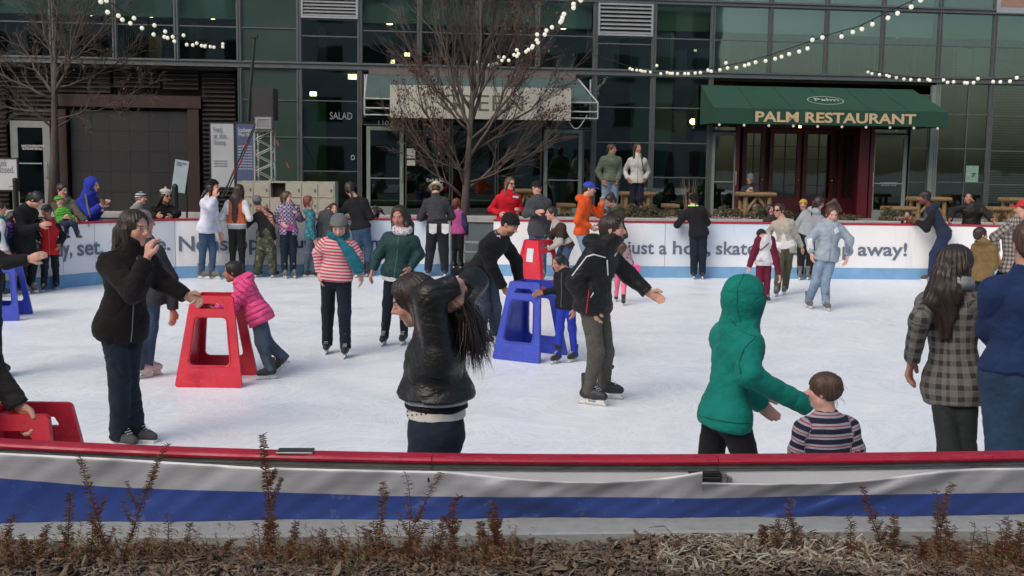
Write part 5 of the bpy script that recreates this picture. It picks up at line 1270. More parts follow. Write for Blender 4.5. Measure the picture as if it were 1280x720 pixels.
# underside of the awning: little bulbs, red recess with panelled doors
bm = MB().ball((0, 0, 0), .035, 8, 6).mesh('soffit_bulb', mat('dim_bulb', (.5, .5, .45), .3, 0, emit=(1, .9, .75), es=.25))
for k in range(10): inst('soffit_bulb', bm, aw, (ax0+.2+k*(ax1-ax0-.4)/9, -po+.12, azb-.03))
dred = mat('oxblood_paint', (.085, .007, .012), .45, .2, 2, .1, 20); rx0, rx1 = FL(924, 200)[0], FL(1088, 200)[0]; rd = 1.1
MB().box(rx0-.1, 0, pl0, rx0, rd, 4.2).box(rx1, 0, pl0, rx1+.1, rd, 4.2).box(rx0, .02, 3.35, rx1, rd, 4.2).build('red_reveal', dred, OB)
MB().box(rx0, rd+.15, pl0, rx1, rd+.2, 4.2).build('recess_back', dark, OB)
edges = [FL(p, 200, -rd)[0] for p in (928, 956, 962, 1001, 1004, 1043, 1048, 1072)]
for (a, c) in ((edges[0], edges[1]), (edges[2], edges[3]), (edges[4], edges[5]), (edges[6], edges[7])):
    d = MB(); y = rd; zt = 3.15; d.box(a, y, pl0, a+.12, y+.06, zt, .005).box(c-.12, y, pl0, c, y+.06, zt, .005).box(a+.12, y, zt-.14, c-.12, y+.06, zt, .005).box(a+.12, y, pl0, c-.12, y+.06, pl0+.5, .005)
    d.box((a+c)/2-.012, y+.01, pl0+.5, (a+c)/2+.012, y+.05, zt-.14)
    for k in range(1, 5): d.box(a+.12, y+.012, pl0+.5+k*.36-.01, c-.12, y+.048, pl0+.5+k*.36+.01)
    o = d.build('red_door', dred, OB); MB().box(a+.12, y+.03, pl0+.5, c-.12, y+.035, zt-.14).build('pane', clear, o); MB().ball((c-.06, y-.03, pl0+1.0), .03, 8, 6).build('handle', mat('brass', (.4, .28, .1), .3, metal=.9), o)
MB().box(rx0, rd, 3.16, rx1, rd+.08, 4.2).build('door_head', dred, OB)
door(MUL[13]+.06, FL(922.5, 200)[0], 3.0, hand='r'); door(FL(1090, 200)[0], FL(1134, 200)[0], 3.0, hand='l')
facetext('AL RISTORANTE', 1100, 229, .035, wl, 22, out=.0); facetext('SINCE 1926', 1101, 232, .03, wl, 19, out=.0)
win(MUL[13]+.06, FL(922.5, 200)[0], 3.03, 4.1, clear, (), name='transom_window'); win(FL(1090, 200)[0], FL(1134, 200)[0], 3.03, 4.1, clear, (), name='transom_window'); win(FL(1137, 200)[0], FL(1160, 200)[0], pl0, 4.1, clear, zc(1150, (185, 228)), name='shop_window')
MB().box(FL(1161, 200)[0], -.02, pl0, FL(1171, 200)[0], .12, 4.35, .01).build('pillar', gdoor, OB); MB().box(FL(1074, 200)[0], .0, pl0, FL(1086, 200)[0], .1, 4.1, .01).build('pillar', dred, OB)
# building body above and around, so that it is a building from other positions too
body = mat('building_panel_grey', (.14, .145, .14), .7, .1, .4)
MB().box(xa-20, .0, pl0, xa, 12, 24).box(xb, 0, pl0, xb+20, 12, 24).box(xa, .0, 10.5, xb, 12, 24).box(xa, 11.9, pl0, xb, 12, 10.5).build('building_body', body, OB)
x0, z1 = FL(1244, -5); inb = MB().box(x0+.05, -.06, 6.32, x0+1.5, .02, 6.9, .02).build('panel_frame', alum_l, OB); MB().box(x0+.15, -.07, 6.5, x0+1.4, -.055, 6.85).build('salmon_panel', mat('salmon_panel', (.28, .17, .13), .8), inb)
# ================================================================ between the rink and the building
RW_Y = 24.5
rw = empty('retaining_wall', (0, RW_Y, 0)); tag(rw, 'low concrete retaining wall between the rink walkway and the upper plaza', 'wall')
for k in range(-9, 10): MB().box(k*3+.006, 0, -.04, k*3+2.994, .26, .80, .004).build('wall_panel', mat('blue_grey_wall', (.10, .125, .135), .85, .15, 2, .2, 40), rw); MB().box(k*3+.003, -.04, .804, k*3+2.997, .34, .94, .012).build('coping_stone', concrete, rw)
# steel shelf bench seen through the gate gap
sb = empty('shelf_bench', (-.3, 23.4, 0)); tag(sb, 'low steel shelf bench seen through the gap in the far boards', 'bench')
for z in (.22, .42): MB().box(-.75, 0, z, .75, .32, z+.035, .006).build('shelf', alum_l, sb)
for x in (-.72, .72):
    for y in (.02, .28): MB().box(x-.02, y-.02, 0, x+.02, y+.02, .455).build('leg', alum_l, sb)
mt_ = MB().box(gapL[0]-.2, 20.95, -.003, gapR[0]+.2, 23.3, .012, .004); tag(mt_.build('rubber_mat', black), 'black rubber mat in the gap of the far boards', 'mat')
# ---- lockers
def P0(px, py, Y): p = at(px, py, Y); return float(p[0]), float(p[2])
lky = 23.4; lm = mat('locker_beige', (.36, .34, .28), .55, .1, 2, .08, 20); lx0, ltop = P0(297, 226, lky); lx1, _ = P0(418, 228, lky)
lk = empty('lockers', (lx0, lky, 0)); tag(lk, 'bank of beige steel lockers behind the far boards, one upper door missing', 'lockers')
ncol, nrow = 6, 5; cw = (lx1-lx0)/ncol; rh = (ltop-.04)/nrow
f = MB(); 
for i in range(ncol+1): f.box(i*cw-.012, 0, 0, i*cw+.012, .42, ltop)
for j in range(nrow+1): 
    for i in range(ncol): f.box(i*cw+.0125, .003, .02+j*rh-.012, (i+1)*cw-.0125, .42, .02+j*rh+.012)
f.box(-.01, .425, 0, lx1-lx0+.01, .44, ltop-.001); f.build('locker_carcass', lm, lk)
dm = MB().box(.016, -.012, .016, cw-.016, .004, rh-.016, .004)
for q in range(3): dm.box(cw*.3, -.0145, rh*.78-q*.03, cw*.7, -.0122, rh*.78-q*.03+.012)
dm = dm.mesh('locker_door', lm); hm_ = MB().box(cw*.76, -.03, rh*.42, cw*.82, -.013, rh*.6, .003).mesh('latch', alum)
for i in range(ncol):
    for j in range(nrow):
        if (i, j) == (2, nrow-1): continue
        d_ = inst('locker_door', dm, lk, (i*cw, 0, .02+j*rh)); inst('latch', hm_, d_)
MB().box(2*cw+.02, .2, .02+4*rh+.02, 3*cw-.02, .41, .02+5*rh-.02).build('locker_inside', mat('locker_inside', (.05, .04, .03), .9), lk)
# ---- truss tower with lamp and loudspeaker
ty = 24.0; tx0, tz1 = P0(318, 164, ty); tx1, _ = P0(339, 164, ty)
tt = empty('truss_tower', ((tx0+tx1)/2, ty, 0)); tag(tt, 'silver aluminium truss tower standing behind the lockers', 'truss tower'); w_ = tx1-tx0; hw = w_/2
for x in (-hw, hw):
    for y in (0, w_): MB().tube([(x, y, 0), (x, y, tz1)], .022, 8).build('chord', alum_l, tt)
br = MB(); n = 16
for side in range(4):
    for k in range(n):
        z0, z1 = tz1*k/n, tz1*(k+1)/n; c = [((-hw, 0), (hw, 0)), ((-hw, w_), (hw, w_)), ((-hw, 0), (-hw, w_)), ((hw, 0), (hw, w_))][side]; a, b_ = (c if k % 2 else c[::-1]); br.tube([(*a, z0), (*b_, z1)], .010, 5)
o = br.build('bracing', alum_l, tt); o['kind'] = 'stuff'
MB().box(-hw-.03, -.04, tz1, hw+.03, w_+.04, tz1+.03).box(-hw-.1, -.1, 0, hw+.1, w_+.1, .03).build('plate', alum_l, tt)
fl = empty('floodlight', ((tx0+tx1)/2+.03, ty-.08, tz1+.03)); tag(fl, 'square unlit floodlight box on top of the truss tower', 'floodlight')
b = MB(); b.box(-.18, 0, 0, .18, .2, .27, .01); b.build('housing', mat('floodlight_grey', (.16, .16, .16), .5, .1), fl); b = MB(); b.box(-.16, -.012, .022, -.135, -.001, .248).box(.135, -.012, .022, .16, -.001, .248).box(-.134, -.012, .022, .134, -.001, .045).box(-.134, -.012, .225, .134, -.001, .248); b.build('bezel', alum_l, fl)
MB().add([(-.132, -.004, .047), (.132, -.004, .047), (.132, -.004, .223)], [(0, 1, 2)]).build('reflector', mat('reflector', (.5, .5, .5), .25, .05, metal=.7), fl); MB().add([(-.132, -.004, .047), (.132, -.004, .223), (-.132, -.004, .223)], [(0, 1, 2)]).build('lens', mat('lens_dark', (.2, .2, .2), .2), fl)
sx0_, sz1_ = P0(314, 109, ty+.1); sx1_, sz0_ = P0(342.5, 150, ty+.1)
sp = empty('loudspeaker', ((sx0_+sx1_)/2, ty+.1, sz0_)); tag(sp, 'tall black loudspeaker cabinet above the truss tower', 'loudspeaker'); sw_ = (sx1_-sx0_)/2; sh_ = sz1_-sz0_
MB().box(-sw_, .02, .0, sw_, .45, sh_, .02).build('cabinet', black, sp); MB().box(-sw_+.02, .0, .02, sw_-.02, .018, sh_-.02, .006).build('grille', mat('speaker_grille', (.022, .022, .024), .7, .3, 60, .4, 200), sp)
MB().tube([(0, .2, -.32), (0, .2, 0)], .03, 8).build('mount', black, sp)
# ---- tall mast and the poles with red clips
def pole(label, pts, r, m=black, clips=(), cat='pole'):
    W_ = [at(*p) for p in pts]; o0 = W_[0].copy(); o0[2] = W_[0][2]; rt = empty('light_pole', o0); tag(rt, label, cat)
    MB().tube([p-o0 for p in W_], r, 7).build('shaft', m, rt)
    for t in clips:
        k = (W_[0]+(W_[-1]-W_[0])*t)-o0; d = unit(W_[-1]-W_[0]); MB().tube([k-d*.06, k+d*.06], (r if not hasattr(r, '__len__') else r[0])*1.5, 7).build('clip', mat('red_clip', (.25, .02, .015), .5), rt)
    return rt
q = gz(306, 340, 0); 
mp = pole('tall black mast beside the loudspeaker, leaning slightly right', [(305, 275, 24.6), (307, 225, 24.6), (313, 110, 24.6), (318.5, 46, 24.6)], [.055, .05, .04, .028])
b = at(318.5, 46, 24.6); o_ = at(305, 275, 24.6); MB().box(-.10, -.04, -.03, .06, .04, .05, .01).build('mast_head', black, mp, loc=b-o_)
pole('thin black diagonal pole with red clips, left of the truss tower', [(277, 248, 23.2), (319, 155, 23.8)], .018, clips=(.35, .72)); pole('second thin black diagonal pole crossing the blue poster', [(282, 245, 23.1), (318, 162, 23.75)], .014, clips=(.5,))
pole('short thin black pole with red clips, right of the truss tower', [(363, 214, 23.6), (341, 165, 23.9)], .012, clips=(.15, .7))
# ---- posters
def sign(label, quad, Y, m, lines, frame=None, th=.03, tilt=0, cat='sign', posts=True, name='sign'):
    x0p, x1p, y0p, y1p = quad; x0, z1 = P0(x0p, y0p, Y); x1, z0 = P0(x1p, y1p, Y); w, h = x1-x0, z1-z0; rt = empty(name, ((x0+x1)/2, Y, 0)); tag(rt, label, cat); cz = (z0+z1)/2
    pn = MB().box(-w/2, 0, -h/2, w/2, th, h/2, .003).build('panel', m, rt, loc=(0, 0, cz), rot=(0, tilt, 0))
    if frame: 
        e = .03; MB().box(-w/2-e, -.01, -h/2-e, -w/2-.001, th+.01, h/2+e).box(w/2+.001, -.01, -h/2-e, w/2+e, th+.01, h/2+e).box(-w/2, -.01, h/2+.001, w/2, th+.01, h/2+e).box(-w/2, -.01, -h/2-e, w/2, th+.01, -h/2-.001).build('frame', frame, pn)
    for (s, xx, zz, cap, mm, ww) in lines:
        me = text_mesh('lettering', s, cap, mm, .0015, .001, width=ww*w if ww else None); inst('lettering', me, pn, (-w/2+xx*w, -.004, -h/2+zz*h))
    if posts:
        for x in ((-w/2+.03, w/2-.03) if posts == 2 else (w/2-.03,) if posts == 'r' else (0,)): MB().tube([(x, th+.03, 0), (x, th+.03, cz+h*.3)], .02, 6).build('post', black, rt)
    return rt
pw = mat('poster_pale_blue_grey', (.34, .36, .38), .7, .1, 1.5); pb = mat('poster_navy', (.055, .075, .155), .7, .1, 2); tg = mat('poster_text_grey', (.14, .17, .21), .7); tw = mat('poster_text_white', (.45, .48, .52), .7)
sign('tall pale poster reading ready, set, skate, left of the blue poster', (263, 293, 154, 234), 24.4, pw, [('Ready,', .12, .86, .13, tg, .42), ('set, skate...', .12, .76, .13, tg, .66), ('Nonstop.', .12, .66, .13, tg, .56)] + [('southwest information', .12, .40-.04*k, .035, tg, .6) for k in range(3)], black, posts=2, name='poster', cat='poster')
sign('tall navy poster with small white lettering behind the lockers', (295, 320, 154, 232), 24.4, pb, [('Southwest', .10, .86, .10, tw, .7), ('When I fly', .10, .79, .09, tw, .62)] + [('skating rink hours and rules', .10, .62-.045*k, .035, tw, .72) for k in range(9)], black, posts=2, name='poster', cat='poster')
sign('white notice with a black frame reading rink closed, at the left edge', (-14, 22, 198.5, 237.5), 22.6, mat('notice_white', (.45, .46, .47), .6, .06), [('Rink', .30, .76, .15, tg, .34), ('closed.', .28, .55, .15, tg, .62), ('see rink staff', .70, .1, .03, tg, .25)], black, posts=2)
sign('tilted pale blue rules sign on a black post behind the beret woman', (216, 234, 200, 241), 22.4, mat('rules_sign_blue', (.30, .38, .42), .6, .1, 4), [('Skating hours', .12, .88, .05, tg, .75), ('& rates', .12, .81, .05, tg, .4)] + [('-  -  -  -', .25, .68-.085*k, .035, tw, .5) for k in range(7)], None, tilt=R(9), posts='r')
bo_ = empty('bollard', (*gz(20, 262, .3)[:2], 0)); tag(bo_, 'short black capped post beside the white notice', 'post'); bo_.location = (at(20, 262, 22.5)[0], 22.5, 0); MB().cyl(0, 0, 0, 1.62, .045, 10).build('shaft', black, bo_); MB().ball((0, 0, 1.64), .055, 10, 6).build('cap', black, bo_)
bo2 = empty('bollard', (at(219, 245, 22.0)[0], 22.0, 0)); tag(bo2, 'black rounded post standing right of the white beret', 'post'); MB().cyl(0, 0, 0, 1.55, .06, 10).build('shaft', black, bo2); MB().ball((0, 0, 1.56), .065, 10, 6).build('cap', black, bo2)
# ---- log tables on the patio
lw_ = mat('log_pine', (.21, .135, .06), .7, .25, 5, .4, 30, stretch=(1, 1, 4))
def log_table(px, py, wpx, out, label, rails=1):
    x0, z = FL(px, py, out); x1, _ = FL(px+wpx, py, out); w = x1-x0; c = FO + EX*((x0+x1)/2) - EY*out
    rt = empty('log_table', (c[0], c[1], pl0), FTH); tag(rt, label, 'log table', 'log tables on the restaurant patio'); h = max(.42, z-pl0)
    for k in range(4): MB().tube([(-w/2, -.3+k*.16, h-.05), (w/2, -.3+k*.16, h-.05)], .052, 8).build('top_log', lw_, rt)
    for x in (-w/2+.14, w/2-.14):
        for y in (-.22, .16): MB().tube([(x, y, 0), (x, y, h-.09)], [.065, .055], 8).build('leg', lw_, rt)
        MB().tube([(x, -.25, h*.35), (x, .2, h*.35)], .04, 6).build('stretcher', lw_, rt)
    for y in (-.22,): MB().tube([(-w/2+.14, y, h*.30), (0, y, h-.1)], .042, 6).build('brace', lw_, rt); MB().tube([(w/2-.14, y, h*.30), (0, y, h-.1)], .042, 6).build('brace', lw_, rt)
log_table(774, 239.5, 41, .9, 'log table right behind the couple standing above the rink'); log_table(922, 240, 43, 2.0, 'log table with the capped man seated at it'); log_table(1137, 246, 45, 1.6, 'log table behind the hooded navy vest man'); log_table(1253, 247, 40, 1.4, 'log table near the right edge, right of the taller window blinds')
log_table(641, 236, 30, 1.4, 'log table half hidden behind the red hoodie woman'); log_table(697, 258, 20, 2.2, 'low log bench end left of the orange hoodie'); log_table(1105, 264, 34, 2.5, 'low log bench above the boy peering over the boards'); log_table(1232, 261, 30, 2.2, 'low log bench right of the man with spread arms'); log_table(829, 257, 16, 2.0, 'small log bench end below the teal curtain')
# ---- hedge plants
def leafmat(n, cols, rough=.7):
    m = bpy.data.materials.new(n); t = NT(m); a = t.new('ShaderNodeAttribute', attribute_name='bp').outputs['Vector']; s = t.new('ShaderNodeSeparateXYZ'); t.t.links.new(a, s.inputs[0])
    t.set(Base_Color=t.ramp(s.outputs[0], [(i/(len(cols)-1), c) for i, c in enumerate(cols)]), Roughness=rough); return m
HG = leafmat('hedge_leaves', [(.030, .032, .014), (.055, .060, .022), (.085, .060, .028), (.10, .045, .025)])
def hedge(px0, px1, pyt, Y, label, n=900, z0=.72, tall=0):
    x0, zt = P0(px0, pyt, Y); x1, _ = P0(px1, pyt, Y); rt = empty('hedge_shrub', ((x0+x1)/2, Y, z0)); tag(rt, label, 'shrub'); r_ = random.Random(int(px0)); w = (x1-x0)/2; h = zt-z0+.06
    mb = MB(); ci = []; st = MB()
    for k in range(9): st.tube([((-.9+k*.22)*w, 0, 0), ((-.9+k*.22)*w+r_.gauss(0, .08), r_.gauss(0, .1), h*.7)], [.012, .005], 4)
    st.build('stems', mat('hedge_stem', (.05, .035, .025), .9), rt)['kind'] = 'stuff'
    ph = [r_.uniform(0, 6) for _ in range(4)]
    for i in range(n):
        x = r_.uniform(-1, 1); hh = h*(.78+.16*math.sin(x*7*w+ph[0])+.10*math.sin(x*19*w+ph[1])); z = hh*r_.random()**.6; y = r_.gauss(0, .14); c = V3(x*w, y, z); a = r_.uniform(0, 6.28); s = r_.uniform(.018, .042)
        u = unit(V3(math.cos(a), math.sin(a)*.6, r_.gauss(0, .7)))*s; v = unit(np.cross(u, V3(r_.gauss(0, .4), 1, r_.gauss(0, .4))))*s*.5
        mb.add([c-u, c+v, c+u, c-v], [(0, 1, 2, 3)]); ci += [min(1, max(0, r_.gauss(.35+.25*math.sin(x*5+ph[2]), .22)))]*4
    o = mb.build('foliage', HG, rt); o['kind'] = 'stuff'; attr(o.data, 'bp', np.array([(c, 0, 0) for c in ci]))
hedge(752, 800, 258, 25.2, 'brown green shrub behind the bowed head in brown jacket'); hedge(800, 850, 258, 25.1, 'brown green shrub left of the man in black leaning on the boards'); hedge(893, 938, 259, 25.2, 'shrub in front of the seated man, right of the man in black'); hedge(938, 990, 259, 25.1, 'shrub behind the woman in sunglasses')
hedge(1050, 1072, 263, 25.0, 'small green shrub right of the light blue ski jacket', 450); hedge(1100, 1128, 262, 25.0, 'small green shrub beside the boy peering over the boards', 500); hedge(690, 716, 262, 25.2, 'shrub behind the boy in the brown shirt', 450); hedge(850, 892, 262, 25.3, 'shrub hidden mostly by the man in black at the boards', 500)
tw_ = empty('twig_plant', (at(862, 262, 25.0)[0], 25.0, .72)); tag(tw_, 'bare upright twigs in the planter above the man in black', 'plant'); r_ = random.Random(4)
for k in range(11):
    x, zt = P0(849+r_.random()*24, 218+r_.random()*22, 25.0); x -= tw_.location.x; MB().tube([(x*.25, 0, 0), (x*.6, r_.gauss(0, .04), (zt-.72)*.6), (x, r_.gauss(0, .05), zt-.72)], [.008, .006, .003], 4).build('twig', mat('pale_twig', (.20, .14, .10), .8), tw_)
fm = leafmat('petals', [(.35, .10, .16), (.38, .30, .34), (.16, .05, .16), (.30, .26, .12)]); r_ = random.Random(12); mb = MB(); ci = []
for k in range(160):
    px = r_.choice([r_.uniform(886, 940), r_.uniform(830, 846), r_.uniform(1118, 1136), r_.uniform(886, 935)]); p = at(px, 272.5+r_.gauss(0, .8), 24.75); c = V3(p[0], 24.75+r_.gauss(0, .06), max(.95, p[2])); a = r_.uniform(0, 6.28); u = V3(math.cos(a), .3, math.sin(a))*.022; v = V3(-math.sin(a), .2, math.cos(a))*.018; mb.add([c-u, c-v, c+u, c+v], [(0, 1, 2, 3)]); ci += [r_.random()]*4
o = mb.build('flowers', fm); o['kind'] = 'stuff'; attr(o.data, 'bp', np.array([(c, 0, 0) for c in ci]))
# ---- bare trees
bark = mat('tree_bark', (.080, .062, .054), .95, .3, 9, .8, 40, stretch=(1, 1, .3)); TLEAF = leafmat('dead_tree_leaves', [(.050, .012, .010), (.075, .020, .016), (.10, .035, .02), (.14, .07, .03)])
def tree(label, pts, r0, tips, Y, seed, nleaf, spread, leafbox, fan=False, depth=4, grow=(.25, .5), z0=.72, lean=0):
    r_ = random.Random(seed); W_ = [at(x, y, Y) for x, y in pts]; W_[0][2] = z0; o0 = W_[0].copy(); rt = empty('bare_tree', o0); tag(rt, label, 'tree')
    tr = [p-o0 for p in W_]; MB().tube(tr, [r0*1.25]+[r0*(1-.55*i/(len(tr)-1)) for i in range(1, len(tr))], 12).build('trunk', bark, rt, smooth=True)
    tw = MB(); ends = []
    def grow_(p, d, L, r, lv, mb):
        n = 5; q = [p]; dd = d.copy()
        for i in range(n):
            dd = unit(dd + V3(r_.gauss(0, .10), r_.gauss(0, .10), r_.gauss(0, .07)) + V3(0, 0, .045 if lv < 3 else -.01)); q.append(q[-1]+dd*L/n)
        mb.tube(q, [max(.0035, r*(1-.62*i/n)) for i in range(n+1)], 6 if lv < 2 else 4 if lv < 3 else 3, cap=False)
        if lv >= depth: ends.append(q[-1]); ends.append(q[3]); return
        nb = (5, 5, 4, 4)[min(lv, 3)]
        for k in range(nb):
            t = .3+.7*(k+r_.random()*.6)/nb; j = min(n-1, int(t*n)); c = q[j]+(q[j+1]-q[j])*(t*n-j if t < 1 else 1); a = r_.uniform(0, 6.28); ax = unit(np.cross(dd, V3(math.cos(a), math.sin(a), .3))); an = r_.uniform(.35, .75)*spread; nd = unit(dd*math.cos(an)+ax*math.sin(an)); grow_(c, nd, L*r_.uniform(.42, .68), r*.48*(1-.4*t)+.002, lv+1, tw if lv >= 1 else mb)
    for ti, (sx, sy, ex_, ey_, dz, r) in enumerate(tips):
        a = at(sx, sy, Y)-o0; e = at(ex_, ey_, Y+dz)-o0; L = np.linalg.norm(e-a); d = unit(e-a); lb = MB(); n = 6; q = [a]
        for i in range(n): 
            t = (i+1)/n; c = a+(e-a)*t + V3(0, 0, -math.sin(t*3.14)*L*.06) + V3(r_.gauss(0, .012), r_.gauss(0, .012), r_.gauss(0, .01))*L; q.append(c)
        lb.tube(q, [max(.005, .8*r*(1-.75*i/n)) for i in range(n+1)], 7)
        nb = 9
        for k in range(nb):
            t = .22+.78*k/nb; j = min(n-1, int(t*n)); c = q[j]+(q[j+1]-q[j])*(t*n-j); dd = unit(q[j+1]-q[j]); s_ = 1 if k % 2 else -1; a_ = r_.uniform(-1, 1)*1.2 + (0 if s_ > 0 else math.pi); per = unit(np.cross(dd, V3(0, 1, 0)))*math.cos(a_)+V3(0, 1, 0)*math.sin(a_); an = r_.uniform(.4, .8)*spread
            grow_(c, unit(dd*math.cos(an)+per*math.sin(an)), L*r_.uniform(*grow), r*.40*(1-.5*t), 1 if L > 1.5 else 2, tw)
        lb.build('limb', bark, rt, smooth=True); ends.append(q[-1])
    o = tw.build('twigs', bark, rt); o['kind'] = 'stuff'
    if nleaf:
        mb = MB(); ci = []; cand = [e for e in ends if leafbox(*(lambda w: (640+FPX*((w-CAM)@_RR)/((w-CAM)@_F), 360-FPX*((w-CAM)@_UU)/((w-CAM)@_F)))(e+o0))] or ends
        for i in range(nleaf):
            c = cand[r_.randrange(len(cand))]+V3(r_.gauss(0, .07), r_.gauss(0, .07), r_.gauss(0, .06)-.03); a = r_.uniform(0, 6.28); s = r_.uniform(.02, .042); u = unit(V3(math.cos(a)*.6, math.sin(a)*.5, -1+r_.gauss(0, .4)))*s; v = unit(np.cross(u, V3(r_.gauss(0, .5), 1, 0)))*s*.55; m_ = unit(np.cross(u, v))*s*.2
            mb.add([c-u, c+v+m_, c+u*.9, c-v+m_], [(0, 1, 2), (0, 2, 3)]); ci += [r_.random()]*4
        o = mb.build('dead_leaves', TLEAF, rt); o['kind'] = 'stuff'; attr(o.data, 'bp', np.array([(c, 0, 0) for c in ci]))
tree('bare tree with a grey trunk in front of the dark tiled doorway, at left', [(66, 262), (67.5, 200), (68, 165), (68, 120), (69, 80)], .105, [(68, 162, 30, 120, -.4, .035), (70, 160, 128, 112, .3, .035), (68, 120, 20, 40, .5, .05), (68, 118, 100, 20, -.5, .05), (69, 100, 72, -40, .2, .05), (69, 110, 160, 70, .6, .04), (68, 125, -40, 62, -.3, .045), (68, 100, 45, -30, .5, .04), (68, 150, 182, 106, .2, .03), (68, 140, -30, 120, .4, .035), (69, 105, 120, -25, .1, .04), (69, 90, 150, 10, -.5, .035)],
     24.9, 11, 90, 1.0, lambda x, y: 40 < x < 190 and y > 40, depth=3, grow=(.22, .42))
tree('bare tree with dark red dead leaves in front of the green sign', [(580, 285), (582, 245), (583, 230), (586, 190), (590, 130), (594, 60)], .098, [(578, 246, 500, 140, -.4, .045), (584, 235, 675, 150, .3, .05), (583, 225, 520, 110, .4, .05), (586, 200, 655, 60, -.5, .05), (588, 180, 545, 20, -.2, .06), (590, 150, 625, -30, .3, .06), (592, 110, 590, -60, 0, .06), (590, 160, 500, 40, .5, .045), (588, 190, 700, 95, .2, .045), (585, 215, 500, 175, -.2, .03), (585, 228, 695, 170, -.5, .032), (592, 120, 560, -40, -.4, .05), (592, 115, 650, -20, .5, .05), (588, 175, 690, 30, -.2, .045), (590, 140, 530, -20, .1, .045), (582, 235, 560, 160, -.5, .04), (590, 130, 610, -50, -.3, .05), (591, 125, 670, 0, .1, .04), (588, 165, 515, 75, -.3, .04)],
     24.9, 5, 1700, .62, lambda x, y: (490 < x < 560 and 70 < y < 190) or (630 < x < 712 and y < 150), depth=3, grow=(.20, .42))
# ---- strings of globe lights
bulb = MB().ball((0, 0, -.042), .037, 12, 8).mesh('light_bulb', mat('globe_bulb', (.55, .55, .47), .2, .1, 14, emit=(1, .95, .74), es=.20), True); sock = MB().tube([(0, 0, -.008), (0, 0, .03)], .013, 6).mesh('socket', black)
def string(label, bulbs, d0, d1, cable, hang=(.02, .12)):
    n = len(bulbs); W_ = []
    r_ = random.Random(int(bulbs[0][0])); rt = None
    for i, (x, y) in enumerate(bulbs):
        D = d0+(d1-d0)*i/(n-1); p = at(x, y, D)
        if rt is None: o0 = p; rt = empty('string_lights', o0); tag(rt, label, 'string lights')
        b_ = inst('light_bulb', bulb, rt, p-o0+V3(0, 0, .04)); inst('socket', sock, b_, (0, 0, 0))
    m = len(cable); C_ = [at(x, y, d0+(d1-d0)*(k/(m-1)))-o0 for k, (x, y) in enumerate(cable)]
    MB().tube(C_, .009, 5).build('cable', black, rt)
string('globe lights sagging across the upper left, above the tiled doorway', [(126, 2), (133, 0.5), (134.5, 15), (148, 19.5), (153, 24.5), (167.5, 22.5), (163, 29), (177.5, 35), (193, 31.5), (192, 43), (206.5, 39.3), (205.5, 46), (209.5, 47.3), (216, 46), (218, 51.5), (229.5, 44), (233.5, 55.7), (241, 56.3), (246, 54), (252, 57), (256, 58), (256.5, 56.5), (263, 58.3), (267.5, 59), (278.5, 55), (278.5, 58.5)],
       17, 26.5, [(90, -25), (128, -4), (150, 12), (175, 26), (195, 35), (215, 43), (240, 51), (262, 54), (283, 54)])
string('globe lights descending from top centre into the leafy bare tree', [(726, 0), (717, 5), (717, 9.5), (705, 17.5), (703, 22), (702, 25.5), (700.5, 27.5), (690, 34), (683, 38), (681, 43), (671.5, 43), (671, 50), (672.5, 53), (666, 57.5), (665, 59.5), (660.5, 62), (657.5, 64.5), (646, 62.5), (648, 67), (646, 70), (642.5, 68.5), (636, 75.5), (630, 71.5), (627.5, 75.5), (623.5, 71), (620.5, 79), (616, 80.5), (610, 80.5), (604, 79.5), (597, 77)],
       17, 26.5, [(745, -25), (722, -2), (706, 10), (690, 28), (678, 38), (665, 50), (650, 60), (632, 69), (612, 74), (590, 74)])
string('longest string of globe lights, rising from centre to upper right', [(1151, 0), (1139, 8.5), (1122, 16.5), (1110, 22.3), (1090.5, 30.2), (1077.5, 36.2), (1066, 40), (1052, 45.5), (1028, 46.7), (1015.5, 49.7), (1009.5, 60.5), (999, 64.3), (986.5, 67.5), (977, 70.7), (969, 73.3), (957, 76), (944.5, 77.7), (936, 80.3), (931, 82), (920.5, 84.5), (909.5, 85), (907.5, 78.5), (900, 87.3), (889, 89), (885, 87.7), (875.5, 90.7), (869, 91.3), (860.5, 92), (856, 92), (847, 92), (840.5, 91.7), (837.5, 91.7), (834, 90.7), (826, 92), (821, 82), (813, 90), (806.5, 89.3), (803, 89), (800.5, 88), (796, 87.7), (790.5, 87), (787.5, 85.7)],
       17, 28.6, [(1180, -22), (1148, -3), (1110, 15), (1075, 32), (1040, 42), (1000, 56), (965, 68), (935, 76), (905, 83), (875, 87), (845, 88.5), (815, 87), (787, 83), (740, 68)])
string('level string of small globe lights at the far right', [(1271, 97), (1262.5, 101.5), (1250.5, 102.3), (1241.5, 102), (1222.5, 98.3), (1217, 103.3), (1209, 103.7), (1206, 103.3), (1192, 102.3), (1184.5, 103), (1179.5, 99.8), (1162.5, 100.5), (1160, 99.2), (1149, 100), (1138.5, 99.5), (1130, 98.7), (1120.5, 97), (1111.5, 95.5), (1108.5, 94), (1099.5, 93.3), (1090, 92), (1085, 90)],
       22, 26.5, [(1290, 94), (1262, 98), (1235, 99), (1205, 100), (1175, 98.5), (1150, 97), (1120, 94), (1095, 90), (1083, 87)])
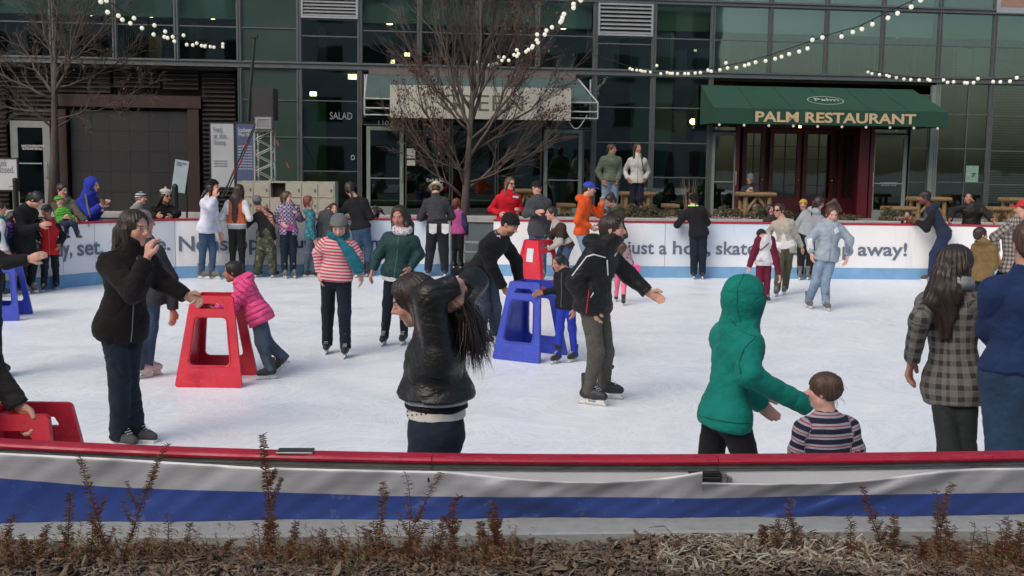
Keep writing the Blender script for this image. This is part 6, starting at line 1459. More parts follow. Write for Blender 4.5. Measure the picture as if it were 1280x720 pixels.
# ---- skating aids (hollow moulded A-frames)
def aid(label, c, yaw, H_, m, label_m=None, W0=.46, W1=.24, group=None):
    """side walls are trapezoids with a window, joined by front and top sheets. Opening faces the skater (+y local)"""
    rt = empty('skating_aid', (c[0], c[1], 0), R(yaw)); tag(rt, label, 'skating aid', group); t = .035; D0, D1 = .60, .24
    def trap(y0, y1, x_, inner=True):
        """panel in the local YZ plane at x_, thickness t, with a window cut out as a ring of quads"""
        pass
    def ringpanel(P_out, P_in, nrm, th):
        n = len(P_out); nn = V3(nrm)*th; vs = list(P_out)+list(P_in)+[p+nn for p in P_out]+[p+nn for p in P_in]; fs = []
        for i in range(n):
            j = (i+1) % n; fs += [(i, j, n+j, n+i), (2*n+j, 2*n+i, 3*n+i, 3*n+j), (j, i, 2*n+i, 2*n+j), (n+i, n+j, 3*n+j, 3*n+i)]
        return vs, fs
    def rr(cx_, cz_, hw0, hw1, h, r, n=4):     # rounded trapezoid outline, hw0 bottom half width, hw1 top
        out = []
        for (sx, sz, hw) in ((1, -1, hw0), (1, 1, hw1), (-1, 1, hw1), (-1, -1, hw0)):
            ccx, ccz = cx_+sx*(hw-r), cz_+sz*(h-r); a0 = {(1, -1): -90, (1, 1): 0, (-1, 1): 90, (-1, -1): 180}[(sx, sz)]
            for k in range(n+1): a = R(a0+90*k/n); out.append((ccx+r*math.cos(a), ccz+r*math.sin(a)))
        return out
    # two large trapezoid panels leaning together (front and back), ring shaped with big window and a grip slot
    hz = H_/2
    for sg in (-1, 1):
        mb = MB()
        def T(q, sg=sg): 
            x, z = q; f = z/H_; y = sg*(D0/2+(D1/2-D0/2)*f); return V3(x, y, z)
        slot = rr(0, H_*.885, W1*.30, W1*.27, H_*.030, H_*.018); winr = rr(0, H_*.50, W0*.30, W1*.36, H_*.26, .04)
        # outer split into upper part (with slot) and lower part (with window)
        zc_ = H_*.80; wz = W0/2+(W1/2-W0/2)*.80
        up_o = rr(0, (H_+zc_)/2, wz, W1/2, (H_-zc_)/2, .028); lo_o = rr(0, zc_/2, W0/2, wz, zc_/2, .028)
        # square the joining corners
        up_o[0:5] = [(wz, zc_)]*5; up_o[15:20] = [(-wz, zc_)]*5; lo_o[5:10] = [(wz, zc_)]*5; lo_o[10:15] = [(-wz, zc_)]*5
        nrm = (0, sg*t, 0)
        for (o_, i_) in ((up_o, slot), (lo_o, winr)):
            v, f = ringpanel([T(q) for q in o_], [T(q) for q in i_], (0, sg, 0), t); 
            if sg < 0: f = [q[::-1] for q in f]
            mb.add(v, f)
        fo = mb.build('side_frame', m, rt); rb = MB()
        rb.tube([T((x*1.07, (z-H_*.5)*1.05+H_*.5))+V3(0, sg*(t+.001), 0) for x, z in winr+winr[:1]], .0055, 5, cap=False); rb.build('moulded_rim', m, fo)
    # bridge: top trough plus sloping end wall
    mb = MB()
    def q3(x, z, s_): f = z/H_; return V3(x, s_*(D0/2+(D1/2-D0/2)*f)*.98, z)
    for sx in (-1,):
        vs = [];
        for (z, s_) in ((.0, -1), (.0, 1), (H_*.99, 1), (H_*.99, -1)):
            w = (W0/2+(W1/2-W0/2)*z/H_)-.012; vs.append(q3(sx*w, z, s_))
        vs += [v_+V3(-sx*.03, 0, 0) for v_ in vs]; mb.add(vs, [(0, 1, 2, 3), (7, 6, 5, 4), (0, 4, 5, 1), (1, 5, 6, 2), (2, 6, 7, 3), (3, 7, 4, 0)])
    mb.build('end_wall', m, rt)
    MB().box(-W1/2+.01, -D1/2*.98, H_*.955-.03, -W1/2+.09, D1/2*.98, H_*.955, .006).build('top_bridge', m, rt)
    if label_m:
        lb = MB(); w = .09; z0, z1 = label_m[1], label_m[2]; y = lambda z: -(D0/2+(D1/2-D0/2)*z/H_)-t-.003
        for s_ in (-1,):
            xw = lambda z: -(W0/2+(W1/2-W0/2)*z/H_)+.010
            lb.add([(xw(z0), -.07, z0), (xw(z0), .07, z0), (xw(z1), .07, z1), (xw(z1), -.07, z1)], [(0, 3, 2, 1)])
        lb.build('paper_label', label_m[0], rt)
    return rt
redp = worn('red_moulded_plastic', (.54, .014, .036), .38, (.62, .25, .27), (.25, .008, .015), .7); blup = worn('blue_moulded_plastic', (.022, .048, .40), .38, (.25, .30, .55), (.010, .02, .16), .7); lbw = mat('aid_label_white', (.55, .57, .60), .6, .1, 12)
# ================================================================ people
K = cloth
blk = K('black_fleece', (.008, .006, .006)); blkc = K('black_cotton', (.010, .010, .012)); chc = K('charcoal_wool', (.035, .036, .042)); gryc = K('grey_coat_cloth', (.055, .058, .062))
jd = K('dark_denim', (.010, .017, .030), 'denim'); jm = K('mid_denim', (.045, .085, .15), 'denim'); jl = K('light_denim', (.20, .28, .38), 'denim'); jg = K('grey_denim', (.07, .10, .14), 'denim'); navy = K('navy_sweat_cloth', (.012, .028, .085)); navyp = K('navy_jersey_trousers', (.016, .028, .075))
wht = K('white_coat_cloth', (.62, .63, .72)); whs = K('white_shirt_cloth', (.60, .60, .62)); crm = K('cream_knit', (.48, .44, .37), 'knit'); gry = K('grey_hoodie_cloth', (.28, .30, .32)); grk = K('grey_knit', (.17, .18, .18), 'knit'); olive_c = K('olive_trousers', (.085, .08, .055))
pink = K('pink_puffer', (.80, .085, .26), 'quilt', rough=.5); stripe = K('red_white_stripes', (.55, .05, .085), 'stripe', col2=(.55, .47, .48), sc=.034); tealsc = K('teal_scarf_cloth', (.012, .13, .18), bump=.6)
flor = K('white_floral_scarf', (.60, .57, .58), 'print', col2=(.14, .06, .14), col3=(.40, .12, .18), sc=.45); dgrn = K('dark_green_shell', (.012, .042, .045), rough=.6); lea = K('black_leather', (.010, .010, .009), rough=.40, bump=.30, spec=.45, sheen=0)
grn = K('green_hoodie_cloth', (.004, .185, .145)); camo = K('camouflage_cloth', (.10, .10, .07), 'camo', col2=(.045, .06, .035), col3=(.15, .145, .11)); plil = K('lilac_plaid_cloth', (.30, .22, .38), 'plaid', col2=(.09, .05, .11), col3=(.36, .34, .42), sc=.07); pnk = K('magenta_shirt_cloth', (.38, .07, .24))
tprint = K('teal_print_cloth', (.02, .13, .16), 'print', col2=(.16, .30, .34), col3=(.03, .20, .22), sc=.8); orv = K('orange_vest_cloth', (.48, .12, .05)); org = K('orange_hoodie_cloth', (.62, .085, .015)); redh = K('red_hoodie_cloth', (.50, .010, .022)); redj = K('red_parka_cloth', (.42, .014, .02))
blu = K('royal_blue_hoodie_cloth', (.018, .035, .30)); blg = K('royal_blue_leggings', (.02, .04, .36)); purp = K('purple_puffer', (.09, .035, .22), 'quilt'); tl_ = K('teal_jacket_cloth', (.01, .14, .14)); brn = K('brown_shirt_cloth', (.035, .022, .018)); brj = K('brown_jacket_cloth', (.045, .034, .030)); olj = K('olive_jacket_cloth', (.075, .075, .05))
gshirt = K('sage_shirt_cloth', (.11, .14, .10)); wj = K('off_white_fleece', (.50, .50, .46)); lbl = K('pale_blue_ski_cloth', (.29, .35, .41), rough=.6); lbl2 = K('slate_blue_ski_cloth', (.13, .17, .26)); mar = K('maroon_jersey_cloth', (.12, .010, .03)); whj = K('white_jersey_cloth', (.60, .60, .64)); oljb = K('tan_olive_jacket', (.17, .11, .045))
plw = K('grey_tartan_wool', (.035, .032, .03), 'plaid', col2=(.10, .095, .088), col3=(.150, .142, .130), sc=.066); plm = K('brown_check_flannel', (.06, .05, .045), 'plaid', col2=(.15, .13, .12), col3=(.32, .30, .27), sc=.055); bstr = K('navy_grey_stripes', (.015, .016, .035), 'stripe', col2=(.30, .30, .33), col3=(.30, .05, .07), sc=.050)
pkp = K('pink_leggings', (.75, .16, .26)); pprint = K('pink_grey_print_cloth', (.30, .22, .25), 'print', col2=(.08, .06, .08), col3=(.6, .2, .3)); lime_k = K('lime_striped_knit', (.10, .40, .04), 'stripe', col2=(.05, .20, .04), sc=.04); nwk = K('navy_white_knit', (.03, .035, .07), 'stripe', col2=(.5, .5, .52), sc=.045); whk = K('white_knit', (.55, .54, .50), 'knit')
orsc = K('rust_plaid_scarf', (.35, .08, .05), 'plaid', col2=(.2, .06, .05), col3=(.3, .25, .2), sc=.05); neon = K('neon_necklace', (.10, .9, .15)); bcap = K('blue_cap_cloth', (.03, .06, .42)); rcap = K('red_cap_cloth', (.5, .02, .03)); ccap = K('cream_hat_cloth', (.55, .47, .30)); gcap = K('grey_cap_cloth', (.10, .12, .12)); yel = K('yellow_knit', (.45, .33, .05)); lgsh = K('pale_grey_shirt_cloth', (.36, .37, .42)); oscarf = K('olive_scarf_cloth', (.06, .07, .035)); tights = K('charcoal_tights', (.022, .026, .026)); gtr = K('grey_green_trousers', (.085, .080, .070), bump=.4)
sung = mat('sunglass_black', (.01, .01, .01), .15, 0); wtrim = mat('reflective_trim', (.62, .64, .66), .4, .05); zipm = mat('zip_metal', (.25, .25, .25), .4, .1, metal=.7); zipg = mat('zip_green', (.01, .22, .15), .6); redt = mat('red_trim', (.5, .01, .04), .5)
T = lambda m, **k: dict(m=m, **k)
GS = 'skaters on the ice'; GB = 'onlookers outside the far boards'
# ------------------------------------------------------------- near the camera
J = person('woman in black fleece jacket biting her nail, other arm held out', f=(158, 556), H=1.70, yaw=48, hy=62, hp=4, pv=(153, 398), nk=(162, 315), hd=(169, 286), lod=0, bw=1.06, bd=1.08, hx=1.08,
    top=T(blk, hem=.085, t=.032, f=.008, collar=2.4, zip=zipm, flare=.008), bot=T(jd, flare=.022, f=.007, t=.010, w=.95), shoe='sneaker', hair=('bob', 'dbr', [(150, 290, .02), (146, 312, .02)], (.055, .035)), lw=(233, 370, .12), le=(202, 352, .16), rw=(184, 322, -.26), re=(166, 366, -.30), rhd=(.15, .1, 1), lhd=(.9, 0, -.35), lf=(170, 551), rf=(150, 555), lk=(160, 470, .05), rk=(149, 474, -.08), ftl=75, ftr=60, curl=.8, wisps=40, group=GS)
cg = MB().box(-.004, -.004, -.045, .004, .004, .02, .001); o_ = cg.build('paper_tissue', whs if False else mat('tissue_white', (.7, .7, .7), .8), None, loc=at(241, 377, J['Y']+.1), rot=(.3, .9, .2)); tag(o_, 'scrap of white tissue held in the outstretched hand of the nail-biting woman', 'tissue')
J = person('grey-haired person in a charcoal coat, mostly hidden behind the nail-biting woman', f=(179, 474), H=1.60, yaw=140, hy=125, pv=(187, 358), nk=(185, 304), hd=(180, 278), lod=1, top=T(chc, hem=.10, t=.03), bot=T(jm), shoe='white', hair=('bob', 'gr'), rw=(216, 388, 0), re=(214, 348, 0), lf=(173, 474), rf=(184, 471), wisps=30, group=GS)
# leather jacket woman
J = person('woman in black leather jacket and white studded belt, gathering her long hair with both hands', Y=5.0, f=(548, 700), H=1.66, yaw=-80, hy=-96, hp=20, ht=-8, pv=(545, 540), nk=(545, 417), hd=(516, 376, .10), lod=0, bw=1.04, bd=1.22,
    top=[T(blkc, n='shirt', hem=-.078, t=.012, sl=0, collar=0), T(whs, n='undershirt', hem=-.094, t=.0135, sl=0, collar=0), T(lea, hem=-.108, t=.026, f=.005, flare=.045, collar=1.2, w=.84)], bot=T(jd, t=.010), shoe='skate',
    hair=('long', 'dbr', [(560, 372, -.06), (577, 392, -.05), (589, 416, -.03), (597, 440, 0)], (.060, .060, .048, .012)), le=(537, 371, -.16), lw=(572, 355, -.12), lhd=(-.15, -.15, -1), re=(592, 352, .22), rw=(577, 362, .10), rhd=(-.7, -.3, -.6), tone='l', curl=1.0, group=GS)
# belt with eyelets
P_ = []; off = J['off']; wc = J['pel']+J['tu']*.062*1.66
bt = [cone(J['pel']+J['tu']*.030*1.66, J['pel']+J['tu']*.066*1.66, .0705*1.66+.016, .069*1.66+.016, .01, fr=J['TF'], sc=(1.22, .84*1.22, 1), id=1, clip=[(J['pel']+J['tu']*.074*1.66, J['tu']), (J['pel']+J['tu']*.046*1.66, -J['tu'])])]
v, q = sdf_mesh(bt, .006); wb = J['add']('belt', v, q, mat('white_belt_leather', (.60, .57, .50), .6, .1, 20)); ey = MB()
for k in range(14):
    for zz in (.054, .066):
        c = J['pel']+J['tu']*zz*1.66; px_, py_ = cam_px(c); w = on_cloth(J, 504+k*5.6, py_ - (504+k*5.6-545)*.10, bt, .001)
        if w is not None: ey.ball(w, .0042, 6, 4)
if ey.v: ey.build('eyelets', black, wb)['kind'] = 'stuff'
hs = MB(); r_ = random.Random(8)
for i in range(900):      # loose flying strands
    a = at(562+r_.gauss(0, 7), 372+r_.gauss(0, 6), 4.93+r_.gauss(0, .03)); e = at(590+r_.gauss(6, 11), 440+r_.gauss(0, 13)-(abs(r_.gauss(0, 10)) if i % 3 else -8), 4.98+r_.gauss(0, .07)); m1 = a+(e-a)*.35+V3(.030, 0, .012); m2 = a+(e-a)*.72+V3(.022+r_.gauss(0, .006), r_.gauss(0, .012), .004)
    hs.tube([p-off for p in (a, m1, m2, e)], [.0014, .0013, .0011, .0004], 3, cap=False)
hs.build('flying_hair', hair_mat('dbr'), J['root'])['kind'] = 'stuff'
J = person('teenager in a hooded green sweatshirt with hood up, reaching towards the striped boy', Y=5.75, f=(912, 700), H=1.60, yaw=112, hy=114, hp=10, pv=(907, 514), nk=(924, 406), hd=(934, 376), lod=0, bw=.92, bd=1.0,
    top=[T(grn, n='hooded_sweatshirt', hem=.042, t=.028, f=.0050, hood='up', long=.30, w=1.0, flare=.016, band=grn)], bot=T(blkc, w=.95, t=.008), hair=('short', 'dbr'), rw=(994, 500, -.12), re=(935, 468, -.22), lw=(946, 500, .25), le=(925, 478, .22), lk=(884, 605, .1), rk=(940, 600, -.05), lf=(868, 690), rf=(955, 722), group=GS)
sm_g = K('green_seam_cloth', (.002, .10, .078))
for pts in ([(872, 519), (890, 524), (920, 529), (953, 529)], [(913, 398), (922, 410), (934, 418), (946, 421)], [(944, 422), (930, 436), (924, 452), (926, 468)], [(948, 345), (956, 362), (957, 382), (950, 400)], [(930, 342), (922, 360), (921, 385), (926, 404)]): strip(J, pts, .0028, sm_g, 'seam')
J = person('small boy in a navy and grey striped jumper, seen from behind, glancing left', Y=5.40, f=(1030, 760), H=1.10, kid=.45, yaw=188, hy=-118, pv=(1031, 600), nk=(1033, 521), hd=(1029, 489), lod=0, bw=1.22, bd=1.05, tone='p',
    top=T(bstr, n='striped_jumper', hem=.05, t=.018, f=.0035, collar=.6), bot=T(jd), hair=('bowl', 'br'), lw=(996, 590, .12), rw=(1068, 590, .12), le=(995, 562), re=(1070, 562), wisps=45, group=GS)
J = person('woman in a grey tartan wool coat with long dark hair, linking arms at right', Y=6.3, f=(1195, 683), H=1.62, yaw=140, hy=112, hp=8, pv=(1192, 468), nk=(1189, 362), hd=(1196, 333), lod=0, top=T(plw, n='coat', hem=.095, t=.020, f=.005, flare=.040, collar=1.0), bot=T(tights, t=.006, w=.84), bw=.94, hair=('long', 'dbr', [(1178, 345, -.05), (1166, 378, -.05), (1159, 412, -.02)], (.055, .042, .016)), scarf=(K('grey_scarf_cloth', (.26, .27, .28)),),
    lw=(1139, 452, .0), le=(1150, 400, -.10), rw=(1236, 388, .15), re=(1216, 395, .05), lf=(1194, 690), rf=(1203, 676), tone='m', wisps=30, group=GS)
J = person('man in navy sweatshirt and blue jeans, seen from behind, cut off by the right edge', Y=5.95, f=(1272, 690), H=1.78, yaw=188, hy=170, pv=(1274, 468), nk=(1284, 345), hd=(1288, 306), lod=0, bw=1.12, bd=1.15, top=T(navy, n='sweatshirt', hem=-.02, t=.026, f=.004, w=1.05, collar=.8), bot=T(K('blue_denim_skater', (.022, .045, .09), 'denim'), w=1.12, t=.016), hair=('short', 'br'), lw=(1262, 450, .20), le=(1239, 412, .1), lf=(1262, 702), rf=(1292, 690), group=GS)
J = person('person in dark sleeves cut off at left, hand on the nearest red aid', Y=5.25, f=(-72, 700), H=1.68, yaw=60, pv=(-80, 480), nk=(-60, 360), hd=(-55, 325), lod=0, top=T(K('dark_brown_wool', (.03, .027, .024), bump=.5), n='jumper', hem=.02, t=.022, f=.006), bot=T(jd), hair=('short', 'dbr'), lw=(24, 508, .1), le=(-14, 455, .12), rw=(-40, 520, -.1), group=GS, curl=.7)
# ------------------------------------------------------------- centre of the ice
J = person('girl in a bright pink puffer jacket pushing the large red skating aid', f=(336, 472), H=1.27, kid=.25, yaw=-72, hy=-80, hp=6, pv=(322, 390), nk=(303, 352), hd=(290, 340), lod=1, tone='d', bw=1.02, bd=1.1, top=T(pink, hem=.075, t=.034, f=.004, quilt=.055, hood='down', flare=.035), bot=T(jg, t=.012), hair=('bun', 'blk'), lw=(269, 388, -.14), le=(288, 386, -.14), rw=(273, 384, .16), lk=(327, 428, -.06), rk=(333, 428, .08), lf=(338, 474), rf=(357, 458, .22), rpitch=-38, ftl=-62, ftr=-58, group=GS, curl=1.0)
J = person('woman in red striped top, grey knitted hat and teal scarf, looking down', f=(421, 447), H=1.53, yaw=2, hp=28, hd=(424, 283, -.08), pv=(420, 343), nk=(423, 297), lod=1, bw=1.08, bd=1.05, tone='p', top=T(stripe, n='striped_top', hem=.035, t=.012, f=.003, collar=0), bot=T(jd, flare=.006), hat=('beanie', grk), hair=('bob', 'br'), scarf=(tealsc, [(427, 303, -.11), (436, 315, -.155), (443, 326, -.155), (448, 335, -.14)]),
    lw=(451, 341, -.02), rw=(399, 341, -.02), le=(447, 318), re=(397, 316), lf=(432, 446), rf=(409, 441), shoe='skate', wisps=20, group=GS, hx=1.12)
J = person('woman in dark green jacket and white flowered scarf, walking beside the striped top', f=(492, 432), H=1.56, yaw=-8, hy=-14, hp=12, hd=(499, 271), nk=(502, 291), pv=(497, 338), lod=1, tone='m', bw=1.08, bd=1.05, top=[T(whs, n='shirt', hem=.075, t=.010, sl=0, collar=0), T(dgrn, hem=.045, t=.026, f=.006, zip=zipg)], bot=T(jd, t=.004, w=.93), scarf=(flor,), hair=('side', 'dbr', [(509, 272, .06), (514, 282, .06), (516, 293, .05)], (.045, .035, .018)),
    rw=(466, 338, -.04), re=(473, 318), lw=(512, 336, -.16), le=(524, 318, -.02), rf=(481, 431), lf=(505, 430), wisps=25, group=GS, hx=1.1)
J = person('man in black coat and black knitted hat bending over the blue skating aid', f=(610, 431), H=1.74, yaw=62, hy=55, hp=30, hd=(638, 281, -.30), nk=(621, 296, -.22), pv=(602, 335), lod=1, tone='m', stub=2.0, bw=1.05, bd=1.1, top=[T(lgsh, n='shirt', hem=.03, t=.010), T(blkc, n='coat', hem=.075, t=.030, f=.007, open=.022)], bot=T(K('faded_denim', (.05, .07, .105), 'denim')), hat=('beanie', blkc), hair=('short', 'blk'), rw=(629, 359, -.14), re=(614, 333, -.25), lw=(650, 357, .16), le=(645, 326, .16), lk=(618, 385, .1), rk=(604, 385, -.05), rf=(600, 432), lf=(619, 424), group=GS)
J = person('small girl in black jacket and royal blue leggings beside the blue skating aid', f=(706, 453), H=1.12, kid=.35, yaw=-38, hy=-58, hp=14, hd=(698, 329), lod=1, tone='m', top=T(blkc, hem=.05, t=.020, zip=zipm), bot=T(blg, t=.003), hair=('pony', 'blk'), rw=(678, 366, .05), re=(697, 362, .05), lf=(718, 452), rf=(697, 454), group=GS)
J = person('man in black ski jacket with white piping gliding with one arm out, mid ice', f=(744, 506), H=1.74, yaw=58, hy=76, hd=(766, 287), nk=(752, 307), pv=(742, 376), lod=0, stub=1.0, bw=1.05, bd=1.08, top=T(K('black_ski_shell', (.010, .010, .012), rough=.55), hem=.05, t=.034, f=.008, collar=3.0, hood='down'), bot=T(gtr, t=.006, w=.95, f=.004), hair=('short', 'dbr'), lw=(810, 366, .12), le=(786, 344, .18), rw=(737, 388, -.14), re=(718, 352, -.14), lk=(757, 440, .10), rk=(745, 440, -.08), lf=(755, 498), rf=(735, 506), ftl=70, ftr=62, lhd=(1, 0, -.45), group=GS, curl=.7)
strip(J, [(715, 345), (733, 321), (742, 318), (757, 322)], .006, wtrim, 'white_piping'); strip(J, [(759, 325), (760, 344)], .006, wtrim, 'white_piping'); strip(J, [(742, 366), (738, 372)], .005, wtrim, 'pocket_zip'); strip(J, [(736, 362), (733, 392)], .005, redt, 'red_piping'); strip(J, [(775, 310), (768, 320)], .007, wtrim, 'collar_tag')
g_ = MB(); hq = J['hq']; of = J['off']
for sg in (-1, 1): g_.ball(hq(sg*.15, .28, .40)-of, (.020, .012, .013), 10, 6)
g_.obox(hq(-.05, .30, .42)-of, hq(.05, .30, .42)-of, .006, .006); g_.obox(hq(-.26, .26, .38)-of, hq(-.36, -.1, .28)-of, .004, .006); g_.obox(hq(.26, .26, .38)-of, hq(.36, -.1, .28)-of, .004, .006); g_.build('sunglasses', sung, J['root'])
# ------------------------------------------------------------- right of centre
J = person('woman in pale blue ski jacket and light jeans skating towards the viewer', f=(1022, 387), H=1.56, yaw=4, hp=14, hd=(1040, 268, -.03), nk=(1039, 279), pv=(1033, 318), lod=1, tone='p', bw=1.08, bd=1.08, top=T(lbl, hem=.055, t=.030, f=.006, sm=lbl, hood='down', zip=zipm), bot=T(jl, t=.010, flare=.006), hair=('pony', 'br', [(1034, 256, .08), (1043, 251, .1), (1050, 262, .12)], (.028, .036, .03)), rw=(1014, 317, -.05), re=(1012, 300), lw=(1059, 320, -.02), le=(1062, 300), lf=(1032, 388), rf=(1010, 385), lk=(1031, 352, -.05), rk=(1020, 352, -.05), shoe='greyskate', wisps=60, group=GS, hx=1.1)
patch(J, [(1042, 287), (1047, 284), (1049, 290), (1044, 293)], wtrim, 'name_tag'); patch(J, [(1009, 299), (1015, 297), (1017, 311), (1009, 314)], whs, 'sleeve_panel'); patch(J, [(1057, 303), (1063, 308), (1062, 318), (1057, 315)], lbl2, 'sleeve_panel')
J = person('boy in a white and maroon ice hockey jersey', f=(953, 378), H=1.18, kid=.3, yaw=8, hy=10, hd=(952, 294), lod=1, tone='p', top=T(whj, n='hockey_jersey', hem=.08, t=.026, f=.005, sm=mar, w=1.25, flare=.015, collar=.5, band=mar), bot=T(mar, w=1.1), hat=('beanie', K('black_headwear', (.02, .02, .022))), hair=('bowl', 'dbr'), lw=(974, 344, -.05), rw=(936, 334, -.05), group=GS)
patch(J, [(943, 327), (947, 321), (953, 320), (959, 325), (959, 331), (952, 334), (945, 332)], mar, 'team_emblem'); patch(J, [(946, 327), (951, 322), (955, 327)], mat('emblem_silver', (.35, .38, .42), .5), 'team_emblem_peak'); strip(J, [(941, 305), (951, 313), (961, 304)], .009, mar, 'neck_trim')
J = person('woman in sunglasses, cream cardigan and olive trousers beside the hockey jersey boy', f=(977, 370), H=1.50, yaw=-25, hy=-42, hd=(973, 263), nk=(978, 274), pv=(982, 306), lod=1, top=[T(whs, n='vest_top', hem=.03, t=.008, sl=0, collar=0, neck=1), T(crm, n='cardigan', hem=.09, t=.016, open=.062, collar=0, f=.006)], bot=T(olive_c, w=1.05), hair=('bun', 'dbr'), glasses=sung, rf=(971, 370), lf=(981, 366), lw=(1002, 308, .05), le=(996, 296), rw=(962, 300, .1), shoe='greyskate', group=GS, hx=1.05)
J = person('person in grey hooded top and dark trousers, back turned, beside the pale blue ski jacket', f=(1005, 350), H=1.66, yaw=155, hy=120, hp=20, hd=(1024, 254, -.05), nk=(1018, 265), pv=(1007, 292), lod=2, top=T(gry, hem=.01, t=.024, hood='down'), bot=T(blkc, w=1.05), hair=('pony', 'dbr'), lw=(999, 290, .2), lf=(1000, 350), rf=(1010, 348), shoe='greyskate', group=GS)
J = person('boy in tan olive jacket with grey hood, holding the checked shirt man by the hand', Y=14.5, f=(1224, 413), H=1.33, kid=.2, yaw=130, hy=100, hd=(1226, 294), lod=1, top=T(oljb, hem=.07, t=.026, hood='down', sm=oljb), bot=T(jd), hair=('short', 'dbr'), rw=(1244, 320, 0), re=(1243, 333, -.1), group=GS)
J = person('bearded man in checked shirt and red cap at the right edge', Y=14.6, f=(1268, 414), H=1.70, yaw=-150, hy=-105, hd=(1279, 261), nk=(1268, 277), pv=(1264, 336), lod=1, stub=1.0, top=T(plm, n='checked_shirt', hem=.02, t=.018, f=.005), bot=T(jd), hair=('short', 'dbr'), hat=('cap', rcap), lw=(1246, 316, -.05), le=(1243, 296, -.02), group=GS)
# ------------------------------------------------------------- in front of the far boards
J = person('woman in long white coat and black knitted hat, hand to her mouth', f=(257, 346), H=1.72, yaw=75, hy=80, hd=(267, 233), nk=(262, 247), pv=(258, 283), lod=2, top=T(wht, n='coat', hem=.055, t=.034, flare=.03, f=.007), bot=T(jm, t=.003), hat=('beanie', blk), hair=('long', 'dbr'), rw=(268, 247, -.12), re=(262, 258, -.2), rhd=(.1, 0, 1), lf=(265, 345), rf=(252, 347), shoe='greyskate', group=GS)
J = person('woman with very long brown hair in an orange vest, back turned', Y=19.9, f=(297, 346), H=1.64, yaw=176, hy=175, lod=2, hd=(299, 239), top=[T(gry, n='jumper', hem=.02, t=.010, sl=0), T(whs, n='long_sleeved_top', hem=-.02, t=.012), T(orv, n='vest', hem=-.035, t=.026, sl=0)], bot=T(blkc, t=.001), hair=('vlong', 'dbr'), lw=(288, 272, .15), rw=(310, 272, .15), group=GS)
J = person('youngster in grey hat and camouflage trousers, leaning left', f=(331, 347), H=1.50, yaw=155, hy=-160, hd=(321, 252), nk=(328, 264), pv=(332, 291), lod=2, top=T(blkc, hem=.03, t=.024), bot=T(camo, w=1.38, t=.014), hat=('beanie', grk), hair=('short', 'dbr'), scarf=(orsc, [(330, 264, -.12), (338, 272, -.14), (341, 282, -.10)]), lw=(310, 274, .12), lf=(321, 347), rf=(342, 346), group=GS)
J = person('girl in lilac plaid jacket over a magenta top, looking right', f=(361, 345), H=1.54, yaw=25, hy=70, lod=2, hd=(359, 247), tone='p', top=[T(pnk, n='top', hem=.0, t=.010, collar=0), T(plil, hem=.055, t=.026, open=.05)], bot=T(jd), hair=('long', 'br'), rw=(352, 280, -.1), lw=(372, 268, .0), shoe='greyskate', group=GS)
J = person('girl in teal patterned jacket with auburn bob, right of the lilac plaid jacket', f=(388, 343), H=1.36, kid=.15, yaw=105, hy=95, lod=2, hd=(386, 252), top=T(tprint, hem=.04, t=.028, hood='down'), bot=T(jg), hair=('bob', 'red'), lf=(392, 343), rf=(382, 345), group=GS)
J = person('dark-haired woman in grey coat half hidden behind the grey knitted hat', f=(412, 346), H=1.40, yaw=10, hy=30, lod=2, hd=(417, 261), top=T(gryc, hem=.08, t=.024), bot=T(jd), hair=('long', 'dbr'), group=GS)
J = person('man in black jacket and jeans leaning on the boards behind the striped top', f=(452, 346), H=1.72, yaw=172, hy=-170, hp=10, hd=(437, 236, .1), nk=(444, 248), pv=(451, 286), lod=2, top=T(blkc, hem=-.01, t=.028), bot=T(jm), hair=('pony', 'dbr'), lw=(428, 272, .3), rw=(464, 272, .25), lf=(446, 347), rf=(459, 345), group=GS)
J = person('man in cream hat and dark jacket with white back pockets, bent over the boards', f=(547, 342), H=1.76, yaw=178, hp=35, hd=(545, 237, .30), nk=(545, 247, .15), pv=(547, 283, -.05), lod=1, bw=1.05, bd=1.1, top=T(chc, hem=-.055, t=.026, f=.006), bot=T(K('black_denim', (.014, .016, .022), 'denim'), w=1.12, t=.014), hat=('brim', ccap), hair=('short', 'dbr'), lw=(532, 271, .42), rw=(562, 271, .42), lf=(535, 342), rf=(556, 341), group=GS)
for px_ in (541, 556.5):
    c_ = at(px_, 286, J['pel'][1]-.172)-J['off']; MB().prism([(-.072, .09), (.072, .09), (.068, -.07), (0, -.10), (-.068, -.07)], 0, .012).build('back_pocket', K('white_pocket_cloth', (.5, .5, .5)), J['root'], loc=c_, rot=(0, 0, (541-px_)*.02))
J = person('child with auburn hair in navy and pink jacket standing in the boards gap', Y=22.3, f=(572, 334), H=1.30, kid=.2, yaw=160, hy=150, lod=2, hd=(571, 254), top=T(pnk, hem=.04, t=.026, sm=K('navy_sleeve', (.03, .035, .08))), bot=T(blkc), hair=('bob', 'red'), lw=(566, 278, .2), group=GS)
J = person('man in dark grey coat and black cap gesturing, left of the brown shirt boy', f=(672, 350), H=1.74, yaw=5, hy=40, hp=10, lod=2, hd=(671, 235), top=T(K('slate_coat_cloth', (.05, .054, .062)), n='coat', hem=.10, t=.028), bot=T(jm), hat=('cap', blkc), hair=('short', 'dbr'), rw=(671, 265, -.25), re=(657, 268), lw=(683, 290), group=GS, shoe='greyskate')
J = person('boy in brown short-sleeved shirt over pale sleeves pushing the far red skating aid', f=(708, 364), H=1.50, kid=.1, yaw=-62, hy=-72, lod=1, hd=(689, 267), nk=(696, 280), pv=(708, 306), top=[T(K('pale_sleeves_cloth', (.36, .34, .31)), n='undershirt', hem=.0, t=.008), T(brn, n='t_shirt', hem=.035, t=.018, sl=.42, w=1.1, collar=0)], bot=T(jm), hair=('short', 'dbr'), rw=(672, 305, .1), lw=(687, 311, -.15), le=(700, 303, -.2), group=GS)
